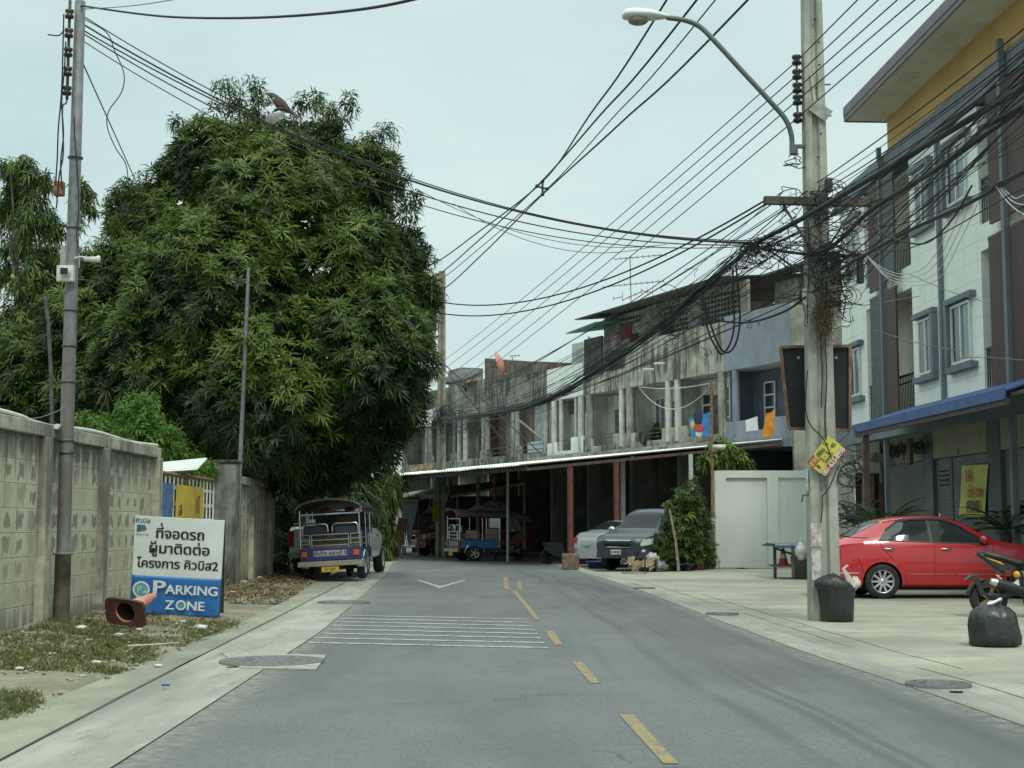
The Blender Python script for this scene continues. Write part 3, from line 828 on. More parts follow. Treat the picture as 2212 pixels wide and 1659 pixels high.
# thin mast behind the pillar, twin thin pipe behind the pole
mb = MB(); a_ = at(518, 1022, 29.6); b_ = at(537, 578, 29.6); mb.tube([(a_.x, 29.6, 0), a_, a_.lerp(b_, 0.5), b_], [0.05, 0.05, 0.045, 0.035], 8)
o = mb.build('steel_mast', GALV); tag(o, 'thin leaning steel mast rising behind the gate pillar', 'mast')
mb = MB(); a_ = at(112, 880, 20); b_ = at(104, 690, 20); mb.tube([(a_.x + 0.1, 20, 1), a_, at(110, 800, 20), b_, at(97, 640, 20)], 0.028, 8)
o = mb.build('bent_pipe', STEELD); tag(o, 'thin bent grey pipe standing behind the block wall', 'pipe')
# ================================================================== SHOPHOUSE ROW
_l = hypot(.436, .9); FXV = Vector((.436 / _l, -.9 / _l, 0)); FYV = Vector((.9 / _l, .436 / _l, 0))
P0 = Vector((at(1400, 974, 56).x, 56, 0))
FAC = frame(P0, FXV, FYV)
def fac(px, py, y=0.0):
    """pixel -> facade-local (x, z) on the plane y metres into the row"""
    r = ray(px, py); t = (P0.dot(FYV) + y) / r.dot(FYV)
    q = r * t; q.z += CAM_H
    return (q - P0).dot(FXV), q.z
def facbox(): mb = MB(); mb.X = FAC; return mb
def fac_thing(name, label, cat, x, y=0, z=0, group=None):
    return thing(name, label, cat, mat=frame(FAC @ Vector((x, y, z)), FXV, FYV), group=group)

STAIN = M('stained_render', (0.35, 0.345, 0.275), 0.95, 0.15, 2.5, streak=0.92, streakcol=(0.055, 0.056, 0.05), bump=0.2, fine=0.25)
STAIND = M('black_stained_render', (0.235, 0.23, 0.195), 0.95, 0.2, 2.5, streak=0.88, streakcol=(0.035, 0.035, 0.03), bump=0.2, fine=0.3)
WPAINT = M('white_render', (0.66, 0.70, 0.66), 0.85, 0.06, 1.5, streak=0.25, streakcol=(0.35, 0.36, 0.32))
BALW = M('balcony_wall', (0.52, 0.53, 0.47), 0.9, 0.12, 1.2, streak=0.5, streakcol=(0.2, 0.2, 0.17))
BLUEG = M('blue_grey_render', (0.205, 0.23, 0.26), 0.9, 0.07, 1.2, streak=0.2, streakcol=(0.14, 0.155, 0.18))
BLUED = M('dark_blue_render', (0.09, 0.11, 0.14), 0.9, 0.1, 1.2)
GREYW = M('old_grey_wall', (0.30, 0.30, 0.26), 0.95, 0.15, 2, streak=0.5, streakcol=(0.1, 0.1, 0.085))
SHADEW = M('shaded_plaster', (0.05, 0.05, 0.047), 0.95, 0.2, 1.5)  # darkened so the deep shade under the roofs sits in the colour
DWOOD = M('brown_shutter_wood', (0.13, 0.085, 0.065), 0.85, 0.2, 4, streak=0.5, streakcol=(0.06, 0.04, 0.03))
TEALP = M('teal_board', (0.24, 0.30, 0.29), 0.8, 0.15, 3, streak=0.4, streakcol=(0.12, 0.14, 0.13))
GLASSD = M('dark_glass', (0.03, 0.04, 0.042), 0.08, 0.2, 1.2, spec=0.6)
GLASSB = M('bluish_glass', (0.12, 0.17, 0.18), 0.06, 0.15, 1.2, spec=0.7)
WFRAME = M('white_frame', (0.55, 0.56, 0.52), 0.6, 0.08, 5)
COLW = M('white_column', (0.45, 0.46, 0.42), 0.8, 0.1, 3, streak=0.35, streakcol=(0.22, 0.22, 0.19))
COLG = M('grey_column', (0.25, 0.25, 0.215), 0.95, 0.15, 3, streak=0.5, streakcol=(0.08, 0.08, 0.07))
COLB = M('blue_pipe_column', (0.15, 0.185, 0.22), 0.7, 0.08, 3)
ROLL = M('roller_shutter_shaded', (0.06, 0.062, 0.06), 0.6, 0.15, 3)  # slats darkened likewise, carport shade painted into them

def casement(par, x0, x1, z0, z1, y, cols, rows, fm=None, gm=None, name='window'):
    fm = fm or WFRAME; gm = gm or GLASSD
    mb = facbox(); w = 0.055
    for i in range(cols + 1):
        x = x0 + (x1 - x0) * i / cols; mb.bx(x - w / 2, x + w / 2, y - 0.03, y + 0.03, z0, z1)
    for j in range(rows + 1):
        z = z0 + (z1 - z0) * j / rows; mb.bx(x0 - w / 2 - 0.002, x1 + w / 2 + 0.002, y - 0.034, y + 0.034, z - w / 2, z + w / 2)
    f = mb.build(name, fm, par, world=True)
    mb = facbox(); mb.bx(x0, x1, y - 0.005, y + 0.005, z0, z1); mb.build('pane', gm, f, world=True)
    return f

BEAM, SLAB = 6.80, 4.15
def shophouse(label, x0, x1, top, mats, depth=9.0, ftop=None, parapet=None, cols=None, back=None, bal=1.1):
    """one shophouse: ground floor, balcony storey and fascia"""
    u = fac_thing('shophouse', label, 'shophouse', (x0 + x1) / 2, 0, 0, 'shophouses in the old row')
    F, B = mats
    mb = facbox()
    mb.bx(x0 + 0.06, x1 - 0.06, bal, bal + 0.12, SLAB, BEAM)
    mb.bx(x0, x0 + 0.06, 0.16, depth, 0, BEAM + 0.01); mb.bx(x1 - 0.06, x1, 0.16, depth, 0, BEAM + 0.01)
    mb.build('balcony_wall', B, u, world=True)
    mb = facbox(); mb.bx(x0, x1, -0.06, 0.16, BEAM, ftop if ftop else top); mb.build('fascia', F, u, world=True, bevel=0.02)
    mb = facbox(); mb.bx(x0 + 0.002, x1 - 0.002, 0.162, depth, BEAM + 0.02, BEAM + 0.22); mb.build('roof', GREYW, u, world=True)
    mb = facbox(); mb.bx(x0, x1, -0.12, 0.159, SLAB - 0.25, SLAB); mb.bx(x0 + 0.06, x1 - 0.06, 0.159, depth, SLAB - 0.2, SLAB - 0.01); mb.build('floor_slab', F, u, world=True)
    mb = facbox()
    for (a, b_, h) in (parapet or [(x0, x0 + 0.55, 0.78), (x0 + 0.55, x1 - 0.55, 0.40), (x1 - 0.55, x1, 0.78)]):
        mb.bx(a, b_, -0.05, 0.11, SLAB + 0.001, SLAB + h)
    mb.build('parapet', F, u, world=True, bevel=0.015)
    for (cx, cm, r_) in (cols or [(x0 + 0.2, COLG, 0.13), (x1 - 0.2, COLG, 0.13)]):
        mb = facbox(); mb.lathe([(r_, SLAB + 0.3), (r_, BEAM - 0.001)], 16, o=(cx, 0.03, 0)); mb.build('column', cm, u, world=True)
    mb = facbox(); mb.bx(x0 + 0.06, x1 - 0.06, 3.0, 3.12, 0, SLAB - 0.2); mb.build('ground_floor_wall', SHADEW, u, world=True)
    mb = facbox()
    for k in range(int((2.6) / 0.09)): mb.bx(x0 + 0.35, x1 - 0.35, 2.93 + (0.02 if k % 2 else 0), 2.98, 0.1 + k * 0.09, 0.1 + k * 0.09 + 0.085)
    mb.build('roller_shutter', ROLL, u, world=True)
    return u

# --- far units, mostly behind the tree
ua = shophouse('farthest grey shophouse half hidden behind the mango tree', -26.4, -22.6, 8.35, (STAIND, GREYW))
ua = shophouse('dark stained shophouse just right of the mango tree crown', -22.58, -18.9, 8.42, (STAIND, GREYW))
mb = facbox(); mb.bx(-21.0, -20.2, 1.06, 1.095, SLAB, SLAB + 2.0); mb.build('door', M('dark_red_door', (0.07, 0.02, 0.018), 0.7, 0.2), ua, world=True)
mb = facbox(); mb.bx(-19.9, -18.2, -0.02, 1.2, 8.43, 9.3); mb.build('roof_box', STAIND, ua, world=True)
ub = shophouse('stained shophouse with two pale columns below the mesh dish', -18.88, -15.3, 8.45, (STAIN, BALW), cols=[(-18.5, COLW, 0.13), (-17.75, COLW, 0.14), (-15.5, COLG, 0.15)])
casement(ub, -17.4, -16.9, SLAB + 0.4, SLAB + 2.2, 1.06, 1, 3, DWOOD)
ub2 = shophouse('black stained shophouse below the orange dish', -15.28, -11.95, 8.55, (STAIND, DWOOD), bal=0.9)
mb = facbox(); mb.prism([(-15.2, 8.2), (-11.95, 8.2), (-11.95, 8.98), (-15.2, 9.45)], -0.09, 1.6); mb.build('roof_box', M('brown_stained_box', (0.15, 0.13, 0.10), 0.95, 0.25, 3, streak=0.6, streakcol=(0.05, 0.045, 0.035)), ub2, world=True)
mb = facbox(); mb.bx(-14.9, -14.0, 0.5, 0.55, SLAB + 0.3, BEAM - 0.2); mb.build('folding_door', M('rust_brown_door', (0.11, 0.055, 0.04), 0.85, 0.2, 4, streak=0.5), ub2, world=True)
mb = facbox(); mb.bx(-13.9, -12.4, 0.45, 0.5, SLAB + 0.2, BEAM - 0.1); mb.build('plank_screen', M('grey_brown_screen', (0.19, 0.165, 0.145), 0.9, 0.2, 3, streak=0.6), ub2, world=True)
ub3 = shophouse('stained shophouse with a teal boarded balcony', -11.93, -8.62, 8.50, (STAIND, GREYW), bal=0.8)
mb = facbox(); mb.prism([(-11.93, 8.2), (-8.62, 8.2), (-8.62, 8.60), (-11.93, 8.98)], -0.085, 1.6); mb.build('roof_box', MATS['brown_stained_box'], ub3, world=True)
mb = facbox(); mb.bx(-10.5, -8.9, 0.3, 0.36, SLAB + 0.42, BEAM - 0.05); mb.build('boarded_panel', TEALP, ub3, world=True)
mb = facbox(); mb.bx(-11.7, -10.6, 0.35, 0.4, SLAB + 0.3, BEAM - 0.1); mb.build('folding_door', DWOOD, ub3, world=True)
mb = facbox(); mb.bx(-10.5, -9.0, -0.08, -0.05, SLAB + 0.42, SLAB + 0.9); mb.build('hanging_board', M('pale_blue_board', (0.30, 0.38, 0.39), 0.8, 0.1), ub3, world=True)
for un, xs in ((ub2, (-15.0, -12.2)), (ub3, (-11.7, -8.9))):
    mb = facbox()
    for z in (SLAB + 0.55, SLAB + 0.78): mb.tube([(xs[0], -0.09, z), (xs[1], -0.09, z)], 0.018, 5)
    mb.build('rail', STEELD, un, world=True)

# --- white unit
uc = shophouse('white painted shophouse with white columns and a pale balcony door', -8.58, -5.24, 8.22, (WPAINT, BALW), cols=[(-8.0, COLW, 0.14), (-7.35, COLW, 0.10), (-6.0, COLW, 0.07), (-5.52, COLW, 0.15)],
               parapet=[(-8.58, -7.7, 0.75), (-7.7, -6.35, 0.35), (-6.35, -5.24, 0.9)])
mb = facbox(); mb.bx(-8.52, -5.24, 1.2, 6.0, BEAM + 0.23, 9.45); mb.build('upper_block', M('pale_grey_block', (0.42, 0.45, 0.42), 0.9, 0.1, 1, streak=0.25), uc, world=True)
mb = facbox(); mb.bx(-7.3, -6.1, 1.04, 1.095, SLAB, SLAB + 2.05); d_ = mb.build('door', WFRAME, uc, world=True)
mb = facbox(); mb.bx(-7.16, -6.24, 1.025, 1.038, SLAB + 0.2, SLAB + 1.9); mb.build('panel', M('door_panel', (0.43, 0.45, 0.42), 0.7), d_, world=True)
mb = facbox(); mb.bx(-8.5, -5.3, 1.02, 1.08, SLAB + 2.1, BEAM - 0.02); mb.build('lintel', M('brown_lintel', (0.17, 0.16, 0.135), 0.9, 0.2), uc, world=True)

# --- old three-storey block, three bays wide
xs_ = [-5.22, -1.66, 1.90, 5.44]
lab = ['three-storey stained shophouse bay beside the white painted shophouse', 'middle bay of the three-storey stained block with a potted plant on its balcony', 'three-storey stained shophouse bay with blue washing on its balcony']
old = []
for k in range(3):
    x0, x1 = xs_[k] + 0.005, xs_[k + 1] - 0.005
    ft = 7.62 if k == 0 else 8.62
    cols = [[(-4.72, COLG, 0.15), (-2.05, COLW, 0.13)], [(-1.38, COLG, 0.17), (1.52, COLW, 0.14)], [(2.18, COLW, 0.14), (5.15, COLG, 0.16)]][k]
    un = shophouse(lab[k], x0, x1, 8.62, (STAIN, BALW), ftop=ft, cols=cols,
                   parapet=[[(x0, x0 + 0.7, 0.75), (x0 + 0.7, x1 - 1.0, 0.42), (x1 - 1.0, x1, 0.85)], [(x0, x0 + 0.7, 0.80), (x0 + 0.7, x1 - 0.8, 0.42), (x1 - 0.8, x1, 0.85)], [(x0, x0 + 0.9, 0.85), (x0 + 0.9, x1 - 0.45, 0.42), (x1 - 0.45, x1, 0.9)]][k])
    old.append(un)
    # upper storey, set back
    mb = facbox(); mb.bx(x0, x1, 1.0, 1.12, BEAM + 0.221, 10.16 + 0.05 * k); mb.bx(x0, x0 + 0.1, 1.12, 8, BEAM + 0.221, 10.1)
    mb.build('upper_wall', GREYW, un, world=True)
    mb = facbox()
    z0 = 10.18 + 0.05 * k; n = 60; rings = []
    for i in range(n + 1):
        x = x0 - (0.35 if k == 0 else 0) + (x1 - x0 + (0.35 if k == 0 else 0)) * i / n; h = 0.03 * sin(i * pi * 0.5 * 1.999)
        rings.append([(x, -0.25, z0 - 0.05 + h + 0.05 * (i / n)), (x, 8.2, z0 + 0.9 + h)])
    mb.loft(rings, cap=False, ring_closed=False, smooth=False)
    rr = mb.build('roof_sheet', M('old_tin_roof', (0.085, 0.075, 0.062), 0.85, 0.25, 4, streak=0.4), un, world=True); rr.modifiers.new('t', 'SOLIDIFY').thickness = 0.05
    # ventilation blocks in the upper wall
    mb = facbox()
    for i in range(12):
        for j in range(6):
            xx = x0 + 0.5 + i * 0.22; zz = 8.9 + j * 0.19
            if (k == 0 and (j < 4 or i < 4)) or (k == 1 and i < 4): continue
            mb.bx(xx, xx + 0.15, 0.985, 0.999, zz, zz + 0.12)
    mb.build('vent_block', M('vent_dark', (0.03, 0.03, 0.027), 1), un, world=True)
# window and door openings behind the balconies
casement(old[0], -2.9, -1.95, SLAB + 0.45, SLAB + 2.1, 1.05, 2, 3, GREYW)
mb = facbox(); mb.bx(-3.55, -2.0, 1.0, 1.06, SLAB + 2.12, SLAB + 2.2); mb.build('lintel', DWOOD, old[0], world=True)
casement(old[1], -1.1, -0.35, SLAB + 0.42, SLAB + 2.2, 1.05, 2, 1, WFRAME, GLASSB)
casement(old[1], 1.05, 1.35, SLAB + 0.42, SLAB + 2.2, 1.05, 1, 3)
casement(old[2], 2.35, 2.95, SLAB + 0.42, SLAB + 2.1, 1.05, 1, 4)
casement(old[2], 4.1, 5.1, SLAB + 0.55, SLAB + 2.25, 0.9, 2, 3)
# more doors, windows, grilles and air-conditioners behind the balconies
def bdoor(un, x0, x1, mat, y=1.02):
    mb = facbox(); mb.bx(x0, x1, y, y + 0.07, SLAB, SLAB + 2.0); d_ = mb.build('door', mat, un, world=True)
    mb = facbox()
    for k in range(3): mb.bx(x0 + 0.1, x1 - 0.1, y - 0.012, y - 0.001, SLAB + 0.15 + k * 0.62, SLAB + 0.65 + k * 0.62)
    mb.build('panel', M('dull_door_panel', (0.13, 0.12, 0.105), 0.8, 0.2, 4), d_, world=True)
bdoor(old[0], -4.35, -3.55, DWOOD); bdoor(old[1], 0.05, 0.85, M('grey_door', (0.16, 0.165, 0.155), 0.7, 0.15, 3)); bdoor(old[2], 3.1, 3.85, DWOOD)
bdoor(ub, -18.3, -17.6, DWOOD); bdoor(ub, -16.6, -15.9, M('blue_door', (0.07, 0.10, 0.13), 0.7, 0.15, 3)); bdoor(ua, -21.9, -21.2, DWOOD)
casement(ub, -15.85, -15.65, SLAB + 0.5, SLAB + 2.1, 1.04, 1, 3)
for un, a, b_, z in ((old[0], -3.5, -2.3, 0.42), (old[1], -0.9, 0.9, 0.42), (ub, -17.5, -16, 0.40), (uc, -7.6, -6.4, 0.35)):
    mb = facbox()
    for z_ in (z + 0.14, z + 0.30, z + 0.46): mb.tube([(a, 0.03, SLAB + z_), (b_, 0.03, SLAB + z_)], 0.014, 5)
    mb.build('rail', STEELD, un, world=True)
# openings on the top floor: dark window holes, terrace screen
mb = facbox(); mb.bx(-3.0, -2.3, 0.97, 0.999, 8.1, 9.2); mb.build('window', M('dark_opening', (0.018, 0.018, 0.018), 1.0), old[0], world=True)
for x0, x1, z0, z1 in ((-0.6, 0.4, 8.65, 9.5),):
    mb = facbox(); mb.bx(x0, x1, 0.97, 0.999, z0, z1); mb.build('window', MATS['dark_opening'], old[1], world=True)
mb = facbox(); mb.bx(-5.2, -3.7, 0.0, 0.1, 7.63, 9.2); mb.build('terrace_screen', M('rust_black_sheet', (0.045, 0.04, 0.035), 0.85, 0.3, 3, streak=0.5), old[0], world=True)
mb = facbox(); mb.sheet([(-5.9, -0.5, 9.55), (-3.6, -0.35, 9.75), (-3.4, 1.5, 10.0), (-5.6, 1.5, 9.85)], 0.05); mb.build('green_canopy', M('green_sheet', (0.06, 0.20, 0.15), 0.6, 0.15, 3), old[0], world=True)
for (x, z) in ((0.55, 7.35), (1.35, 7.5)):
    mb = facbox(); mb.tube([(x, -0.05, z), (x, -0.5, z - 0.02)], 0.05, 8); mb.build('spout', WFRAME, old[1], world=True)

# --- blue-grey unit and its stained end wall
ue = shophouse('blue-grey painted shophouse at the near end of the row', 5.46, 9.35, 8.78, (BLUEG, BLUED), cols=[(6.0, COLB, 0.14)], parapet=[(5.46, 6.75, 0.80), (6.75, 8.0, 0.42), (8.0, 9.35, 0.80)])
mb = facbox(); mb.bx(9.352, 9.45, -0.05, 9.0, 0, 8.70); mb.build('end_wall', M('stained_end_wall', (0.27, 0.265, 0.21), 0.95, 0.2, 1.4, streak=0.6, streakcol=(0.10, 0.10, 0.085)), ue, world=True)
mb = facbox(); mb.bx(6.9, 9.9, 2.6, 2.8, 7.03, 10.35); mb.build('upper_wall', M('ochre_stained_wall', (0.33, 0.29, 0.175), 0.95, 0.2, 1.6, streak=0.6, streakcol=(0.13, 0.12, 0.09)), ue, world=True)
mb = facbox(); mb.bx(5.46, 6.89, 2.2, 2.4, 7.03, 10.2); mb.build('block_infill', M('raw_block_infill', (0.27, 0.26, 0.215), 0.95, 0.2, 4, bump=0.5), ue, world=True)
mb = facbox(); mb.sheet([(5.2, 1.6, 10.45), (10.1, 1.6, 10.60), (10.1, 5, 11.2), (5.2, 5, 11.1)], 0.08); mb.build('roof_sheet', MATS['old_tin_roof'], ue, world=True)
casement(ue, 8.1, 9.1, SLAB + 0.2, SLAB + 2.3, 1.04, 2, 3)
casement(ue, 6.35, 6.95, SLAB + 0.4, SLAB + 2.2, 1.04, 1, 4)

# --- long tin awning in front of the row, sloping down towards the street
aw = fac_thing('tin_awning', 'long white corrugated awning sloping down in front of the old shophouses', 'awning', 0, -4.5)
AWF, AWZ = -10.0, 3.09
mb = facbox(); rings = []; x0, x1 = -13.4, 8.9; n = 330  # left end lengthened past the true one to keep the carport in shade
for i in range(n + 1):
    x = x0 + (x1 - x0) * i / n; h = 0.03 * (1 if i % 3 == 0 else -0.3)
    wv = 0.03 * noise.noise(Vector((x * 0.6, 0, 2)))
    rings.append([(x, AWF + 0.06 * noise.noise(Vector((x * 2, 1, 1))), AWZ + h + wv), (x, -0.14, SLAB - 0.02 + h)])
mb.loft(rings, cap=False, ring_closed=False, smooth=False)
AWTOP = M('bright_tin', (0.78, 0.79, 0.74), 0.5, 0.05, 1.5, streak=0.1)
rr = mb.build('roof_sheet', AWTOP, aw, world=True); rr.modifiers.new('t', 'SOLIDIFY').thickness = 0.02
mb = facbox()
for y in (AWF + 0.25, -6, -3): mb.bx(x0, x1, y - 0.04, y + 0.04, AWZ - 0.17 + (y - AWF) * 0.108, AWZ - 0.05 + (y - AWF) * 0.108)
for i in range(13):
    x = x0 + (x1 - x0) * i / 12; mb.bar((x, AWF + 0.2, AWZ - 0.12), (x, -0.2, SLAB - 0.16), 0.05, 0.08)
mb.build('rafter', M('brown_rafter', (0.09, 0.06, 0.045), 0.8, 0.2), aw, world=True)
mb = facbox(); mb.sheet([(x0, AWF + 0.3, AWZ - 0.045), (x1, AWF + 0.3, AWZ - 0.045), (x1, -0.3, SLAB - 0.13), (x0, -0.3, SLAB - 0.13)], 0.01); mb.build('underside', M('rusty_underside', (0.085, 0.06, 0.05), 0.85, 0.3, 2.5), aw, world=True)
# rubble and tiles along the wall joint
mb = facbox(); mb.prism([(-0.14, 0), (-0.62, -0.07), (-0.5, 0.10), (-0.14, 0.22)], -9.5, 5.3, 'YZ')
mb.v = [tuple(Vector(v_) + Vector((0, 0, SLAB - 0.03))) for v_ in mb.v]; mb.build('flashing', STAIND, aw, world=True)
REDP = M('red_oxide_paint', (0.17, 0.045, 0.035), 0.65, 0.2, 6, streak=0.3)
WPOST = M('white_post_paint', (0.50, 0.51, 0.47), 0.6, 0.1, 6, streak=0.3)
def apost(px, y, mat, r=0.06, base=False, label=None, ztop=None):
    x, _ = fac(px, 1150, y)
    p = FAC @ Vector((x, y, 0))
    zt = ztop or (AWZ - 0.17 + (y - AWF) * 0.108)
    mb = MB(); mb.lathe([(r, 0.0), (r, zt)], 12, o=p); o = mb.build('support_post', mat, aw, world=True, label=label)
    if base:
        mb = MB(); mb.bx(p.x - 0.24, p.x + 0.24, p.y - 0.22, p.y + 0.22, -0.01, 0.46); mb.build('footing', M('footing_concrete', (0.20, 0.145, 0.11), 0.95, 0.2, 8, bump=0.4), aw, world=True, bevel=0.03)
apost(1232, AWF + 0.25, REDP, 0.085, True, 'red post on a concrete footing')
apost(1332, -7.0, REDP, 0.09)
apost(1346, AWF + 4.6, WPOST, 0.085)
apost(1494, AWF + 5.5, WPOST, 0.07)
apost(1097, -7.5, WPOST, 0.045); apost(1069, -7.0, REDP, 0.06)
# the older, shorter stretch of awning beyond it
aw2 = fac_thing('tin_awning', 'short rough-edged grey awning beyond the long white one', 'awning', -17.5, -4)
mb = facbox(); rings = []
for i in range(60):
    x = fac(972, 1030, -8.6)[0] + (fac(1024, 1022, -8.6)[0] + 2.0 - fac(972, 1030, -8.6)[0]) * i / 59; h = 0.05 * (1 if i % 3 == 0 else -0.4)
    rings.append([(x, -8.6, 3.08 + h), (x, -0.15, SLAB - 0.05 + h)])
mb.loft(rings, cap=False, ring_closed=False, smooth=False); rr = mb.build('roof_sheet', M('grey_tin', (0.30, 0.30, 0.27), 0.7, 0.2, 4, streak=0.5), aw2, world=True); rr.modifiers.new('t', 'SOLIDIFY').thickness = 0.03
for px in (972, 1033):
    x, _ = fac(px, 1100, -6.0); mb = facbox(); mb.lathe([(0.08, 0), (0.08, 3.15)], 10, o=(x, -6.0, 0)); mb.build('support_post', COLG, aw2, world=True)
# lower lean-to roof
lt = thing('lean_to', 'low grey sheet lean-to roof behind the far concrete pole', 'lean-to roof', at(1000, 1080, 57))
a, b_, c, d_ = at(858, 1092, 62), at(985, 1069, 57.5), at(1135, 1041, 55), at(1120, 1035, 60)
e_ = at(965, 1050, 63.5); f_ = at(868, 1066, 69)
mb = MB(); mb.sheet([a, b_, c, d_, e_, f_], 0.10); mb.build('roof_sheet', M('grey_lean_to', (0.24, 0.235, 0.20), 0.8, 0.2, 2.5, streak=0.5), lt, world=True)
for p in (a.lerp(b_, 0.1), b_.lerp(c, 0.02), c.lerp(d_, 0.1)):
    mb = MB(); mb.lathe([(0.06, 0), (0.06, p.z - 0.1)], 8, o=(p.x, p.y + 0.3, 0)); mb.build('support_post', COLG, lt, world=True)
mb = MB(); mb.bx(*sorted((at(890, 1100, 66).x, at(1140, 1100, 66).x)), 66, 66.1, 0, 2.6); mb.build('back_wall', SHADEW, lt, world=True)
mb = MB(); p, q = at(878, 1046, 66), at(937, 1024, 64.5)
rings = []
for i in range(30):
    t_ = i / 29; s_ = p.lerp(q, t_); rings.append([s_ + Vector((0, 0.03 * (i % 2), 0)), s_ + Vector((0, 0.03 * (i % 2), 0.62))])
mb.loft(rings, cap=False, ring_closed=False, smooth=False)
o = mb.build('rusty_sheet', M('rusty_corrugated', (0.26, 0.17, 0.09), 0.85, 0.25, 3, streak=0.85, streakcol=(0.09, 0.045, 0.025))); tag(o, 'rusty corrugated sheet standing above the lean-to roof', 'tin sheet'); o.modifiers.new('t', 'SOLIDIFY').thickness = 0.02
# shop sign under the lean-to
ss = thing('shop_sign', 'white shop sign with big black letters under the lean-to roof', 'sign', mat=frame(at(907, 1107, 58), (1, -0.12, 0), (0.12, 1, 0)))
w_ = (at(968, 1107, 58).x - at(907, 1107, 58).x) * 1.02
mb = MB(); mb.bx(0, w_, 0, 0.05, 0, 0.72); mb.build('panel', M('sign_white', (0.50, 0.51, 0.52), 0.5, 0.06), ss)
mb = MB(); add_text(mb, 'บนฝ', 0.62, Matrix.Translation((w_ * 0.55, -0.006, 0.2)), 0.016, dup=0.045, sx=1.1)
add_text(mb, 'จ', 0.42, Matrix.Translation((0.14, -0.006, 0.26)), 0.012, dup=0.03)
add_text(mb, 'รับทำป้าย งานพิมพ์ ทุกชนิด', 0.09, Matrix.Translation((w_ * 0.5, -0.006, 0.05)), 0.002)
mb.build('lettering', BLK, ss)
cv = thing('stall_cover', 'grey tarpaulin canopy with a drooping corner at the far kerb', 'canopy', at(885, 1080, 60))
p1, p2, p3, p4 = at(850, 1080, 58.5), at(905, 1081, 57), at(945, 1070, 59), at(876, 1074, 61)
mb = MB(); mb.sheet([p1, p2, p3, p4], 0.05); mb.build('top', M('grey_tarp_top', (0.27, 0.27, 0.24), 0.8, 0.1, 3), cv, world=True)
TARP = M('charcoal_tarp', (0.06, 0.068, 0.075), 0.8, 0.15, 2.5)
vs = []
rings = []
for i in range(17):
    t_ = i / 16; tp = p1.lerp(p2, t_); tp = tp - Vector((0, 0.05, 0.03))
    drop = 0.35 + 1.55 * max(0, 1 - abs(t_ - 0.62) / 0.62) ** 0.9
    row = []
    for j in range(10):
        s_ = j / 9; x_ = tp.x + (p1.x + (p2.x - p1.x) * 0.66 - tp.x) * s_ * 0.55
        row.append((x_, tp.y + 0.10 * sin(t_ * 22 + s_) * s_, tp.z - drop * s_))
    rings.append(row)
mb = MB(); mb.loft(rings, cap=False, ring_closed=False); o = mb.build('curtain', TARP, cv, world=True); o.modifiers.new('t', 'SOLIDIFY').thickness = 0.01
mb = MB(); q1, q2 = p2 - Vector((0, 0, 0.04)), p3 - Vector((0, 0, 0.04))
mb.quad(q1, q2, q2 - Vector((0, 0, 0.28)), q1 - Vector((0.0, 0, 0.5))); o = mb.build('side_flap', TARP, cv, world=True); o.modifiers.new('t', 'SOLIDIFY').thickness = 0.01
for p in (p2, p3, p4):
    mb = MB(); mb.lathe([(0.03, 0), (0.03, p.z - 0.05)], 8, o=(p.x, p.y + 0.05, 0)); mb.build('leg', STEELD, cv, world=True)
lb = MB(); a_, b_ = gnd(852, 1193), at(871, 1120, 57.5); a_.y = 56.5; a_ = Vector((at(852, 1193, 56.5).x, 56.5, 0.0)); lb.bar(a_, b_, 0.36, 0.04, (0, 1, 0))
o = lb.build('leaning_board', M('rust_board', (0.12, 0.055, 0.03), 0.9, 0.3, 5)); tag(o, 'rusty brown board leaning by the grey stall canopy', 'board')
mb = MB(); p = at(790, 1082, 64); q = at(862, 1060, 64); mb.sheet([p, at(850, 1074, 62), q, at(800, 1068, 68)], 0.08)
o = mb.build('green_roof', M('pale_green_sheet', (0.22, 0.36, 0.27), 0.6, 0.1, 3)); tag(o, 'pale green roof edge peeping out under the mango tree', 'roof')
mb = MB(); p = at(850, 1074, 66); mb.bx(-9.5, -5.2, 70, 70.3, 0, 3.4); o = mb.build('shed_wall', GREYW); tag(o, 'grey shed wall under the far side of the mango tree', 'wall')
# mosquito-net like laundry near the far pole, on the balcony
NETW = M('net_white', (0.50, 0.50, 0.45), 0.9, 0.1, 10)

# --- white garden wall
gw = thing('garden_wall', 'smooth white panelled garden wall beside the forecourt', 'wall', (6.15, 43.2, 0))
WALLW = M('white_wall_paint', (0.62, 0.66, 0.60), 0.85, 0.04, 0.8, streak=0.12, streakcol=(0.36, 0.37, 0.31))
WX0 = at(1545, 1100, 43.2).x; WX1 = 9.9
mb = MB(); mb.bx(WX0 + 0.1, WX1, 43.28, 43.4, -0.02, 2.75); mb.build('panel', WALLW, gw, world=True)
mb = MB(); mb.bx(WX0, WX1, 43.2, 43.45, 2.70, 2.92); mb.build('coping', WALLW, gw, world=True, bevel=0.01)
for x in (WX0 + 0.17, at(1670, 1100, 43.2).x, at(1775, 1100, 43.2).x):
    mb = MB(); mb.bx(x - 0.17, x + 0.17, 43.19, 43.46, -0.02, 2.699); mb.build('pier', WALLW, gw, world=True, bevel=0.01)
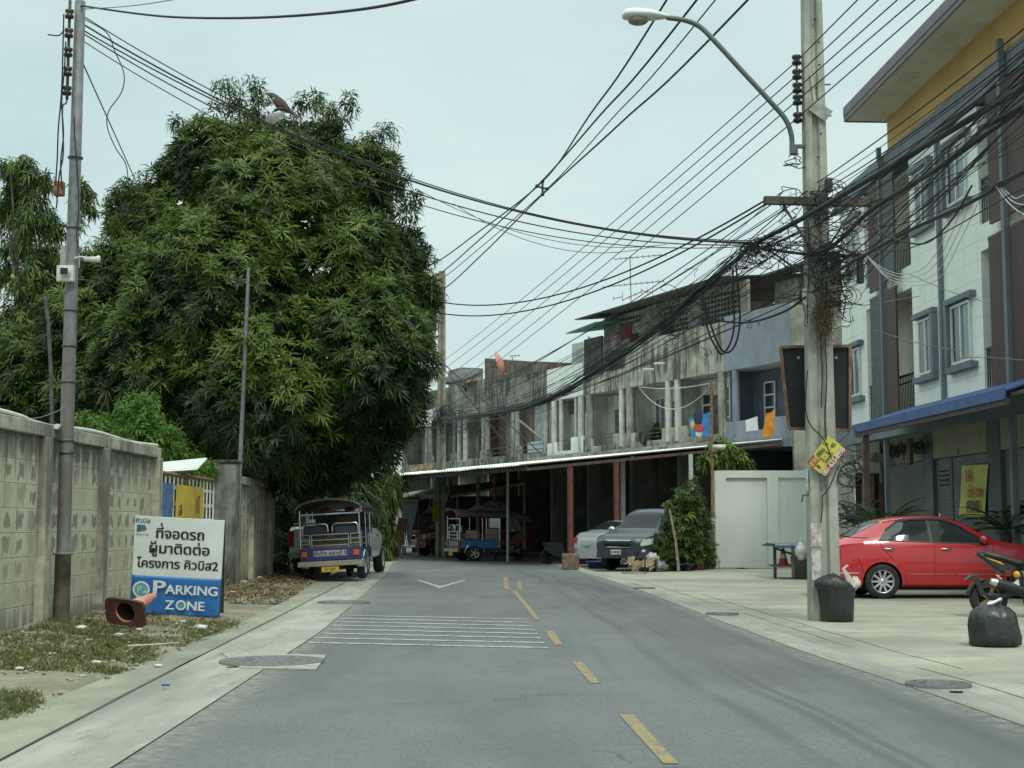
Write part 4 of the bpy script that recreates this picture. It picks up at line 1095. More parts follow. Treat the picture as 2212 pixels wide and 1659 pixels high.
# tall rusty post with camera and ropes
rp_ = thing('rusty_post', 'tall rusty steel post left of the white garden wall', 'post', (at(1541, 1200, 42.6).x, 42.6, 0))
mb = MB(); zt = at(1543, 826, 42.6).z; mb.lathe([(0.05, 0), (0.05, 2.4), (0.04, 2.41), (0.04, zt)], 10); mb.build('shaft', RUST, rp_)
mb = MB(); mb.lathe([(0.056, 1.3), (0.056, 1.5)], 10); mb.build('wrap', M('pale_wrap', (0.4, 0.42, 0.45), 0.6), rp_)
c = at(1556, 966, 42.4)
cc_ = thing('post_camera', 'white bullet camera on the rusty post above the garden wall', 'security camera', c)
mb = MB(); mb.lathe([(0.0, -0.22), (0.075, -0.22), (0.085, 0.15), (0.0, 0.15)], 12, 'X'); mb.build('housing', WHP, cc_)
mb = MB(); mb.tube([(-0.1, 0, -0.06), (-0.2, 0.12, -0.12)], 0.02, 6); mb.build('bracket', WHP, cc_)
ROPE = M('pale_rope', (0.42, 0.43, 0.38), 0.9)
tp_ = Vector((at(1543, 826, 42.6).x, 42.6, zt)); fx_ = FAC @ Vector((fac(1398, 862)[0], -0.1, fac(1398, 866)[1]))
for dz in (0.12, 0.85):
    mb = MB(); mb.tube(sag(tp_, FAC @ Vector((fac(1385, 864)[0], -0.1, 6.75)), dz), 0.018, 5)
    o = mb.build('rope', ROPE); tag(o, 'pale rope sagging from the rusty post to the stained facade' if dz > 0.5 else 'taut pale rope from the rusty post to the stained facade', 'rope', 'ropes from the rusty post')

# --- laundry
cloth('hanging_trousers_leg', None, None, (0, 0, 0), (0.01, 0, 0), (0.01, 0, -0.01), (0, 0, -0.01), ROPE, 1, 1)
bpy.data.objects.remove(bpy.data.objects['hanging_trousers_leg'])
ORG = M('orange_cloth', (0.62, 0.22, 0.02), 0.85, 0.12, 4)
tr = thing('orange_trousers', 'bright orange trousers hanging from a line on the blue-grey balcony', 'trousers', at(1660, 915, 47.6))
for (tl, tr_, br, bl, sd_) in (((1655, 893), (1668, 890), (1664, 943), (1646, 944), 1), ((1666, 890), (1673, 884), (1671, 938), (1655, 943), 2)):
    o = cloth('trouser_leg', None, None, at(*tl, 47.7), at(*tr_, 47.7), at(*br, 47.7), at(*bl, 47.7), ORG, 8, 10, 0.06, sd_, freq=4)
    o.parent = tr; o.matrix_parent_inverse = WM[tr.name].inverted()
cloth('white_towel', 'white cloth drying on the blue-grey balcony', 'towel', at(1610, 908, 48.6), at(1636, 899, 48.6), at(1638, 929, 48.6), at(1612, 932, 48.6), M('white_cloth', (0.56, 0.60, 0.60), 0.9, 0.05), fold=0.04, seed=2)
bt = cloth('printed_towel', 'blue printed towel hung over the stained balcony wall', 'towel', at(1487, 905, 52.3), at(1540, 888, 51.5), at(1540, 940, 51.5), at(1494, 945, 52.3), M('blue_cloth', (0.04, 0.19, 0.42), 0.9, 0.1, 3), fold=0.05, seed=4)
mb = MB()
def blob(px, py, rx, rz, mat, yy=51.3):
    m_ = MB(); c = at(px, py, yy); m_.ell(c, (rx, 0.02, rz), 10, 6, 0.3); o_ = m_.build('print_patch', mat, bt, world=True)
WM[bt.name] = Matrix.Identity(4)
blob(1508, 902, 0.17, 0.32, M('print_navy', (0.02, 0.03, 0.06), 0.9)); blob(1510, 925, 0.2, 0.14, M('print_red', (0.35, 0.06, 0.05), 0.9), 51.28); blob(1499, 918, 0.13, 0.2, M('print_yellow', (0.42, 0.36, 0.08), 0.9), 51.32); blob(1510, 937, 0.12, 0.13, M('print_white', (0.5, 0.5, 0.48), 0.9), 51.3)
cloth('maroon_cloth', 'dark red cloth hanging on the upper terrace', 'cloth', at(1339, 705, 58.0), at(1366, 698, 57.8), at(1366, 728, 57.8), at(1341, 736, 58.0), M('maroon_cloth', (0.10, 0.012, 0.02), 0.9), fold=0.04, seed=5)
cloth('purple_cloth', 'dull purple cloth hanging on the upper terrace', 'cloth', at(1318, 725, 58.6), at(1332, 720, 58.4), at(1332, 753, 58.4), at(1319, 757, 58.6), M('purple_cloth', (0.17, 0.10, 0.15), 0.9), fold=0.04, seed=6)
cloth('net_curtain', 'pale net draped by the balcony behind the far pole', 'net', at(872, 912, 74), at(940, 880, 72), at(930, 920, 72), at(868, 926, 74), NETW, fold=0.12, seed=8)
mb = MB(); c = FAC @ Vector((fac(1394, 945)[0], -0.12, fac(1394, 945)[1])); mb.tube([c + FXV * 0.24 * cos(a) + Vector((0, 0, 0.24 * sin(a))) for a in np.linspace(0, 2 * pi, 17)[:-1]], 0.045, 6, closed=True)
o = mb.build('hose_coil', M('black_rubber', (0.015, 0.015, 0.016), 0.6)); tag(o, 'black coiled hose hanging on a stained balcony', 'hose')
# --- dishes and aerials
def dish(label, c, r, nrm, mat, mesh=False):
    d = thing('satellite_dish', label, 'satellite dish', mat=frame(c, Vector(nrm).cross(Vector((0, 0, 1))), Vector(nrm).cross(Vector(nrm).cross(Vector((0, 0, 1)))) * -1), group='satellite dishes on the roofs')
    mb = MB(); mb.lathe([(0.01, 0)] + [(r * k, 0.28 * r * k * k) for k in (0.25, 0.5, 0.75, 1.0)] + [(r * 1.02, 0.28 * r), (r * 0.74, 0.13 * r), (r * 0.3, -0.01 * r), (0.01, -0.02)], 24); mb.build('reflector', mat, d)
    mb = MB()
    for k in range(3): mb.tube([(r * 0.95 * cos(k * 2.094), r * 0.95 * sin(k * 2.094), 0.26 * r), (0, 0, r * 0.85)], 0.02, 5)
    mb.build('strut', STEELD, d)
    mb = MB(); mb.lathe([(0.0, r * 0.8), (0.07, r * 0.8), (0.07, r * 1.0), (0, r * 1.0)], 8); mb.build('feed', STEELD, d)
    return d
p = FAC @ Vector((-17.4, 1.0, 9.2)); dish('dark mesh satellite dish on the stained roof by the tree', at(994, 803, 71), 1.05, (-0.30, -0.35, 1.0), M('dish_mesh', (0.07, 0.075, 0.075), 0.6, 0.2))
dish('orange satellite dish on the brown roof box', at(1086, 783, 66), 0.55, (0.92, -0.28, 0.30), M('dish_orange', (0.52, 0.20, 0.13), 0.5, 0.1, 4))
mb = MB(); c = at(1076, 800, 66.3); mb.tube([at(1086, 788, 66.1), at(1076, 796, 66.3), at(1077, 806, 66.3), at(1092, 808, 66.2)], 0.03, 6); o = mb.build('dish_bracket', M('pale_bracket', (0.45, 0.42, 0.38), 0.6)); tag(o, 'bent pale bracket holding the orange dish', 'bracket')
def aerial(label, px, pyb, pyt, Y, bars):
    d = thing('tv_aerial', label, 'television aerial', at(px, pyb, Y), group='television aerials on the roofs')
    AL = M('aluminium_dull', (0.16, 0.17, 0.17), 0.5, 0.1, metal=0.4)
    mb = MB(); mb.tube([at(px, pyb, Y), at(px - 2, pyt, Y)], 0.022, 6); mb.build('mast', AL, d, world=True)
    for (x0, y0, x1, y1, kind) in bars:
        mb = MB(); a, b_ = at(x0, y0, Y), at(x1, y1, Y); mb.tube([a, b_], 0.02, 5)
        n = int((b_ - a).length / 0.22)
        for i in range(n + 1):
            q = a.lerp(b_, i / max(1, n)); l_ = 0.16 + 0.2 * i / max(1, n)
            if kind == 'h': mb.tube([q + Vector((-0.05, -l_, 0.02)), q + Vector((0.05, l_, -0.02))], 0.010, 4)
            else: mb.tube([q + Vector((0, 0, -l_ * 0.6)), q + Vector((0, 0, l_ * 0.6))], 0.010, 4)
        mb.build('boom', AL, d, world=True)
aerial('tall many-armed television aerial on the old tin roof', 1363, 650, 556, 57, [(1328, 560, 1438, 550, 'h'), (1302, 620, 1434, 607, 'h'), (1325, 645, 1345, 641, 'v'), (1345, 648, 1386, 630, 'h'), (1386, 628, 1410, 632, 'v')])
aerial('small television aerial behind the orange dish', 1108, 782, 769, 67, [(1101, 769, 1122, 768, 'h')])
aerial('thin bent aerial mast beside the green canopy', 1273, 750, 728, 61, [(1272, 728, 1290, 740, 'h')])
# ================================================================== WHITE COMMERCIAL BUILDING (right)
BX = Vector((0.0443, -0.999, 0)).normalized(); BY = Vector((-BX.y, BX.x, 0))
BO = Vector((9.30, 39.6, 0))
BLD = frame(BO, BX, BY)
def wl(px, py, y=0.0):
    r = ray(px, py); t = (BO.dot(BY) + y) / r.dot(BY); q = r * t; q.z += CAM_H
    return (q - BO).dot(BX), q.z
def k6(x, y): return ((2900 + x / 1.8436) / 1.8228, (900 + y / 1.8436) / 1.8228)
def k5(x, y): return ((2900 + x / 1.659) / 1.8228, (y / 1.659) / 1.8228)
def w6(x, y, d=0.0): return wl(*k6(x, y), d)
def w5(x, y, d=0.0): return wl(*k5(x, y), d)
def bb(): mb = MB(); mb.X = BLD; return mb
wbld = thing('commercial_building', 'white boarded building with slate window hoods, brown louvres and an ochre top storey', 'building', mat=frame(BLD @ Vector((6, 0, 0)), BX, BY))

def board_mat():
    m, t, b = newmat('white_boarding')
    p = t.pos(); z = t.xyz(p)[2]
    fz = t.math('FRACT', t.math('DIVIDE', z, 0.40))
    j = t.ramp(t.math('ABSOLUTE', t.math('SUBTRACT', fz, 0.5)), 0.478, 0.495)
    f = t.noise(p, 1.2, 4)
    c = t.mix(t.ramp(f, 0.3, 0.7), (0.80, 0.83, 0.76), (0.74, 0.77, 0.70))
    g = t.noise(t.pos((2, 2, 0.2)), 2.0, 4)
    c = t.mix(t.math('MULTIPLY', t.ramp(g, 0.5, 0.75), 0.38), c, (0.54, 0.55, 0.47))
    c = t.mix(t.math('MULTIPLY', j, 0.55), c, (0.33, 0.35, 0.32))
    t.put(b.inputs['Base Color'], c); b.inputs['Roughness'].default_value = 0.8
    d = t.n('ShaderNodeBump'); d.inputs['Strength'].default_value = 0.5; d.inputs['Distance'].default_value = 0.01; d.invert = True
    t.put(d.inputs['Height'], j); t.put(b.inputs['Normal'], d.outputs['Normal'])
    return m
BOARD = board_mat()
SLATE = M('slate_paint', (0.15, 0.18, 0.20), 0.7, 0.08, 2, streak=0.12)
SLATED = M('dark_slate_paint', (0.10, 0.12, 0.135), 0.7, 0.08, 2)
OCHRE = M('ochre_render', (0.54, 0.35, 0.125), 0.85, 0.06, 0.8, streak=0.1, streakcol=(0.36, 0.22, 0.07))
SOFF = M('soffit_board', (0.62, 0.59, 0.47), 0.85, 0.06, 1.2, fine=0.1)
m, t, b = newmat('soffit_vent_slots'); p = t.pos(); y_ = t.xyz(p)[1]
t.put(b.inputs['Base Color'], t.mix(t.ramp(t.math('ABSOLUTE', t.math('SUBTRACT', t.math('FRACT', t.math('DIVIDE', y_, 0.06)), 0.5)), 0.28, 0.38), (0.58, 0.55, 0.44), (0.34, 0.32, 0.26))); SOFFV = m
FASC = M('fascia_purple_grey', (0.17, 0.145, 0.15), 0.6, 0.08, 3)
CREAM = M('cream_render', (0.66, 0.63, 0.50), 0.85, 0.06, 1.5, streak=0.12)

# geometry in facade coordinates: openings cut by building the wall as blocks
XE = 21.0                        # building continues out of the frame
L0 = -0.1
# recess 1 (narrow louvre bay), recess 2 (wide louvre bay at the frame edge)
r1a, r1b = w6(950, 900)[0], w6(1280, 700)[0]
r2a = w6(1790, 700)[0]; r2b = r2a + 4.0
zt1 = w6(1280, 460)[1]; zb2 = w5(1160, 1659)[1]
FL1, FL2, TOPW = 4.05, 7.55, 10.05
mb = bb()
def solid(x0, x1, z0, z1): mb.bx(x0, x1, 0, 0.25, z0, z1)
solid(L0, r1a, FL1 - 0.5, TOPW); solid(r1b, r2a, FL1 - 0.5, TOPW); solid(r2b, XE, FL1 - 0.5, TOPW)
for a, b_ in ((r1a, r1b), (r2a, r2b)):
    solid(a, b_, FL1 - 0.5, FL1 - 0.1); solid(a, b_, 6.95, 7.5)
mb.bx(L0, XE, 8, 8.2, 3.5, TOPW); mb.bx(L0, L0 + 0.2, 0.25, 8, 0, TOPW)
mb.build('wall', BOARD, wbld, world=True)
for a, b_ in ((r1a, r1b), (r2a, r2b)):
    mb = bb()
    mb.bx(a - 0.005, b_ + 0.005, 0.8, 0.9, FL1 - 0.1, TOPW)
    mb.bx(a - 0.1, a + 0.004, 0.252, 0.8, FL1 - 0.1, TOPW); mb.bx(b_ - 0.004, b_ + 0.1, 0.252, 0.8, FL1 - 0.1, TOPW)
    mb.bx(a + 0.005, b_ - 0.005, 0.252, 0.8, 6.96, 7.49); mb.bx(a + 0.005, b_ - 0.005, 0.252, 0.79, 9.95, TOPW)
    mb.build('recess_wall', CREAM, wbld, world=True)
mb = bb()
for a, b_ in ((r2a, r2b),):
    for zb, zt in ((3.96, 6.9), (7.51, 9.9)):
        mb.bx(a + 0.05, b_ - 0.5, 0.74, 0.795, zb, zt)
mb.build('recess_door', GLASSD, wbld, world=True)
# slate band under the ochre storey, ochre storey and roof
xo = w5(990, 900)[0]
mb = bb(); mb.bx(L0 - 0.25, XE, -0.10, 0.3, TOPW + 0.06, 10.62); mb.build('slate_band', SLATE, wbld, world=True, bevel=0.01)
mb = bb(); mb.bx(xo, XE, -0.02, 8.2, 10.622, 11.62); mb.build('top_storey', OCHRE, wbld, world=True)
mb = bb(); mb.bx(L0 - 0.25, xo - 0.01, 0.3, 8, 10.3, 10.6); mb.build('low_roof', SLATE, wbld, world=True)
# roof
OV = 1.0
xl = wl(1827.5, 262, -OV)[0]
mb = bb(); mb.bx(xl, XE, -OV, 9, 11.50, 11.56); mb.build('soffit', SOFF, wbld, world=True)
mb = bb(); mb.bx(xl - 0.03, XE, -OV - 0.05, -OV - 0.002, 11.48, 11.80); mb.bx(xl - 0.03, xl - 0.002, -OV - 0.002, 9, 11.47, 11.80); mb.bx(xl, XE, -OV - 0.07, -OV - 0.052, 11.60, 11.84); mb.build('fascia', FASC, wbld, world=True)
mb = bb(); mb.sheet([(xl - 0.03, -OV - 0.05, 11.83), (XE, -OV - 0.05, 11.83), (XE, 9, 12.9), (xl - 0.03, 9, 12.9)], 0.03); mb.build('roof', MATS['grey_tin'], wbld, world=True)
for cx_ in (xl + 3.2, xl + 5.8, xl + 8.6):
    mb = bb(); mb.bx(cx_, cx_ + 0.75, -0.74, -0.38, 11.492, 11.4995); mb.build('soffit_vent', SOFFV, wbld, world=True)

# windows with slate hoods and sills
def hooded(x0, x1, z0, z1, side, nm='window'):
    mb = bb(); mb.bx(x0, x1, -0.03, 0.03, z0, z1)
    f = MB(); f.X = BLD; w = 0.06
    for xx in (x0, (x0 + x1) / 2, x1): f.bx(xx - w / 2, xx + w / 2, -0.065, 0.02, z0, z1)
    for zz in (z0, z1): f.bx(x0 - w / 2 - .002, x1 + w / 2 + .002, -0.068, 0.02, zz - w / 2, zz + w / 2)
    wf = f.build(nm, M('white_aluminium', (0.60, 0.62, 0.60), 0.4, 0.05), wbld, world=True)
    mb.build('pane', GLASSB, wf, world=True)
    g = MB(); g.X = BLD; g.bx(x0 + 0.08, (x0 + x1) / 2 - 0.05, -0.045, -0.0305, z0 + 0.05, z1 - 0.05); g.build('open_sash', GLASSD, wf, world=True)
    pr = 0.15
    h = bb(); h.bx(x0 - 0.22, x1 + 0.30, -pr, -0.002, z0 - 0.21, z0 - 0.07)
    if side is None: h.build('sill', SLATE, wf, world=True, bevel=0.012); h = bb()
    h.bx(x0 - 0.22, x1 + 0.30, -pr, -0.002, z1 + 0.06, z1 + 0.19)
    if side is None: pass
    elif side: h.bx(x1 + 0.12, x1 + 0.30, -pr + 0.003, -0.002, z0 - 0.068, z1 + 0.058)
    else: h.bx(x0 - 0.22, x0 - 0.07, -pr + 0.003, -0.002, z0 - 0.068, z1 + 0.058)
    h.build('hood', SLATE, wf, world=True, bevel=0.012)
for za, zb in ((4.78, 6.02), (8.28, 9.52)):
    for (xa, xb, sd_) in ((w6(832, 1000)[0], w6(895, 1000)[0] + 0.12, None), (w6(1338, 800)[0], w6(1432, 800)[0], True), (w6(1578, 800)[0], w6(1712, 800)[0], False)):
        hooded(xa, xb, za, zb, sd_)
# thin slate downpipes / posts on the facade
for (px_, y_) in ((1508, -0.08),):
    xx = w6(px_, 700)[0]; mb = bb(); mb.bx(xx - 0.06, xx + 0.06, -0.10, -0.004, 3.9, TOPW - 0.002); mb.build('rail_post', SLATE, wbld, world=True)
# louvre screens
def louvre_mat():
    m, t, b = newmat('brown_louvre')
    p = t.pos(); y = t.xyz(p)[1]
    fz = t.math('FRACT', t.math('DIVIDE', y, 0.075)); j = t.ramp(t.math('ABSOLUTE', t.math('SUBTRACT', fz, 0.5)), 0.25, 0.42)
    c = t.mix(t.ramp(t.noise(p, 2, 3), 0.3, 0.7), (0.115, 0.062, 0.056), (0.088, 0.050, 0.046)); c = t.mix(j, c, (0.03, 0.018, 0.017))
    t.put(b.inputs['Base Color'], c); b.inputs['Roughness'].default_value = 0.6
    return m
LOUV = louvre_mat()
LOUVG = M('grey_green_louvre', (0.085, 0.105, 0.105), 0.6, 0.15, 9)
def louvre(x0, x1, z0, z1, mat, y=-0.16):
    mb = bb(); n = max(3, int((x1 - x0) / 0.075))
    for i in range(n):
        a = x0 + (x1 - x0) * i / n; mb.bx(a, a + (x1 - x0) / n * 0.8, y - 0.03, y, z0 + 0.03, z1 - 0.03)
    mb.bx(x0, x1, y + 0.002, y + 0.02, z0, z1)
    mb.bx(x0 - 0.02, x1 + 0.02, y - 0.035, y + 0.03, z0 - 0.04, z0 + 0.028); mb.bx(x0 - 0.02, x1 + 0.02, y - 0.035, y + 0.03, z1 - 0.028, z1 + 0.04)
    mb.build('louvre_screen', mat, wbld, world=True)
xa, xm0, xm1, xb = [w6(v_, 900, -0.16)[0] for v_ in (985, 1063, 1092, 1172)]
louvre(xa, xm0, 3.75, w6(1000, 535)[1], LOUVG); louvre(xm1, xb, 3.75, w6(1172, 458)[1] + 0.05, LOUV)
z2b = w6(1010, 465)[1]
louvre(xa, xm0, z2b, 9.9, LOUV); louvre(xm1, xb, z2b + 0.1, 9.9, LOUVG)
mb = bb(); mb.bx((xm0 + xm1) / 2 - 0.06, (xm0 + xm1) / 2 + 0.06, -0.24, -0.14, 0.0, 10.8); mb.build('slate_column', SLATE, wbld, world=True)
xc, xd0, xd1 = [w6(v_, 700, -0.16)[0] for v_ in (1858, 1972, 2014)]
louvre(xc, xd0, 3.9, w6(1870, 90)[1], LOUV); louvre(xd1, xd1 + 1.2, 3.9, w6(1870, 90)[1], LOUV)
louvre(w5(1690, 700)[0], xd0, 7.35, 9.95, LOUV); louvre(xd1, xd1 + 1.2, 7.35, 9.95, LOUV)
mb = bb(); mb.bx((xd0 + xd1) / 2 - 0.07, (xd0 + xd1) / 2 + 0.07, -0.26, -0.14, 0.0, 10.85); mb.build('slate_column', SLATE, wbld, world=True)
# balcony railings in the recesses
for (a, b_, zf) in ((r1a, r1b, FL1 - 0.1), (r1a, r1b, 7.5), (r2a, r2b, FL1 - 0.1), (r2a, r2b, 7.5)):
    mb = bb(); n = int((b_ - a) / 0.12)
    for i in range(n + 1): xx = a + 0.03 + (b_ - a - 0.06) * i / n; mb.bx(xx - 0.009, xx + 0.009, 0.05, 0.068, zf, zf + 0.95)
    mb.bx(a + 0.01, b_ - 0.01, 0.04, 0.08, zf + 0.93, zf + 0.98); mb.bx(a + 0.01, b_ - 0.01, 0.04, 0.08, zf + 0.76, zf + 0.79)
    mb.build('balcony_rail', M('black_iron', (0.018, 0.02, 0.021), 0.5), wbld, world=True)
# ground floor: slate beam, cream lintel band, roller shutters
mb = bb(); mb.bx(L0 - 0.2, XE, -0.32, -0.004, 3.42, 3.92); mb.build('ground_beam', SLATE, wbld, world=True)
xs0 = wl(1909, 1010, 0.6)[0]
mb = bb(); mb.bx(xs0, XE, 0.55, 0.65, 2.86, 3.545); mb.build('lintel_band', M('shaded_cream', (0.29, 0.275, 0.20), 0.85, 0.06, 1.5, streak=0.3, streakcol=(0.2, 0.19, 0.14)), wbld, world=True)  # cream darkened, shade under the awning put into the band's colour
mb = bb(); mb.bx(L0, XE, 1.6, 1.7, 0, 3.54); mb.build('ground_floor_wall', SLATED, wbld, world=True)
def shutter_mat():
    m, t, b = newmat('grey_roller_shutter')
    p = t.pos(); z = t.xyz(p)[2]
    fz = t.math('FRACT', t.math('DIVIDE', z, 0.085)); j = t.ramp(fz, 0.75, 1.0)
    c = t.mix(t.ramp(t.noise(p, 1.5, 3), 0.3, 0.7), (0.17, 0.185, 0.185), (0.13, 0.145, 0.145)); c = t.mix(t.math('MULTIPLY', j, 0.8), c, (0.05, 0.055, 0.055))
    t.put(b.inputs['Base Color'], c); b.inputs['Roughness'].default_value = 0.45; b.inputs['Metallic'].default_value = 0.2
    d = t.n('ShaderNodeBump'); d.inputs['Strength'].default_value = 0.6; d.inputs['Distance'].default_value = 0.02
    t.put(d.inputs['Height'], fz); t.put(b.inputs['Normal'], d.outputs['Normal'])
    return m
SHUT = shutter_mat()
edges = [xs0 + 0.15]
for px in (2004, 2023, 2142, 2167): edges.append(wl(px, 1100, 0.6)[0])
def shutter(a, b_):
    mb = bb(); mb.bx(a, b_, 0.62, 0.66, 0.02, 2.84); mb.build('roller_shutter', SHUT, wbld, world=True)
def pier(a, b_, mat=SLATED):
    mb = bb(); mb.bx(a, b_, 0.53, 0.9, 0, 3.54); mb.build('pier', mat, wbld, world=True)
pier(xs0 - 0.12, xs0 + 0.12)
e1, e2, e3, e4 = edges[1:]
shutter(xs0 + 0.13, e1 - 0.02); pier(e1 - 0.01, e2); 
em = wl(2118, 1100, 0.6)[0] - 1.0
shutter(e2 + 0.02, e2 + (e3 - e2) * 0.29); mb = bb(); mb.bx(e2 + (e3 - e2) * 0.295, e2 + (e3 - e2) * 0.325, 0.6, 0.68, 0, 2.84); mb.build('shutter_guide', SLATED, wbld, world=True); shutter(e2 + (e3 - e2) * 0.33, e3 - 0.02)
pier(e3, e4 + 0.1); shutter(e4 + 0.12, e4 + 3.2); pier(e4 + 3.22, e4 + 3.6); shutter(e4 + 3.62, e4 + 7.5)
mb = bb()
for k in range(28):
    i, j = k % 7, k // 7; mb.bx(e2 + 0.25 + i * 0.10, e2 + 0.31 + i * 0.10, 0.612, 0.6195, 2.2 + j * 0.11, 2.24 + j * 0.11)
mb.build('shutter_vent', M('vent_hole', (0.03, 0.035, 0.035), 1), wbld, world=True)
for px, py in ((1953, 992), (2070, 974)):
    xx, zz = wl(px, py, 0.55); mb = bb(); mb.bx(xx - 0.05, xx + 0.05, 0.53, 0.548, zz - 0.07, zz + 0.07); mb.build('house_number', M('plate_grey', (0.12, 0.13, 0.13), 0.5), wbld, world=True)

# blue awning
ba = thing('blue_awning', 'blue metal awning over the roller shutters of the white building', 'awning', mat=frame(BLD @ Vector((6, -1, 3.4)), BX, BY))
AOFF = -1.5
ax0, az0 = wl(1844, 916, AOFF); ax1, az1 = wl(2172, 853, AOFF)
az = (az0 + az1) / 2
BLUEM = M('blue_metal', (0.035, 0.085, 0.25), 0.5, 0.1, 2.5, streak=0.2, streakcol=(0.05, 0.10, 0.22))
mb = bb(); mb.sheet([(ax0, AOFF, az + 0.02), (ax1, AOFF, az + 0.02), (ax1, -0.325, az + 0.42), (ax0, -0.325, az + 0.42)], 0.03); mb.bx(ax0, ax1, AOFF - 0.02, AOFF + 0.01, az - 0.14, az + 0.05); mb.build('roof_sheet', BLUEM, ba, world=True)
mb = bb(); mb.sheet([(ax1 + 0.01, AOFF + 0.1, az - 0.04), (XE, AOFF + 0.1, az - 0.04), (XE, -0.325, az + 0.30), (ax1 + 0.01, -0.325, az + 0.30)], 0.05); mb.build('dark_sheet', M('dark_awning', (0.05, 0.06, 0.065), 0.7), ba, world=True)
mb = bb()
for xx in np.linspace(ax0 + 0.1, ax1 - 0.1, 8): mb.bar((xx, AOFF + 0.1, az - 0.09), (xx, -0.33, az + 0.27), 0.05, 0.08)
mb.bx(ax0, ax1, AOFF + 0.02, AOFF + 0.08, az - 0.24, az - 0.14)
mb.build('frame', M('brown_steel', (0.075, 0.05, 0.045), 0.6, 0.2), ba, world=True)
xx, _ = wl(1870, 1000, AOFF + 0.1)
mb = bb(); mb.bx(xx - 0.07, xx + 0.07, AOFF + 0.03, AOFF + 0.17, 0, az - 0.2); mb.build('support_post', M('brown_post_paint', (0.14, 0.085, 0.075), 0.6, 0.12, 6, streak=0.3), ba, world=True)
xx, _ = wl(2185, 900, AOFF - 0.1); xk = xx
# messy wires and bracket under the awning
mb = bb(); rr = random.Random(3)
for k in range(26):
    a = xs0 + 0.3 + rr.random() * 3.2; pts = []
    for i in range(9): pts.append((a + i * 0.14 + rr.uniform(-.05, .05), 0.35 + rr.uniform(-.08, .08), 3.30 + rr.uniform(-.20, .10) - 0.12 * sin(i / 8 * pi)))
    mb.tube(pts, 0.011, 4)
o = mb.build('wire_tangle', M('cable_black', (0.012, 0.013, 0.014), 0.7)); tag(o, 'tangled black wires under the blue awning', 'wires', kind='stuff')
mb = bb(); mb.bx(e1 - 0.25, e1 - 0.02, 0.2, 0.29, 2.75, 3.4); o = mb.build('meter_box', M('meter_dark', (0.07, 0.06, 0.055), 0.6, 0.2)); tag(o, 'dark meter box on the pier under the awning', 'meter box')

# yellow banner on the shutter
yb = thing('rent_banner', 'creased yellow banner with red and black lettering on the grey roller shutter', 'banner', mat=frame(BLD @ Vector((wl(2078, 1115, 0.5)[0], 0.58, wl(2078, 1115, 0.5)[1])), BX, BY))
def wbp(px, py, d=0.50): x, z = wl(px, py, d); return BLD @ Vector((x, d, z))
o = cloth('sheet', None, None, wbp(2078, 1006), wbp(2135, 1003), wbp(2128, 1116), wbp(2072, 1114), M('banner_lemon', (0.56, 0.53, 0.10), 0.5, 0.08, 2), fold=0.035, seed=9)
o.parent = yb; o.matrix_parent_inverse = WM[yb.name].inverted()
mb = MB()
def ybt(body, px, py, size, **kw):
    x, z = wl(px, py, 0.44); 
    fit = kw.pop('fit', None); v, f_ = text_mesh(body, size, 0.0)
    if fit: kw['sx'] = fit / (max(p[0] for p in v) - min(p[0] for p in v))
    add_text(mb, body, size, frame(BLD @ Vector((x, 0.44, z)), BX, BY), **kw)
ybt('ให้', 2092, 1040, 0.30, bold=0.004, dup=0.03, fit=0.32); ybt('เช่า / ขาย', 2105, 1074, 0.34, bold=0.004, dup=0.03, fit=0.80)
mb.build('red_lettering', M('banner_red', (0.36, 0.06, 0.06), 0.6), yb, world=True)
mb = MB(); ybt('099769455', 2102, 1108, 0.40, bold=0.006, dup=0.02, fit=0.80); mb.build('black_lettering', M('banner_black', (0.06, 0.07, 0.03), 0.6), yb, world=True)

# little timber shrine-like shelter left of the shutters
sh = thing('timber_shelter', 'small brown timber shelter with a gabled roof left of the shutters', 'shelter', at(1878, 1100, 37))
Yk = 37.5
TIMB = M('brown_timber', (0.11, 0.06, 0.04), 0.8, 0.2, 4, streak=0.4)
mb = MB()
for px in (1866, 1902): p = at(px, 1060, Yk); mb.bx(p.x - 0.06, p.x + 0.06, Yk - 0.06, Yk + 0.06, 0, p.z + 0.2)
mb.build('post', TIMB, sh, world=True)
mb = MB(); ap, l_, r_ = at(1893, 976, Yk - 0.5), at(1845, 1018, Yk - 0.5), at(1925, 990, Yk - 0.5)
for q in (l_, r_): mb.sheet([q, ap, ap + Vector((0, 1.6, 0)), q + Vector((0, 1.6, 0))], 0.07)
mb.build('roof', M('straw_roof', (0.26, 0.22, 0.15), 0.9, 0.2, 6, bump=0.4), sh, world=True)
mb = MB(); p, q = at(1850, 1022, Yk), at(1905, 1140, Yk); mb.bx(p.x, q.x, Yk + 0.1, Yk + 0.16, 0.3, p.z); mb.build('back_panel', M('dark_panel', (0.05, 0.035, 0.03), 0.8, 0.3), sh, world=True)
mb = MB(); p = at(1885, 1060, Yk - 0.1); mb.bx(p.x - 0.05, p.x + 0.05, Yk - 0.1, Yk - 0.02, 0.9, 2.6); mb.build('middle_post', M('ochre_timber', (0.20, 0.13, 0.06), 0.8, 0.2), sh, world=True)
# board leaning, pale jagged boards beside the pole
p = at(1826, 985, 36); q = at(1846, 985, 36)
mb = MB(); mb.bx(p.x, q.x, 36, 36.08, 2.2, at(1836, 963, 36).z); o = mb.build('pale_boards', M('pale_board', (0.42, 0.42, 0.37), 0.8, 0.1, 5, streak=0.5)); tag(o, 'pale weathered boards behind the concrete pole', 'boards')
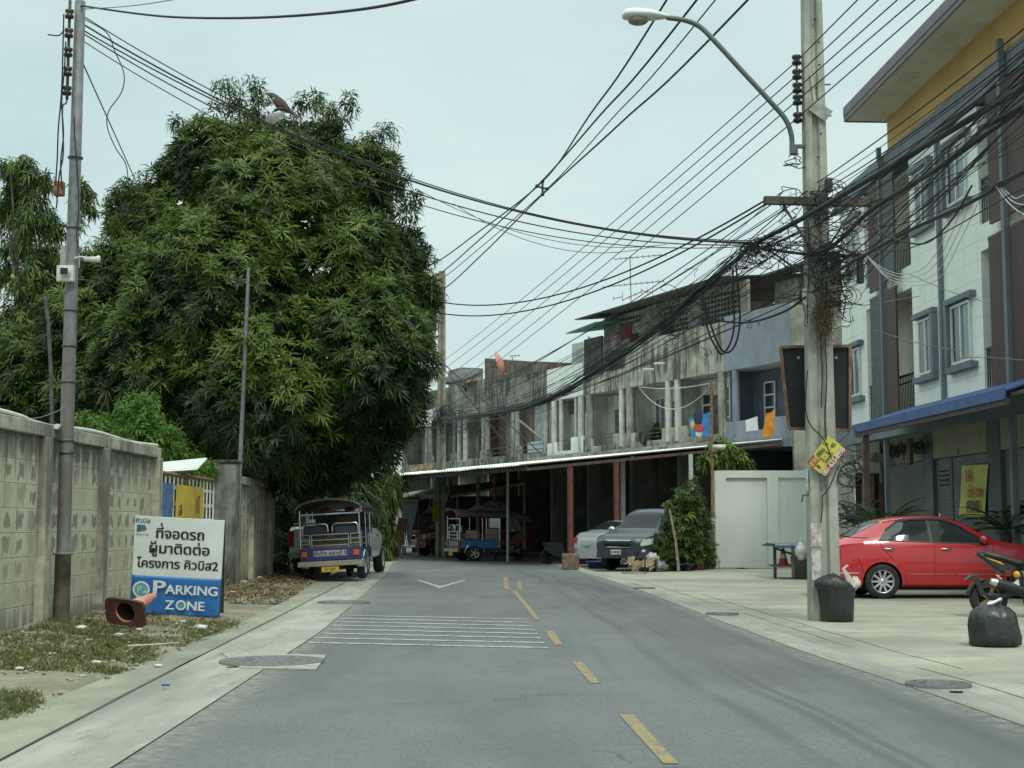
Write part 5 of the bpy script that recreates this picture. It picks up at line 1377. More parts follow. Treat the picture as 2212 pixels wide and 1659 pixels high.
# ================================================================== VEHICLES
RUB = M('tyre_rubber', (0.022, 0.023, 0.024), 0.85, 0.15, 12, fine=0.2)
ALLOY = M('alloy_silver', (0.50, 0.52, 0.52), 0.35, 0.08, 9, metal=0.55)
CHROME = M('chrome', (0.62, 0.64, 0.64), 0.15, 0.05, 5, metal=0.9)
WELL = M('wheel_well_black', (0.012, 0.012, 0.012), 0.95)
CARGLASS = M('car_glass', (0.022, 0.027, 0.028), 0.05, 0.1, 1.0, spec=0.8)
CLEARG = M('pale_windscreen', (0.12, 0.16, 0.17), 0.05, 0.1, 1.0, spec=0.9)
TRIMB = M('black_trim', (0.018, 0.019, 0.02), 0.5)
TAILR = M('tail_lamp_red', (0.35, 0.025, 0.02), 0.2, 0.1)
HEADL = M('headlamp_glass', (0.55, 0.60, 0.58), 0.12, 0.2, 25, col2=(0.30, 0.33, 0.32), spec=0.8)
AMBER = M('lamp_amber', (0.55, 0.11, 0.02), 0.25, 0.1)
PLATEW = M('plate_white', (0.5, 0.51, 0.49), 0.5)

def smooth1(a, s):
    k = np.exp(-0.5 * (np.arange(-3 * s, 3 * s + 1) / s) ** 2); k /= k.sum()
    return np.convolve(np.pad(a, 3 * s, mode='edge'), k, 'valid')
class Body:
    """car body from stations (x, half width, underside z, belt z, top z, roof half width)"""
    def __init__(s, st, sm=4):
        a = np.array(st, float); s.x0, s.x1 = a[0, 0], a[-1, 0]
        s.X = np.arange(s.x0, s.x1 + 1e-6, 0.02)
        s.P = [smooth1(np.interp(s.X, a[:, 0], a[:, i]), sm) for i in range(1, 6)]
    def par(s, x): return [float(np.interp(x, s.X, p)) for p in s.P]
    def sec(s, x):
        W, zb, be, zt, rw = s.par(x)
        g = max(0.02, zt - be)
        cab = min(1.0, max(0.0, (g - 0.1) / 0.25))
        sh = 0.985 * (1 - cab) + 0.955 * cab
        e = 0.012 + 0.05 * cab
        return [(0.0, zb), (0.86 * W, zb), (0.955 * W, zb + 0.05), (0.985 * W, zb + 0.16), (W, zb + 0.55 * (be - zb) * 0.8), (0.998 * W, be - 0.17), (0.98 * W, be - 0.06), (sh * W, be),
                (sh * W + (rw - sh * W) * 0.5 + 0.018 * cab, be + (g - e) * 0.52), (rw, zt - e), (rw * 0.90, zt - e * 0.35), (rw * 0.6, zt - 0.004), (0.0, zt + 0.008)]
    def side(s, x, z):
        p = s.sec(x)
        for (y0, z0), (y1, z1) in zip(p[1:10], p[2:11]):
            if z0 <= z <= z1: return y0 + (y1 - y0) * (z - z0) / max(1e-6, z1 - z0)
        return p[9][0] if z > p[9][1] else p[1][0]
    def top(s, x, y):
        p = s.sec(x); y = abs(y)
        for (y0, z0), (y1, z1) in zip(p[9:], p[10:]):
            if y1 <= y <= y0: return z1 + (z0 - z1) * (y - y1) / max(1e-6, y0 - y1)
        return p[9][1]
    def mesh(s, step=0.045):
        n = int((s.x1 - s.x0) / step); rings = []
        for i in range(n + 1):
            x = s.x0 + (s.x1 - s.x0) * i / n; h = s.sec(x)
            rings.append([(x, y, z) for y, z in h] + [(x, -y, z) for y, z in reversed(h[1:-1])])
        mb = MB(); mb.loft(rings, cap=True); return mb
    def panel(s, lo, hi, side, off=0.006, nz=4, step=0.04):
        """conformal patch on the flank between lower and upper polylines in (x, z)"""
        lo = np.array(lo, float); hi = np.array(hi, float)
        xa, xb = max(lo[0, 0], hi[0, 0]), min(lo[-1, 0], hi[-1, 0]); n = max(2, int((xb - xa) / step))
        rings = []
        for i in range(n + 1):
            x = xa + (xb - xa) * i / n; z0 = np.interp(x, lo[:, 0], lo[:, 1]); z1 = max(z0 + 1e-3, np.interp(x, hi[:, 0], hi[:, 1]))
            rings.append([(x, side * (s.side(x, z0 + (z1 - z0) * j / nz) + off), z0 + (z1 - z0) * j / nz) for j in range(nz + 1)])
        mb = MB(); mb.loft(rings, cap=False, ring_closed=False); return mb
    def screen(s, xa, xb, ya, yb, off=0.007, n=12, ny=8):
        rings = []
        for i in range(n + 1):
            x = xa + (xb - xa) * i / n; yy = ya + (yb - ya) * i / n
            rings.append([(x, -yy + 2 * yy * j / ny, s.top(x, -yy + 2 * yy * j / ny) + off) for j in range(ny + 1)])
        mb = MB(); mb.loft(rings, cap=False, ring_closed=False); return mb

def cut_arches(o, wheels, rad, W, depth=0.30):
    for (wx, wz) in wheels:
        for sd_ in (-1, 1):
            mb = MB(); ring = [(wx + rad * cos(a), wz + rad * sin(a)) for a in np.linspace(0, 2 * pi, 33)[:-1]]
            mb.prism(ring, sd_ * (W - depth), sd_ * (W + 0.3)); c = mb.build('cutter', WELL); c.parent = o.parent
            md = o.modifiers.new('b', 'BOOLEAN'); md.operation = 'DIFFERENCE'; md.object = c; md.solver = 'EXACT'
    dg = bpy.context.evaluated_depsgraph_get()
    me = bpy.data.meshes.new_from_object(o.evaluated_get(dg))
    if len(me.materials) < 2: me.materials.append(WELL)
    cs = [m_.object for m_ in o.modifiers]
    o.modifiers.clear(); o.data = me
    for c in cs: bpy.data.objects.remove(c)
    for p in me.polygons:
        c = p.center
        for (wx, wz) in wheels:
            d = hypot(c.x - wx, c.z - wz)
            if d < rad + 0.004 and abs(c.y) > W - depth - 0.01 and (d > rad - 0.02 or abs(abs(c.y) - (W - depth)) < 0.01): p.material_index = 1
    me.set_sharp_from_angle(angle=radians(38))
    return o

def wheel(par, x, y, z, r, w, spokes=8, rim=ALLOY, rr=0.66, side=1, style='spoke'):
    t_ = bpy.data.objects.new('wheel', None); COL.objects.link(t_); t_.parent = par; WM[t_.name] = WM[par.name]
    t_.location = (x, y, z); t_.empty_display_size = 0.1
    q = r * rr; h = w / 2
    mb = MB(); mb.lathe([(q, -h * 0.9), (r * 0.93, -h), (r * 0.985, -h * 0.75), (r, -h * 0.4), (r, h * 0.4), (r * 0.985, h * 0.75), (r * 0.93, h), (q, h * 0.9)], 36, 'Y'); mb.build('tyre', RUB, t_)
    mb = MB(); s_ = side
    mb.lathe([(q, s_ * h * 0.9), (q * 0.93, s_ * h * 0.86), (q * 0.90, s_ * h * 0.35)], 32, 'Y')
    mb.lathe([(0.0, s_ * h * 0.82), (q * 0.20, s_ * h * 0.82), (q * 0.25, s_ * h * 0.6)], 20, 'Y')
    for k in range(spokes):
        a = 2 * pi * k / spokes
        mb.bar((q * 0.2 * cos(a), s_ * h * 0.66, q * 0.2 * sin(a)), (q * 0.93 * cos(a), s_ * h * 0.74, q * 0.93 * sin(a)), q * (0.19 if spokes > 6 else 0.30), h * 0.2, (0, 1, 0))
    mb.build('rim', rim, t_)
    mb = MB(); mb.disc((0, s_ * h * 0.34, 0), q * 0.91, 'Y', 24); mb.build('hub_recess', WELL, t_)
    return t_
def hplace(fwd, org):
    f_ = Vector((fwd[0], fwd[1], 0)).normalized(); return frame(Vector(org), f_, Vector((-f_.y, f_.x, 0)))

# ---------------------------------------------------------------- red saloon (origin: ground under the rear wheels)
def paint(name, c, c2=None): return M(name, c, 0.32, 0.04, 0.8, col2=c2, coat=0.8, spec=0.5)
REDC = paint('red_car_paint', (0.47, 0.014, 0.02))
DR = 25.15
car = thing('red_saloon', 'glossy red saloon car parked nose-in on the forecourt behind the concrete pole', 'car',
            mat=hplace((1, 0.012), (at(1903, 1250, DR).x, DR + 0.75, 0.0)))
B = Body([(-0.98, 0.45, 0.40, 0.56, 0.60, 0.40), (-0.96, 0.62, 0.33, 0.66, 0.72, 0.50), (-0.93, 0.73, 0.27, 0.80, 0.88, 0.60), (-0.86, 0.79, 0.22, 0.90, 1.00, 0.66), (-0.66, 0.83, 0.20, 0.95, 1.035, 0.66), (-0.50, 0.84, 0.20, 0.965, 1.10, 0.62), (-0.15, 0.85, 0.20, 0.975, 1.28, 0.575), (0.12, 0.855, 0.20, 0.98, 1.385, 0.565),
          (0.45, 0.86, 0.20, 0.98, 1.435, 0.57), (0.9, 0.86, 0.20, 0.975, 1.452, 0.575), (1.28, 0.86, 0.20, 0.965, 1.43, 0.575), (1.6, 0.86, 0.20, 0.955, 1.29, 0.59), (1.95, 0.855, 0.20, 0.945, 1.09, 0.64), (2.12, 0.85, 0.20, 0.92, 1.01, 0.68), (2.6, 0.835, 0.20, 0.86, 0.94, 0.68), (3.0, 0.80, 0.21, 0.78, 0.85, 0.64), (3.2, 0.73, 0.23, 0.68, 0.74, 0.56), (3.32, 0.58, 0.30, 0.56, 0.60, 0.45)], 3)
bo = B.mesh().build('body', REDC, car)
cut_arches(bo, [(0.0, 0.30), (2.52, 0.30)], 0.345, 0.86)
for x in (0.0, 2.52):
    for s_ in (-1, 1): wheel(car, x, s_ * 0.755, 0.305, 0.305, 0.19, 10, side=s_, rr=0.66)
for s_ in (-1, 1):
    B.panel([(-0.03, 1.03), (0.85, 0.99)], [(-0.03, 1.035), (0.05, 1.14), (0.16, 1.25), (0.34, 1.345), (0.6, 1.385), (0.85, 1.393)], s_).build('rear_side_window', CARGLASS, car)
    B.panel([(0.85, 0.99), (0.90, 0.988)], [(0.85, 1.393), (0.90, 1.391)], s_, 0.005, 4, 0.01).build('pillar_trim', TRIMB, car)
    B.panel([(0.90, 0.988), (1.86, 0.965)], [(0.90, 1.391), (1.0, 1.388), (1.2, 1.365), (1.45, 1.26), (1.70, 1.12), (1.86, 0.97)], s_).build('front_side_window', CARGLASS, car)
    B.panel([(0.10, 1.19), (0.34, 1.345), (0.6, 1.382), (1.0, 1.384), (1.2, 1.36), (1.5, 1.23)], [(0.10, 1.215), (0.34, 1.378), (0.6, 1.41), (1.0, 1.41), (1.2, 1.39), (1.5, 1.25)], s_, 0.022, 2).build('rain_visor', TRIMB, car)
    B.panel([(-0.06, 1.012), (1.9, 0.945)], [(-0.06, 1.028), (1.9, 0.962)], s_, 0.009, 1).build('window_trim', TRIMB, car)
    B.panel([(0.47, 0.42), (1.25, 0.42)], [(0.47, 0.445), (1.25, 0.445)], s_, 0.012, 1).build('side_moulding', M('red_moulding', (0.50, 0.10, 0.10), 0.4), car)
    B.panel([(1.29, 0.42), (2.1, 0.42)], [(1.29, 0.445), (2.1, 0.445)], s_, 0.012, 1).build('side_moulding', MATS['red_moulding'], car)
    B.panel([(-0.95, 0.44), (-0.42, 0.44)], [(-0.95, 0.462), (-0.42, 0.462)], s_, 0.010, 1).build('bumper_moulding', M('chrome_strip', (0.5, 0.5, 0.48), 0.3), car)
    for hx in (0.12, 1.12):
        y = B.side(hx, 0.865); mb = MB(); mb.tube([(hx - 0.075, s_ * (y + 0.008), 0.868), (hx - 0.05, s_ * (y + 0.03), 0.872), (hx + 0.05, s_ * (y + 0.03), 0.870), (hx + 0.075, s_ * (y + 0.008), 0.866)], 0.016, 8); mb.build('door_handle', CHROME, car)
    mb = MB()
    for (xa, za, xb, zb) in ((0.89, 0.22, 0.93, 0.98), (-0.05, 1.02, 0.02, 0.86), (0.02, 0.86, 0.22, 0.66), (0.36, 0.48, 0.44, 0.22), (1.93, 0.22, 1.96, 0.94), (-0.33, 0.46, -0.42, 0.72)):
        pts = []
        for k in range(9): x = xa + (xb - xa) * k / 8; z = za + (zb - za) * k / 8; pts.append((x, s_ * (B.side(x, z) + 0.0012), z))
        mb.tube(pts, 0.0045, 4)
    mb.build('door_seam', M('seam_dark_red', (0.08, 0.004, 0.006), 0.6), car)
    mb = MB(); y = B.side(1.78, 1.02); mb.ell((1.80, s_ * (y + 0.10), 1.03), (0.075, 0.10, 0.075), 12, 8); mb.build('door_mirror', REDC, car)
    B.panel([(-0.96, 0.66), (-0.72, 0.70)], [(-0.96, 0.84), (-0.72, 0.86)], s_, 0.008, 3).build('tail_lamp', TAILR, car)
    B.panel([(2.92, 0.58), (3.18, 0.56)], [(2.92, 0.70), (3.18, 0.66)], s_, 0.008, 3).build('headlamp', HEADL, car)
    mb = MB(); pts = [(x, s_ * 0.545, B.top(x, 0.545) + 0.012) for x in np.arange(0.1, 1.35, 0.06)]; mb.tube(pts, 0.012, 5); mb.build('roof_gutter', REDC, car)
B.screen(-0.53, 0.06, 0.60, 0.50).build('rear_window', CLEARG, car)
B.screen(1.36, 2.02, 0.52, 0.62).build('windscreen', CARGLASS, car)
mb = MB(); mb.bx(-0.6, 3.0, -0.6, 0.6, 0.15, 0.21); mb.build('underbody', WELL, car)
mb = MB(); mb.lathe([(0.0, 0.0), (0.014, 0.0), (0.006, 0.05), (0, 0.05)], 8, o=(1.20, -0.3, 1.44)); mb.build('aerial_stub', PVC, car)

# ---------------------------------------------------------------- white pickup at the left kerb
WHC = paint('white_car_paint', (0.62, 0.64, 0.60))
pk = thing('white_pickup', 'dusty white pickup truck parked on the verge ahead of the blue tuk-tuk', 'pickup truck', mat=hplace((0.045, 1), (-4.50, 35.8, 0.02)))
B = Body([(-1.15, 0.80, 0.52, 1.08, 1.14, 0.70), (-1.10, 0.88, 0.46, 1.16, 1.22, 0.80), (-0.9, 0.90, 0.42, 1.18, 1.24, 0.82), (0.35, 0.90, 0.40, 1.18, 1.24, 0.80), (0.42, 0.90, 0.40, 1.16, 1.50, 0.72), (0.62, 0.90, 0.40, 1.14, 1.72, 0.64), (1.2, 0.90, 0.40, 1.13, 1.76, 0.65), (1.75, 0.90, 0.40, 1.12, 1.70, 0.66), (2.35, 0.89, 0.40, 1.08, 1.18, 0.72), (2.9, 0.87, 0.42, 0.98, 1.06, 0.70), (3.3, 0.80, 0.45, 0.88, 0.95, 0.62), (3.42, 0.66, 0.5, 0.75, 0.82, 0.5)], 3)
bo = B.mesh().build('body', WHC, pk); cut_arches(bo, [(0.0, 0.36), (2.85, 0.36)], 0.43, 0.90)
for x in (0.0, 2.85):
    for s_ in (-1, 1): wheel(pk, x, s_ * 0.79, 0.36, 0.36, 0.24, 6, side=s_, rr=0.6)
for s_ in (-1, 1):
    B.panel([(0.72, 1.20), (1.25, 1.19)], [(0.72, 1.5), (0.85, 1.64), (1.25, 1.67)], s_).build('rear_side_window', CARGLASS, pk)
    B.panel([(1.32, 1.19), (2.15, 1.17)], [(1.32, 1.67), (1.70, 1.62), (2.15, 1.2)], s_).build('front_side_window', CARGLASS, pk)
    mb = MB(); mb.bx(-1.17, -1.06, s_ * 0.74, s_ * 0.88, 0.72, 1.12); mb.build('tail_lamp', TAILR, pk, bevel=0.01)
    mb = MB(); mb.bx(1.55, 1.69, s_ * 0.87, s_ * 0.92, 0.98, 1.02); mb.build('door_handle', TRIMB, pk)
    mb = MB(); mb.ell((2.05, s_ * 1.02, 1.2), (0.05, 0.08, 0.06), 10, 7); mb.build('door_mirror', TRIMB, pk)
mb = MB(); mb.bx(-1.175, -1.10, -0.72, 0.72, 0.66, 1.17); mb.build('tailgate', WHC, pk, bevel=0.02)
mb = MB(); mb.bx(-1.28, -1.08, -0.86, 0.86, 0.46, 0.60); mb.build('rear_bumper', M('dull_chrome', (0.40, 0.41, 0.40), 0.35, 0.1, metal=0.5), pk, bevel=0.02)
B.screen(0.40, 0.6, 0.68, 0.6).build('rear_window', CARGLASS, pk); B.screen(1.8, 2.3, 0.60, 0.68).build('windscreen', CARGLASS, pk)
mb = MB(); mb.tube([(-1.05, -0.78, 1.28), (0.3, -0.78, 1.30), (0.3, 0.78, 1.30), (-1.05, 0.78, 1.28)], 0.022, 6); mb.build('bed_rail', STEELD, pk)

# ---------------------------------------------------------------- dark grey pickup nose-out under the awning
GRC = M('dark_grey_paint', (0.035, 0.045, 0.054), 0.4, 0.04, 0.8, coat=0.25)
SHADEG = M('shaded_glass', (0.012, 0.014, 0.015), 0.25, 0.1, 1.0, spec=0.25)  # car glass darkened to paint the cab's shade under the awning
def lorry(t_, PT, L=4.4, W=0.90, grille=True, glass=CARGLASS, front=True):
    B = Body([(-L + 1.0, W * 0.9, 0.5, 1.05, 1.12, W * 0.7), (-L + 1.15, W, 0.45, 1.10, 1.18, W * 0.8), (-1.9, W, 0.42, 1.10, 1.18, W * 0.8), (-1.75, W, 0.42, 1.10, 1.55, W * 0.72), (-1.5, W, 0.42, 1.10, 1.74, W * 0.70), (-0.6, W, 0.42, 1.10, 1.75, W * 0.70), (-0.2, W, 0.42, 1.09, 1.62, W * 0.70), (0.35, W * 0.99, 0.42, 1.06, 1.16, W * 0.76), (0.7, W * 0.97, 0.40, 1.0, 1.10, W * 0.75), (1.05, W * 0.93, 0.38, 0.94, 1.03, W * 0.72), (1.22, W * 0.84, 0.38, 0.86, 0.93, W * 0.66), (1.30, W * 0.70, 0.45, 0.72, 0.80, W * 0.5)], 3)
    bo = B.mesh().build('body', PT, t_); xr = -L + 2.05
    cut_arches(bo, [(xr, 0.36), (0.42, 0.36)], 0.43, W)
    for x in (xr, 0.42):
        for s_ in (-1, 1): wheel(t_, x, s_ * (W - 0.11), 0.36, 0.36, 0.24, 6, side=s_, rr=0.62)
    for s_ in (-1, 1):
        B.panel([(-1.5, 1.15), (-0.85, 1.15)], [(-1.5, 1.6), (-1.3, 1.66), (-0.85, 1.67)], s_).build('rear_side_window', glass, t_)
        B.panel([(-0.78, 1.15), (0.1, 1.13)], [(-0.78, 1.67), (-0.45, 1.64), (0.1, 1.2)], s_).build('front_side_window', glass, t_)
        B.panel([(0.80, 0.76), (1.24, 0.70)], [(0.80, 0.93), (1.24, 0.88)], s_, 0.014, 4).build('headlamp', HEADL, t_)
        mb = MB(); mb.ell((1.12, s_ * (W * 0.80), 0.56), (0.10, 0.09, 0.07), 12, 8); mb.build('fog_lamp', HEADL, t_)
        mb = MB(); mb.ell((0.0, s_ * (W + 0.12), 1.15), (0.08, 0.12, 0.09), 12, 8); mb.build('door_mirror', CHROME, t_)
    B.screen(-0.28, 0.32, W * 0.62, W * 0.72).build('windscreen', CLEARG if PT is not GRC else glass, t_)
    mb = MB(); w = W * 0.60
    rows = (0.66, 0.75, 0.84)
    for z in rows: mb.tube([(1.20, -w, z), (1.315, -w * 0.5, z), (1.325, w * 0.5, z), (1.20, w, z)], 0.03, 6)
    mb.tube([(1.20, -w, 0.66), (1.19, -w, 0.84)], 0.022, 6); mb.tube([(1.20, w, 0.66), (1.19, w, 0.84)], 0.022, 6)
    mb.build('grille', CHROME, t_)
    mb = MB(); mb.tube([(1.16, -w, 0.75), (1.27, -w * 0.5, 0.75), (1.28, w * 0.5, 0.75), (1.16, w, 0.75)], 0.10, 8); mb.build('grille_back', WELL, t_)
    mb = MB(); mb.loft([[(1.02, -W * 0.98, z), (1.24, -W * 0.78, z), (1.36, -W * 0.4, z), (1.36, W * 0.4, z), (1.24, W * 0.78, z), (1.02, W * 0.98, z)] for z in (0.36, 0.42, 0.58, 0.62)], cap=False, ring_closed=False); mb.build('front_bumper', PT, t_)
    mb = MB(); mb.bx(1.375, 1.385, -0.17, 0.17, 0.46, 0.60); n_ = mb.build('number_plate', PLATEW, t_)
    mb = MB()
    for k in range(5): mb.bx(1.386, 1.388, -0.13 + k * 0.056, -0.10 + k * 0.056, 0.50, 0.56)
    mb.build('plate_mark', TRIMB, n_)
    return B
suv = thing('grey_pickup', 'dark grey pickup facing the street under the white awning', 'pickup truck', mat=hplace((-0.60, -0.80), (3.72, 40.95, 0.0)))
lorry(suv, GRC, 3.75, glass=SHADEG)
redt = thing('red_pickup', 'dark red pickup with a chrome grille beyond the far concrete pole', 'pickup truck', mat=hplace((-0.90, -0.40), (-2.92, 58.9, 0.0)))
lorry(redt, paint('dark_red_paint', (0.33, 0.035, 0.04)), 4.8)
mb = MB(); mb.tube([(1.30, -0.75, 0.42), (1.50, -0.5, 0.42), (1.50, 0.5, 0.42), (1.30, 0.75, 0.42)], 0.03, 8); mb.tube([(1.46, -0.25, 0.42), (1.40, -0.25, 0.85)], 0.03, 6); mb.tube([(1.46, 0.25, 0.42), (1.40, 0.25, 0.85)], 0.03, 6); mb.build('bull_bar', CHROME, redt)
# silver saloon seen from behind
SLC = paint('silver_paint', (0.33, 0.37, 0.38))
sv = thing('silver_saloon', 'silver saloon seen from behind, parked beside the grey pickup', 'car', mat=hplace((0.85, 0.53), (at(1276, 1180, 43.3).x + 0.55, 43.75, 0.0)))
B = Body([(-0.78, 0.66, 0.34, 0.60, 0.66, 0.5), (-0.75, 0.78, 0.27, 0.86, 0.92, 0.62), (-0.62, 0.82, 0.24, 0.96, 1.05, 0.66), (-0.3, 0.85, 0.22, 0.98, 1.10, 0.64), (0.25, 0.85, 0.22, 0.98, 1.40, 0.57), (1.2, 0.85, 0.22, 0.97, 1.45, 0.57), (1.6, 0.85, 0.22, 0.96, 1.30, 0.6), (2.1, 0.84, 0.22, 0.92, 1.02, 0.66), (2.9, 0.8, 0.24, 0.80, 0.88, 0.6), (3.2, 0.6, 0.3, 0.6, 0.65, 0.45)], 3)
bo = B.mesh().build('body', SLC, sv); cut_arches(bo, [(0.0, 0.30), (2.5, 0.30)], 0.345, 0.85)
for x in (0.0, 2.5):
    for s_ in (-1, 1): wheel(sv, x, s_ * 0.75, 0.3, 0.3, 0.19, 8, side=s_)
for s_ in (-1, 1):
    B.panel([(-0.76, 0.72), (-0.55, 0.74)], [(-0.76, 0.90), (-0.55, 0.92)], s_, 0.012, 3).build('tail_lamp', TAILR, sv)
    mb = MB(); mb.bx(-0.80, -0.72, s_ * 0.54, s_ * 0.74, 0.72, 0.88); mb.build('tail_lamp', TAILR, sv, bevel=0.015)
    B.panel([(0.1, 1.02), (1.9, 1.0)], [(0.1, 1.05), (0.4, 1.33), (1.2, 1.39), (1.45, 1.28), (1.9, 1.01)], s_).build('side_window', CARGLASS, sv)
B.screen(-0.25, 0.22, 0.58, 0.5).build('rear_window', CARGLASS, sv)
mb = MB(); mb.loft([[(-0.60, -0.80, z), (-0.80, -0.66, z), (-0.86, -0.3, z), (-0.86, 0.3, z), (-0.80, 0.66, z), (-0.60, 0.80, z)] for z in (0.28, 0.34, 0.54, 0.58)], cap=False, ring_closed=False); mb.build('rear_bumper', SLC, sv)
mb = MB(); mb.bx(-0.80, -0.785, -0.20, 0.20, 0.66, 0.80); mb.build('number_plate', PLATEW, sv)

# ---------------------------------------------------------------- tuk-tuks
BROWNV = M('brown_vinyl', (0.15, 0.11, 0.085), 0.6, 0.15, 6)
CANOPY = M('canopy_black', (0.035, 0.03, 0.028), 0.75, 0.25, 5)
def tuktuk(label, M4, side_col, rear_col, canopy_col, under_col, name='tuk_tuk', detail=True):
    t_ = thing(name, label, 'tuk-tuk', mat=M4)
    for s_ in (-1, 1): wheel(t_, 0, s_ * 0.62, 0.28, 0.28, 0.17, 5, side=s_, rr=0.62)
    wheel(t_, 1.95, 0, 0.26, 0.26, 0.12, 5, side=1, rr=0.6)
    mb = MB(); mb.bx(-0.55, 0.95, -0.58, 0.58, 0.40, 0.46); mb.bx(-0.4, 1.9, -0.2, 0.2, 0.30, 0.399); mb.build('chassis', STEELD, t_)
    for s_ in (-1, 1):
        mb = MB(); mb.bx(-0.52, 0.95, s_ * 0.66, s_ * 0.70, 0.47, 0.72); mb.build('side_panel', side_col, t_, bevel=0.01)
        mb = MB(); mb.loft([[(0.36 * cos(a), y, 0.30 + 0.36 * sin(a)) for y in (s_ * 0.53, s_ * 0.72)] for a in np.linspace(-0.05, pi + 0.05, 17)], cap=False, ring_closed=False); f_ = mb.build('mudguard', CHROME, t_); f_.modifiers.new('t', 'SOLIDIFY').thickness = 0.015
    mb = MB(); mb.bx(-0.58, -0.53, -0.70, 0.70, 0.46, 0.74); mb.build('rear_panel', rear_col, t_, bevel=0.01)
    if detail:
        mb = MB(); mb.loft([[(-0.586, y, 0.555 + k) for y in np.linspace(-0.38, 0.38, 9)] for k in (0.0, 0.125)], cap=False, ring_closed=False); q = mb.build('name_board', M('pale_name_board', (0.36, 0.36, 0.40), 0.6, 0.1, 12), t_)
        mb = MB(); add_text(mb, 'รถรับจ้าง นนทบุรี 589', 0.125, frame((-0.588, 0.0, 0.58), (0, -1, 0), (1, 0, 0)), 0.006, sx=0.86, dup=0.03); mb.build('lettering', M('board_ink', (0.07, 0.06, 0.14), 0.6), q)
    for s_ in (-1, 1):
        mb = MB(); mb.bx(-0.62, -0.583, s_ * 0.53, s_ * 0.66, 0.55, 0.67); mb.build('tail_lamp', AMBER, t_, bevel=0.008)
    mb = MB(); mb.bx(-0.68, -0.60, -0.74, 0.74, 0.33, 0.445); mb.build('rear_bumper', M('beige_bumper', (0.27, 0.25, 0.19), 0.6, 0.1, 5), t_, bevel=0.01)
    mb = MB(); mb.bx(-0.66, -0.645, -0.20, 0.20, 0.20, 0.325); n_ = mb.build('number_plate', M('plate_yellow', (0.50, 0.34, 0.04), 0.5, 0.1, 20), t_)
    mb = MB(); add_text(mb, 'ยค 589', 0.08, frame((-0.662, 0, 0.235), (0, -1, 0), (1, 0, 0)), 0.004); mb.build('lettering', BLK, n_)
    # rails
    mb = MB()
    for y in (-0.68, 0.68): mb.tube([(-0.55, y, 0.46), (-0.55, y, 1.60)], 0.021, 8); mb.tube([(0.95, y, 0.46), (0.95, y, 1.60)], 0.021, 8); mb.tube([(0.30, y, 0.72), (0.30, y, 1.58)], 0.015, 6)
    for y in (-0.68, 0.68):
        for z in (0.80, 0.94): mb.tube([(-0.55, y, z), (0.95, y, z)], 0.014, 6)
    for z in (0.80, 0.92, 1.04):
        mb.tube([(-0.56, -0.42, z), (-0.56, 0.42, z)], 0.013, 6)
    for y in (-0.42, 0.42): mb.tube([(-0.56, y, 0.74), (-0.56, y, 1.04)], 0.013, 6)
    for s_ in (-1, 1):
        for z in (0.83, 0.93, 1.04): mb.tube([(-0.56, s_ * 0.47, z), (-0.56, s_ * 0.67, z)], 0.012, 6)
        mb.tube([(-0.56, s_ * 0.47, 0.80), (-0.56, s_ * 0.47, 1.05)], 0.012, 6)
        mb.tube([(-0.50, s_ * 0.64, 1.05), (-0.50, s_ * 0.63, 1.24), (-0.50, s_ * 0.58, 1.28), (-0.50, s_ * 0.12, 1.28), (-0.50, s_ * 0.06, 1.24), (-0.50, s_ * 0.05, 1.10)], 0.018, 8)
    mb.build('rail_frame', CHROME, t_)
    mb = MB(); mb.tube([(-0.55, -0.68, 1.50), (-0.55, 0.68, 1.50)], 0.02, 8); mb.build('cross_bar', M('blue_white_bar', (0.10, 0.25, 0.42), 0.4, 0.1, 2, col2=(0.6, 0.62, 0.6)), t_)
    for s_ in (-1, 1):
        mb = MB(); mb.bx(-0.46, -0.38, s_ * 0.08, s_ * 0.62, 0.98, 1.25); mb.build('seat_back', M('dark_blue_vinyl', (0.025, 0.03, 0.05), 0.5, 0.2, 6), t_, bevel=0.03)
    mb = MB(); mb.bx(-0.40, 0.1, -0.60, 0.60, 0.66, 0.80); mb.build('seat', BROWNV, t_, bevel=0.03)
    mb = MB(); mb.bx(0.12, 0.20, -0.62, 0.62, 0.50, 1.08); mb.build('inner_panel', M('tan_quilt', (0.25, 0.21, 0.155), 0.6, 0.15, 10, bump=0.4), t_, bevel=0.02)
    mb = MB(); mb.bx(0.95, 1.02, -0.62, 0.62, 0.45, 1.15); mb.bx(1.05, 1.35, -0.3, 0.3, 0.55, 0.75); mb.build('driver_bulkhead', rear_col, t_, bevel=0.02)
    mb = MB(); mb.bx(1.0, 1.015, -0.62, 0.62, 1.17, 1.55); mb.build('cab_window', GLASSD, t_)
    for y in (-0.30, 0.28):
        mb = MB(); mb.ell((0.5, y, 1.60), (0.08, 0.13, 0.07), 12, 7); mb.build('ceiling_ornament', M('orange_ornament', (0.20, 0.035, 0.012), 0.7, 0.3, 20), t_)
    # canopy: an arched shell
    rings = []; 
    for x in (-0.68, -0.5, 0.2, 1.2, 1.9, 2.15):
        dz = -0.16 * max(0, (x - 1.0) / 1.15) ** 1.5
        rings.append([(x, 0.76 * sin(a) , 1.56 + dz + 0.28 * (cos(a) ** 0.8 if cos(a) > 0 else 0)) for a in np.linspace(-pi / 2, pi / 2, 15)])
    mb = MB(); mb.loft(rings, cap=False, ring_closed=False); c_ = mb.build('canopy', canopy_col, t_); c_.modifiers.new('t', 'SOLIDIFY').thickness = 0.02
    mb = MB(); mb.loft([[Vector(p) + Vector((0, 0, -0.035)) for p in r_] for r_ in rings], cap=False, ring_closed=False); mb.build('headlining', under_col, t_)
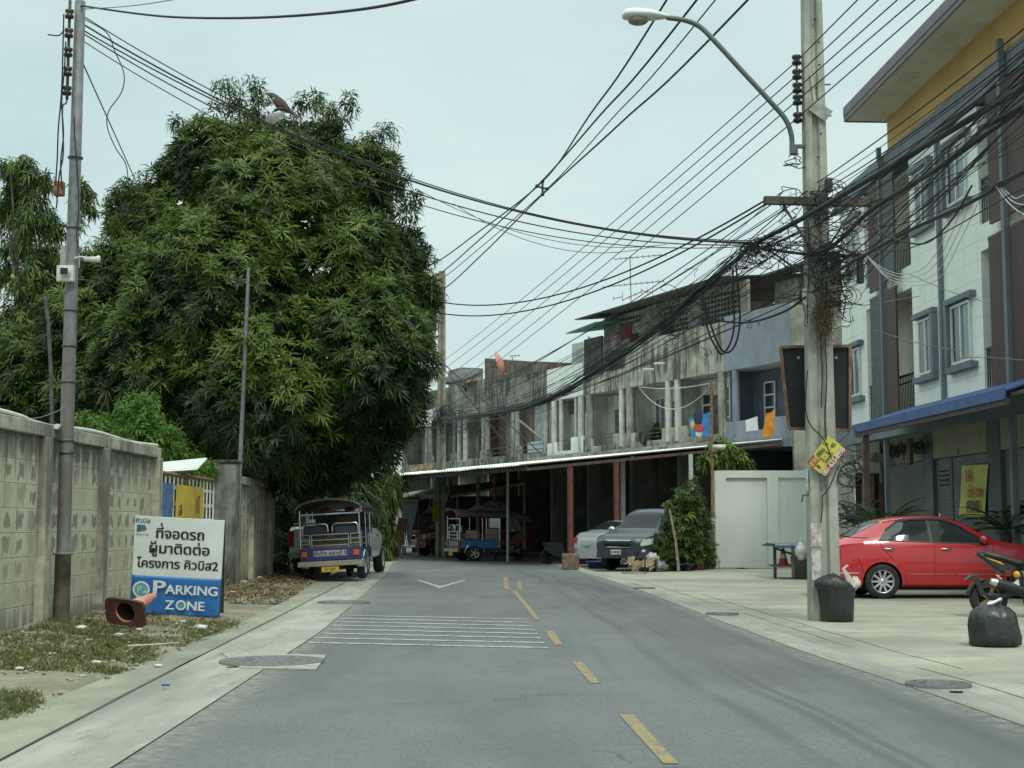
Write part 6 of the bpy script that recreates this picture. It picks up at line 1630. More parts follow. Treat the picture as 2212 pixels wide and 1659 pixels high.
    mb = MB(); mb.tube([(-0.69, p[1], p[2] - 0.01) for p in rings[0]], 0.028, 6); mb.build('canopy_edge', M('worn_edge', (0.15, 0.12, 0.09), 0.7, 0.3, 20), t_)
    # front: cowl, windscreen, fork
    mb = MB(); mb.prism([(1.35, 0.5), (1.9, 0.55), (2.05, 0.75), (1.95, 1.0), (1.80, 1.05), (1.35, 0.65)], -0.34, 0.34); mb.build('cowl', rear_col, t_, bevel=0.03)
    mb = MB(); mb.sheet([(1.84, -0.6, 1.04), (1.84, 0.6, 1.04), (1.70, 0.6, 1.50), (1.70, -0.6, 1.50)], 0.012, (1, 0, 0.3)); mb.build('windscreen', GLASSB, t_)
    mb = MB(); mb.tube([(1.95, 0, 0.26), (1.78, 0, 1.1)], 0.03, 8); mb.tube([(1.70, -0.3, 1.05), (1.78, 0, 1.1), (1.70, 0.3, 1.05)], 0.014, 6); mb.build('fork', CHROME, t_)
    mb = MB(); mb.lathe([(0, 0), (0.09, 0), (0.09, 0.05), (0.0, 0.08)], 14, 'X', (2.02, 0, 0.82)); mb.build('headlight', HEADL, t_)
    mb = MB(); mb.lathe([(0.0, -0.3), (0.16, -0.3), (0.16, 0.3), (0, 0.3)], 14, 'X', (-0.2, 0.25, 0.25)); mb.lathe([(0.0, -0.5), (0.05, -0.5), (0.05, 0.5), (0, 0.5)], 10, 'Y', (0, 0, 0.28)); mb.build('axle', TRIMB, t_)
    return t_
NAVY = M('navy_panel', (0.03, 0.035, 0.14), 0.4, 0.12, 4, streak=0.2, coat=0.3)
SKYP = M('sky_blue_panel', (0.03, 0.16, 0.42), 0.4, 0.1, 4, coat=0.3)
DREDP = M('dull_red_panel', (0.11, 0.015, 0.02), 0.5, 0.15, 4)
f_ = Vector((0.055, 1, 0)).normalized(); lf = Vector((-f_.y, f_.x, -0.052))
tuktuk('blue tuk-tuk seen from behind on the left verge', frame(Vector((at(723, 1200, 32.6).x, 32.9, 0.035)), f_, lf), NAVY, NAVY, CANOPY, M('canopy_brown', (0.05, 0.03, 0.028), 0.8, 0.3, 6))
tk2 = tuktuk('tuk-tuk with sky blue side panels under a grey tarpaulin beside the far pole', frame(Vector((at(1010, 1200, 50.6).x, 51.2, 0.0)), (0.93, 0.36, 0), (-0.36, 0.93, 0)), SKYP, DREDP, M('grey_canopy', (0.10, 0.095, 0.085), 0.8, 0.2, 4), DREDP, detail=True)
mb = MB(); mb.ell((0.75, 0.0, 1.80), (0.75, 0.5, 0.22), 18, 10, 0.35); mb.ell((1.1, 0.1, 1.92), (0.42, 0.4, 0.24), 16, 9, 0.35)
o = mb.build('tarpaulin_bundle', M('grey_tarp', (0.14, 0.145, 0.15), 0.8, 0.15, 4), None); o.matrix_world = WM[tk2.name]; tag(o, 'crumpled grey tarpaulin piled on the tuk-tuk roof', 'tarpaulin')
# whip aerial with a red flag on the white pickup
mb = MB(); a_ = at(772, 1080, 35.5); b_ = at(757, 996, 35.5); mb.tube([a_ + Vector((0.05, 0, -0.2)), a_, a_.lerp(b_, .5) + Vector((-.03, 0, 0)), b_], 0.012, 5); o = mb.build('whip_aerial', M('green_whip', (0.10, 0.13, 0.07), 0.6)); o.parent = pk; o.matrix_parent_inverse = WM[pk.name].inverted()
mb = MB(); mb.sheet([b_ + Vector((-0.05, 0, 0)), b_ + Vector((0.05, 0, 0)), b_ + Vector((0.07, 0, -0.26)), b_ + Vector((-0.02, 0, -0.24))], 0.008, (0, 1, 0)); o = mb.build('pennant', M('faded_red_flag', (0.30, 0.10, 0.10), 0.8)); o.parent = pk; o.matrix_parent_inverse = WM[pk.name].inverted()

# ---------------------------------------------------------------- small motorcycle at the frame edge
mo = thing('motorcycle', 'small black motorcycle with yellow stripes and gold wheels by the red car', 'motorcycle', mat=hplace((1, -0.02), (at(2135, 1290, 20.2).x, 20.2, 0)))
GOLD = M('gold_rim', (0.22, 0.155, 0.08), 0.4, 0.2, 9, metal=0.5)
BKP = M('black_plastic', (0.022, 0.024, 0.024), 0.45, 0.2, 6)
YELP = M('orange_yellow_paint', (0.62, 0.30, 0.02), 0.35, 0.05)
wheel(mo, 0, 0, 0.26, 0.26, 0.13, 5, GOLD, 0.66, -1); wheel(mo, 1.2, 0, 0.26, 0.26, 0.12, 5, GOLD, 0.66, -1)
mb = MB(); mb.bar((0, -0.09, 0.27), (0.48, -0.09, 0.36), 0.03, 0.06); mb.bar((0, 0.09, 0.27), (0.48, 0.09, 0.36), 0.03, 0.06); mb.build('swingarm', BKP, mo)
mb = MB(); mb.loft([[(-0.14, y * 0.4, 0.90) for y in (-0.1, 0, 0.1)], [(-0.05, y, 0.91 + (0.02 if y == 0 else 0)) for y in (-0.10, 0, 0.10)], [(0.2, y, 0.85 + (0.03 if y == 0 else 0)) for y in (-0.12, 0, 0.12)], [(0.40, y, 0.78 + (0.03 if y == 0 else 0)) for y in (-0.12, 0, 0.12)], [(0.58, y, 0.80 + (0.03 if y == 0 else 0)) for y in (-0.10, 0, 0.10)]], cap=False, ring_closed=False); s_ = mb.build('seat', BKP, mo); s_.modifiers.new('t', 'SOLIDIFY').thickness = 0.06
mb = MB(); mb.prism([(-0.16, 0.90), (-0.13, 0.85), (0.05, 0.70), (0.20, 0.60), (0.34, 0.56), (0.40, 0.76), (0.2, 0.82), (0.0, 0.88)], -0.085, 0.085); mb.build('tail_fairing', BKP, mo, bevel=0.025)
mb = MB(); mb.prism([(-0.06, 0.845), (0.16, 0.775), (0.21, 0.735), (0.17, 0.74), (0.0, 0.81)], -0.095, -0.0865); mb.build('tail_stripe', YELP, mo)
mb = MB(); mb.ell((-0.165, 0, 0.885), (0.02, 0.05, 0.018), 8, 6); mb.build('tail_lamp', TAILR, mo)
mb = MB(); mb.prism([(0.52, 0.80), (0.62, 0.92), (0.86, 0.97), (1.0, 0.88), (0.95, 0.72), (0.6, 0.66)], -0.14, 0.14); mb.build('tank', BKP, mo, bevel=0.04)
mb = MB(); mb.prism([(0.52, 0.84), (0.66, 0.93), (0.78, 0.86), (0.60, 0.79)], -0.155, -0.142); mb.prism([(0.44, 0.64), (0.62, 0.66), (0.74, 0.70), (0.6, 0.62)], -0.155, -0.142); mb.build('tank_stripe', YELP, mo)
mb = MB(); mb.bx(0.44, 0.86, -0.15, 0.15, 0.30, 0.58); mb.bx(0.60, 0.98, -0.10, 0.10, 0.32, 0.44); mb.build('engine', M('engine_grey', (0.06, 0.065, 0.065), 0.5, 0.3, 15, metal=0.3), mo, bevel=0.02)
mb = MB(); mb.lathe([(0, -0.17), (0.045, -0.17), (0.05, -0.15), (0.05, -0.13)], 14, 'Y', (0.36, 0, 0.60)); mb.build('orange_cap', YELP, mo)
mb = MB(); mb.tube([(0.80, -0.12, 0.30), (0.5, -0.17, 0.28), (0.42, -0.18, 0.40)], 0.025, 8); mb.tube([(0.50, -0.17, 0.36), (0.16, -0.19, 0.46), (0.06, -0.19, 0.49)], [0.05, 0.075, 0.065], 12); mb.build('exhaust', TRIMB, mo)
mb = MB(); mb.tube([(0.06, -0.19, 0.488), (-0.02, -0.19, 0.512)], [0.062, 0.045], 10); mb.build('exhaust_tip', M('tip_silver', (0.55, 0.56, 0.52), 0.3, metal=0.4), mo)
mb = MB(); mb.prism([(0.17, 0.50), (0.30, 0.49), (0.36, 0.54), (0.38, 0.36), (0.33, 0.38), (0.30, 0.44), (0.18, 0.48)], -0.215, -0.195); mb.tube([(0.10, -0.20, 0.58), (0.06, -0.2, 0.60), (0.14, -0.2, 0.52)], 0.012, 6); mb.build('peg_bracket', M('bracket_white', (0.60, 0.61, 0.58), 0.4), mo)
mb = MB(); mb.loft([[(0.285 * cos(a) * k, y, 0.26 + 0.285 * sin(a) * k) for y in (-0.085, 0.085)] for a, k in zip(np.linspace(1.75, 3.0, 12), np.linspace(1.0, 1.06, 12))], cap=False, ring_closed=False); h_ = mb.build('rear_hugger', BKP, mo); h_.modifiers.new('t', 'SOLIDIFY').thickness = 0.012
mb = MB(); mb.prism([(-0.33, 0.52), (-0.24, 0.585), (-0.14, 0.60), (-0.17, 0.565), (-0.22, 0.54)], -0.09, 0.09); mb.bar((-0.20, -0.09, 0.56), (-0.10, -0.10, 0.30), 0.012, 0.07, (1, 0, 0)); mb.build('mud_flap', BKP, mo, bevel=0.008)
mb = MB(); mb.bar((0.04, -0.05, 0.80), (0.22, -0.05, 0.62), 0.03, 0.05); mb.build('tail_bracket', M('white_bracket', (0.5, 0.5, 0.48), 0.4), mo)
mb = MB(); mb.bx(0.20, 0.30, -0.12, -0.09, 0.58, 0.66); mb.build('reflector', M('dull_red_part', (0.13, 0.02, 0.02), 0.5), mo)
mb = MB()
for y in (-0.09, 0.09): mb.tube([(1.2, y, 0.26), (1.02, y, 0.92)], 0.022, 8)
mb.tube([(0.92, -0.34, 1.02), (1.0, -0.15, 1.03), (1.0, 0.15, 1.03), (0.92, 0.34, 1.02)], 0.014, 8); mb.build('fork', BKP, mo)
mb = MB(); mb.ell((1.12, 0, 0.90), (0.09, 0.10, 0.10), 12, 8); mb.build('headlight', HEADL, mo)
mb = MB(); mb.tube([(0.44, -0.12, 0.30), (0.47, -0.20, 0.0)], 0.012, 6); mb.build('side_stand', TRIMB, mo)
for y in (-0.30, 0.30):
    mb = MB(); mb.tube([(0.95, y, 1.03), (0.92, y * 1.1, 1.16)], 0.008, 5); mb.ell((0.92, y * 1.15, 1.18), (0.02, 0.06, 0.04), 8, 6); mb.build('mirror', TRIMB, mo)
# handlebar shrouds seen at the frame edge
# ================================================================== VEGETATION
RNG = np.random.default_rng(11)
def leafmat(name, c, c2, trans=0.25, rough=0.5):
    m, t, b = newmat(name)
    f = t.noise(t.pos(), 0.9, 3)
    g = t.n('ShaderNodeNewGeometry')
    col = t.mix(t.ramp(f, 0.35, 0.65), c, c2)
    col = t.mix(t.math('MULTIPLY', g.outputs['Random Per Island'], 0.5), col, tuple(x * 0.55 for x in c2))
    t.put(b.inputs['Base Color'], col); b.inputs['Roughness'].default_value = rough
    b.inputs['Specular IOR Level'].default_value = 0.25
    tr = t.n('ShaderNodeBsdfTranslucent'); t.put(tr.inputs['Color'], col)
    ms = t.n('ShaderNodeMixShader'); ms.inputs[0].default_value = trans
    out = m.node_tree.nodes['Material Output']
    m.node_tree.links.new(b.outputs[0], ms.inputs[1]); m.node_tree.links.new(tr.outputs[0], ms.inputs[2]); m.node_tree.links.new(ms.outputs[0], out.inputs['Surface'])
    MATS[name] = m
    return m
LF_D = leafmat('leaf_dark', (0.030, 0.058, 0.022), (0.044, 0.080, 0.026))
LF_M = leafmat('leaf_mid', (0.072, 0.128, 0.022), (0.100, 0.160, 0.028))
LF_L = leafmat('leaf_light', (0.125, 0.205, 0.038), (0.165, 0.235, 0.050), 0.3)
LF_Y = leafmat('leaf_yellow', (0.22, 0.22, 0.07), (0.17, 0.19, 0.06), 0.3)
LF_F = leafmat('leaf_feathery', (0.10, 0.20, 0.035), (0.14, 0.26, 0.05), 0.4)
LF_P = leafmat('leaf_palm', (0.040, 0.075, 0.026), (0.055, 0.095, 0.03), 0.25)
LF_DRY = leafmat('leaf_dry', (0.21, 0.14, 0.07), (0.14, 0.09, 0.045), 0.1, 0.9)
BARK = M('bark', (0.10, 0.085, 0.065), 0.95, 0.25, 6, bump=0.6)

def unit(v): return v / np.maximum(1e-9, np.linalg.norm(v, axis=-1, keepdims=True))
def leaf_verts(base, d, up, L, W, droop):
    """diamond leaves bent once: base, two shoulders, tip"""
    side = unit(np.cross(d, up)); n = unit(np.cross(side, d))
    mid = base + d * (L * 0.42)[:, None]
    tip = base + d * L[:, None] - np.array([0, 0, 1.0]) * (L * droop)[:, None]
    a = mid + side * (W / 2)[:, None]; b = mid - side * (W / 2)[:, None]
    return np.stack([base, a, tip, b], axis=1)
def leaf_obj(name, quads, midx, mats, parent=None):
    N = len(quads); me = bpy.data.meshes.new(name)
    me.vertices.add(N * 4); me.vertices.foreach_set('co', quads.reshape(-1).astype(np.float32))
    me.loops.add(N * 4); me.loops.foreach_set('vertex_index', np.arange(N * 4, dtype=np.int32))
    me.polygons.add(N); me.polygons.foreach_set('loop_start', np.arange(0, N * 4, 4, dtype=np.int32)); me.polygons.foreach_set('loop_total', np.full(N, 4, dtype=np.int32))
    for m_ in mats: me.materials.append(m_)
    me.polygons.foreach_set('material_index', midx.astype(np.int32))
    me.update(calc_edges=True); me.validate()
    o = bpy.data.objects.new(name, me); COL.objects.link(o)
    if parent is not None: o.parent = parent; o.matrix_parent_inverse = WM[parent.name].inverted(); WM[o.name] = WM[parent.name]
    return o
def blob_points(blobs, dens, shell=0.45, keep_in=0.80):
    """points with outward directions in the outer shell of overlapping ellipsoids (c, r)"""
    P = []; Nn = []
    C = np.array([b[0] for b in blobs]); Rr = np.array([b[1] for b in blobs])
    for c, r in zip(C, Rr):
        n = int(dens * 4 * pi * np.mean(r) ** 2); d = unit(RNG.normal(size=(n, 3))); k = 1 - shell * RNG.random((n, 1)) ** 1.7
        k *= 1 + 0.10 * np.sin(d[:, :1] * 7 + c[0]) * np.cos(d[:, 2:] * 6 + c[2])
        P.append(c + d * r * k); Nn.append(d)
    P = np.concatenate(P); Nn = np.concatenate(Nn); ok = np.ones(len(P), bool)
    for c, r in zip(C, Rr): ok &= (np.linalg.norm((P - c) / r, axis=1) > keep_in - shell * 0.55)
    return P[ok], Nn[ok]
def rosettes(P, Nn, k, L, W, droop=0.25, upb=0.5, spread=(0.15, 0.75)):
    N = len(P); ax = unit(Nn * 0.8 + np.array([0, 0, upb]) + RNG.normal(scale=0.25, size=(N, 3)))
    t1 = unit(np.cross(ax, RNG.normal(size=(N, 3)))); t2 = np.cross(ax, t1)
    ang = (np.arange(k)[None, :] * 2.399 + RNG.random((N, 1)) * 6.28)
    el = RNG.uniform(spread[0], spread[1], (N, k))
    d = (t1[:, None] * np.cos(ang)[..., None] + t2[:, None] * np.sin(ang)[..., None]) * np.cos(el)[..., None] + ax[:, None] * np.sin(el)[..., None]
    Ls = L * RNG.uniform(0.6, 1.25, (N, k)) * RNG.uniform(0.55, 1.3, (N, 1)); Ws = W * RNG.uniform(0.8, 1.2, (N, k))
    base = P[:, None] + d * 0.02 + ax[:, None] * RNG.uniform(-0.10, 0.05, (N, k))[..., None]
    q = leaf_verts(base.reshape(-1, 3), unit(d).reshape(-1, 3), np.repeat(ax, k, 0), Ls.ravel(), Ws.ravel(), droop * RNG.uniform(0.4, 1.6, N * k))
    return q, np.repeat(np.arange(N), k)
def pick(N, probs): return RNG.choice(len(probs), size=N, p=probs)
def pxblob(px, py, r, D, ry=None, rz=1.0):
    c = at(px, py, D); s_ = D / FPX; return (np.array(c), np.array([r * s_, (ry or r) * s_, r * s_ * rz]))

# ---- the big mango tree
mt = thing('mango_tree', 'huge dense mango tree filling the left side behind the block walls', 'tree', (-7.3, 34.7, 0))
MBL = [(560, 375, 128, 32), (455, 350, 98, 31.5), (670, 362, 104, 32), (775, 400, 95, 32), (600, 470, 190, 31), (405, 470, 120, 32), (300, 465, 70, 33), (285, 610, 120, 31.5), (200, 690, 110, 31), (480, 640, 215, 30), (715, 590, 175, 31), (848, 565, 80, 32), (868, 705, 74, 31.5),
       (770, 760, 170, 30), (560, 830, 205, 29.5), (350, 775, 165, 30), (215, 850, 110, 31), (90, 800, 105, 32), (842, 850, 86, 31.5), (770, 930, 105, 31.5), (640, 960, 105, 31), (500, 950, 110, 31.5), (905, 640, 48, 31.8), (370, 900, 120, 32), (60, 900, 90, 32), (150, 950, 90, 33), (812, 935, 58, 32), (860, 895, 42, 32), (690, 985, 85, 32.5)]
blobs = [pxblob(b[0], b[1], b[2], b[3] + 2.2) for b in MBL]
P, Nn = blob_points(blobs, 33, 0.34, 0.93)
cam_side = Nn[:, 1] < 0.55
P, Nn = P[cam_side], Nn[cam_side]
q, own = rosettes(P, Nn, 13, 0.25, 0.044, 0.22)
h = np.array([noise.noise(Vector(p) * 0.55) for p in P]); lit = Nn[:, 2] * 0.5 + h * 0.9 + RNG.normal(scale=0.22, size=len(P))  # upward rosettes get lighter leaves, light from above painted into the crown
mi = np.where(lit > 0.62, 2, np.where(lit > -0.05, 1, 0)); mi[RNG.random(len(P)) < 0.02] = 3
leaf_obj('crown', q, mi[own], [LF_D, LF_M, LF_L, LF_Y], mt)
# inner leaves close the crown
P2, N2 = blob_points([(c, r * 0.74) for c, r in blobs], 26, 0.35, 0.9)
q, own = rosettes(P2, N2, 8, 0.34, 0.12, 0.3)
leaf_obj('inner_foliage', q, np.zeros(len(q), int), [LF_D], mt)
# loose sprigs at the top and right edge
SPR = [(472, 190, 20), (490, 180, 22), (515, 205, 24), (545, 182, 24), (558, 212, 24), (505, 225, 26), (470, 235, 22), (540, 238, 26), (575, 252, 20), (640, 232, 22), (665, 215, 22), (688, 218, 24), (715, 238, 26), (752, 215, 22), (765, 235, 15), (738, 262, 26), (700, 262, 30), (625, 258, 16), (800, 300, 30), (830, 290, 30), (848, 300, 20), (820, 335, 34), (840, 370, 28), (862, 400, 30), (890, 420, 22), (880, 450, 30), (900, 520, 28), (925, 560, 24), (935, 610, 24), (945, 650, 24), (925, 690, 22), (925, 755, 26), (905, 800, 30), (938, 800, 16), (940, 780, 14), (900, 870, 22), (930, 590, 18), (380, 262, 24), (400, 300, 25), (250, 410, 24), (275, 400, 22), (310, 390, 26), (345, 360, 26), (235, 440, 18), (890, 925, 18)]
sb = [pxblob(x, y, r, 33.9 + 0.5 * sin(x)) for x, y, r in SPR]
P, Nn = blob_points(sb, 13, 0.95, 0.1)
q, own = rosettes(P, Nn, 9, 0.22, 0.042, 0.45, 0.25, (-0.2, 0.6))
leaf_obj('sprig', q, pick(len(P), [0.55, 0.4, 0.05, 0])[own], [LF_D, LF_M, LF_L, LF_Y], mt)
mb = MB(); c0 = Vector((-7.3, 35.0, 0))
mb.tube([c0, c0 + Vector((0.1, 0, 1.2)), c0 + Vector((0.0, 0.1, 2.4)), c0 + Vector((0.3, 0, 5.0))], [0.42, 0.34, 0.30, 0.16], 12)
for (x, y, z) in ((-9.8, 34, 6), (-4.9, 33.7, 5.8), (-3.6, 34, 3.8), (-8.5, 33.2, 4), (-6.6, 35.2, 9.4), (-5.5, 34.6, 8.3), (-10.2, 34.4, 3.6)):
    e = Vector((x, y, z)); m_ = c0.lerp(e, 0.5) + Vector((0, 0, 0.7)); mb.tube([c0 + Vector((0, 0, 2.1)), m_, e], [0.17, 0.11, 0.04], 8)
for px0, py0, px1, py1 in ((520, 280, 505, 190), (560, 270, 550, 185), (690, 290, 700, 210), (720, 300, 755, 215), (790, 400, 830, 295), (820, 420, 860, 400), (840, 480, 895, 430)):
    mb.tube([at(px0, py0, 34.2), at((px0 + px1) / 2 + 4, (py0 + py1) / 2, 34), at(px1, py1, 33.9)], [0.035, 0.022, 0.010], 5)
mb.build('trunk', BARK, mt, world=True)

# ---- thinner mango tree at the far left
lt_ = thing('mango_tree', 'thinner mango tree with hanging fruit behind the steel pole at the frame edge', 'tree', (-13.5, 38.5, 0))
SPR = [(22, 365, 30), (50, 360, 28), (75, 380, 30), (95, 400, 22), (30, 410, 40), (70, 430, 35), (15, 460, 40), (60, 480, 40), (100, 470, 30), (118, 500, 30), (40, 530, 45), (90, 550, 45), (20, 590, 40), (65, 610, 50), (110, 620, 40), (40, 680, 55), (90, 700, 55), (120, 560, 30), (15, 720, 40), (60, 770, 60), (110, 770, 45), (20, 820, 50), (175, 400, 20), (190, 425, 22), (195, 455, 18), (170, 440, 22), (165, 480, 20), (135, 600, 30), (150, 660, 36), (20, 900, 60), (100, 860, 60)]
sb = [pxblob(x, y, r, 38 + 1.2 * sin(x * 1.7 + y)) for x, y, r in SPR]
P, Nn = blob_points(sb, 22, 0.9, 0.2)
q, own = rosettes(P, Nn, 9, 0.26, 0.052, 0.6, 0.1, (-0.4, 0.6))
leaf_obj('crown', q, pick(len(P), [0.5, 0.40, 0.08, 0.02])[own], [LF_D, LF_M, LF_L, LF_Y], lt_)
mb = MB(); c0 = Vector((-13.4, 38.5, 0)); tp = at(60, 460, 38.3)
mb.tube([c0, c0.lerp(tp, 0.4) + Vector((0.2, 0, 0)), tp], [0.28, 0.18, 0.05], 9)
for x, y in ((22, 365), (75, 380), (100, 470), (15, 460), (110, 620), (30, 680)):
    mb.tube([c0.lerp(tp, 0.55), c0.lerp(tp, 0.6).lerp(at(x, y, 38), 0.6) + Vector((0, 0, .2)), at(x, y, 38)], [0.08, 0.045, 0.012], 6)
mb.tube([at(150, 620, 38), at(170, 500, 38), at(185, 405, 38)], [0.05, 0.03, 0.01], 5)
mb.build('trunk', BARK, lt_, world=True)
FRU = M('green_fruit', (0.20, 0.22, 0.08), 0.5, 0.2, 8)
for x, y in ((30, 601), (27, 598), (44, 692), (32, 760), (172, 462), (174, 489), (20, 560)):
    c = at(x, y, 36.6); mb = MB(); mb.ell(c, (0.055, 0.055, 0.075), 10, 7); mb.tube([c, c + Vector((0, 0, 0.3))], 0.006, 4); mb.build('fruit', FRU, lt_, world=True)

# ---- feathery pale shrub behind the near wall
def shrub(name, label, cat, BL, mats, probs, dens, k, L, W, droop=0.2, upb=0.5, shell=0.9, keep=0.2, base=None, stems=(), part='foliage', spread=(0.15, 0.75), loc=None):
    bl = [pxblob(*b) for b in BL]
    c = bl[0][0]; t_ = thing(name, label, cat, (c[0], c[1], 0) if loc is None else loc)
    P, Nn = blob_points(bl, dens, shell, keep)
    q, own = rosettes(P, Nn, k, L, W, droop, upb, spread)
    leaf_obj(part, q, pick(len(P), probs)[own], mats, t_)
    mb = MB()
    for b in (stems or [(c[0], c[1], 0, *c)]):
        mb.tube([b[:3], Vector(b[:3]).lerp(Vector(b[3:6]), 0.5) + Vector((0.06, 0, 0)), b[3:6]], [0.03, 0.022, 0.008], 6)
    mb.build('stem', BARK, t_)
    for o_ in t_.children:
        if o_.name.startswith('stem'):
            inv = WM[t_.name].inverted(); o_.data.transform(inv)
    return t_
shrub('feathery_shrub', 'bright green feathery shrub rising behind the block wall', 'shrub', [(305, 930, 60, 27), (340, 965, 55, 27), (290, 890, 40, 27), (320, 870, 25, 27), (395, 985, 30, 27), (215, 930, 40, 27.5), (180, 915, 30, 27.5), (255, 950, 40, 27.5), (420, 1000, 22, 27), (370, 940, 25, 27), (440, 1020, 30, 28), (400, 1030, 30, 28)], [LF_F, LF_M], [0.85, 0.15], 75, 10, 0.11, 0.030, 0.3, 0.2, 0.95, 0.1)
# ---- dark undergrowth between wall and tuk-tuk, and behind the walls
shrub('undergrowth_shrub', 'dark shrub pressing between the block wall and the tuk-tuk', 'shrub', [(612, 1180, 42, 35.5), (625, 1120, 40, 36), (600, 1090, 36, 36), (640, 1060, 45, 37), (605, 1225, 28, 34.6), (660, 1040, 45, 37)], [LF_D, LF_M], [0.85, 0.15], 60, 9, 0.16, 0.04, 0.5, 0.2)
shrub('background_tree', 'dark tree mass behind the gate and block walls', 'tree', [(300, 1000, 140, 44), (520, 1010, 130, 44), (700, 1040, 120, 45), (750, 1090, 55, 44), (120, 960, 150, 44), (620, 1100, 90, 42), (420, 1060, 80, 42)], [LF_D, LF_M], [0.8, 0.2], 16, 9, 0.34, 0.09, 0.4, 0.2, 0.6, 0.6)
# ---- drooping long-leaved plant at the far kerb
shrub('drooping_plant', 'tall plant with long drooping leaves left of the grey stall canopy', 'plant', [(835, 1040, 30, 52), (825, 1075, 34, 52), (815, 1110, 36, 52), (818, 1150, 34, 52), (845, 1065, 22, 52), (800, 1090, 20, 52.5), (830, 1185, 22, 52), (860, 1040, 18, 53)], [LF_D, LF_M, LF_L], [0.45, 0.45, 0.1], 34, 7, 0.42, 0.07, 0.9, 0.0, 0.9, 0.2, spread=(-0.6, 0.4))
# ---- shrubs in front of the white garden wall
shrub('leafy_shrub', 'tall leafy shrub beside the rusty post under the awning edge', 'shrub', [(1488, 1075, 34, 40.4), (1470, 1110, 36, 40.3), (1500, 1110, 38, 40.6), (1480, 1145, 38, 40.3), (1515, 1150, 30, 41.2), (1460, 1160, 26, 40.3), (1492, 1050, 20, 40.4), (1500, 1185, 36, 40.6), (1525, 1185, 22, 41.4), (1470, 1195, 30, 40.2), (1455, 1130, 24, 40.2), (1490, 1160, 30, 40.2), (1520, 1120, 22, 41)], [LF_D, LF_M, LF_L], [0.45, 0.43, 0.12], 36, 8, 0.13, 0.045, 0.35, 0.3)
shrub('round_bush', 'small rounded bush beside the grey pickup', 'bush', [(1428, 1165, 22, 39.9), (1432, 1190, 30, 39.8), (1424, 1212, 26, 39.7), (1448, 1205, 28, 39.9)], [LF_D, LF_M], [0.55, 0.45], 110, 9, 0.07, 0.022, 0.2, 0.6)
shrub('dark_shrub', 'low dark shrub at the foot of the garden wall pier', 'shrub', [(1500, 1215, 24, 41), (1525, 1210, 24, 41.6), (1475, 1218, 18, 40.8), (1535, 1180, 14, 42)], [LF_D], [1.0], 80, 8, 0.10, 0.03, 0.4, 0.2)
shrub('croton_plant', 'yellow-leaved plant in front of the leafy shrub', 'plant', [(1448, 1098, 10, 40.6), (1440, 1090, 8, 40.6), (1478, 1118, 7, 40.6), (1452, 1105, 7, 40.5)], [LF_Y, LF_L], [0.6, 0.4], 70, 6, 0.17, 0.06, 0.6, 0.1, spread=(-0.5, 0.5))
shrub('wall_creeper', 'broad-leaved branch spilling over the white garden wall', 'shrub', [(1570, 975, 26, 44), (1545, 985, 24, 44), (1595, 995, 24, 44), (1525, 1000, 14, 43.6), (1560, 1000, 20, 44), (1610, 1005, 12, 44), (1555, 965, 14, 44)], [LF_M, LF_L, LF_D], [0.5, 0.35, 0.15], 45, 7, 0.22, 0.09, 0.5, 0.1)
mb = MB(); a_, b_ = at(1466, 1218, 39.2), at(1446, 1100, 39.2); a_.z = 0.0; mb.tube([a_, a_.lerp(b_, .5) + Vector((.04, 0, 0)), b_], [0.045, 0.038, 0.03], 7)
o = mb.build('bare_stake', M('pale_wood', (0.27, 0.21, 0.15), 0.9, 0.2, 6)); tag(o, 'bare pale wooden stake in front of the leafy shrub', 'stake')

# ---- sago palms in front of the shutters
def palm(label, px, py, D, n, L, lean=0.0):
    c = at(px, py, D); t_ = thing('sago_palm', label, 'palm', (c.x, c.y, 0), 0, 'sago palms before the shutters')
    Q = []
    for i in range(n):
        a = 2.399 * i; el = 0.35 + 0.9 * RNG.random(); l_ = L * RNG.uniform(0.8, 1.1)
        d = np.array([cos(a) * cos(el), sin(a) * cos(el), sin(el)]); p = np.array([0, 0, c.z]); pts = []
        for k in range(22):
            pts.append(p.copy()); p = p + d * l_ / 22; d = unit(d + np.array([0, 0, -0.055]))
        pts = np.array(pts)
        for k in range(2, 22):
            tdir = unit(pts[k] - pts[k - 1]); sd_ = unit(np.cross(tdir, [0, 0, 1.0]))
            for s_ in (-1, 1):
                dd = unit(sd_ * s_ + tdir * 0.55 + np.array([0, 0, 0.25])); ln = 0.26 * sin(pi * min(1, (k + 2) / 24)) + 0.04
                Q.append((pts[k], dd, np.array([0, 0, 1.0]), ln, 0.036))
    q = leaf_verts(np.array([x[0] for x in Q]), np.array([x[1] for x in Q]), np.array([x[2] for x in Q]), np.array([x[3] for x in Q]), np.array([x[4] for x in Q]), np.full(len(Q), 0.15))
    q = q + np.array([c.x, c.y, 0.0])
    leaf_obj('frond', q, np.zeros(len(q), int), [LF_P], t_)
    mb = MB(); mb.lathe([(0.13, 0.35), (0.15, c.z * 0.6 + .2), (0.10, c.z), (0, c.z + 0.05)], 10); mb.build('trunk', BARK, t_)
    mb = MB(); mb.lathe([(0.0, 0.0), (0.22, 0.0), (0.30, 0.38), (0.26, 0.38), (0.24, 0.30), (0, 0.30)], 16); mb.build('pot', M('grey_pot', (0.12, 0.12, 0.115), 0.8), t_)
palm('sago palm with arching fronds left of the yellow banner', 1905, 1150, 29.5, 16, 1.15)
palm('sago palm nearest the frame edge, right of the yellow banner', 2172, 1150, 27.6, 18, 1.05)
palm('low sago palm by the timber shelter', 1850, 1135, 33.5, 12, 0.95)

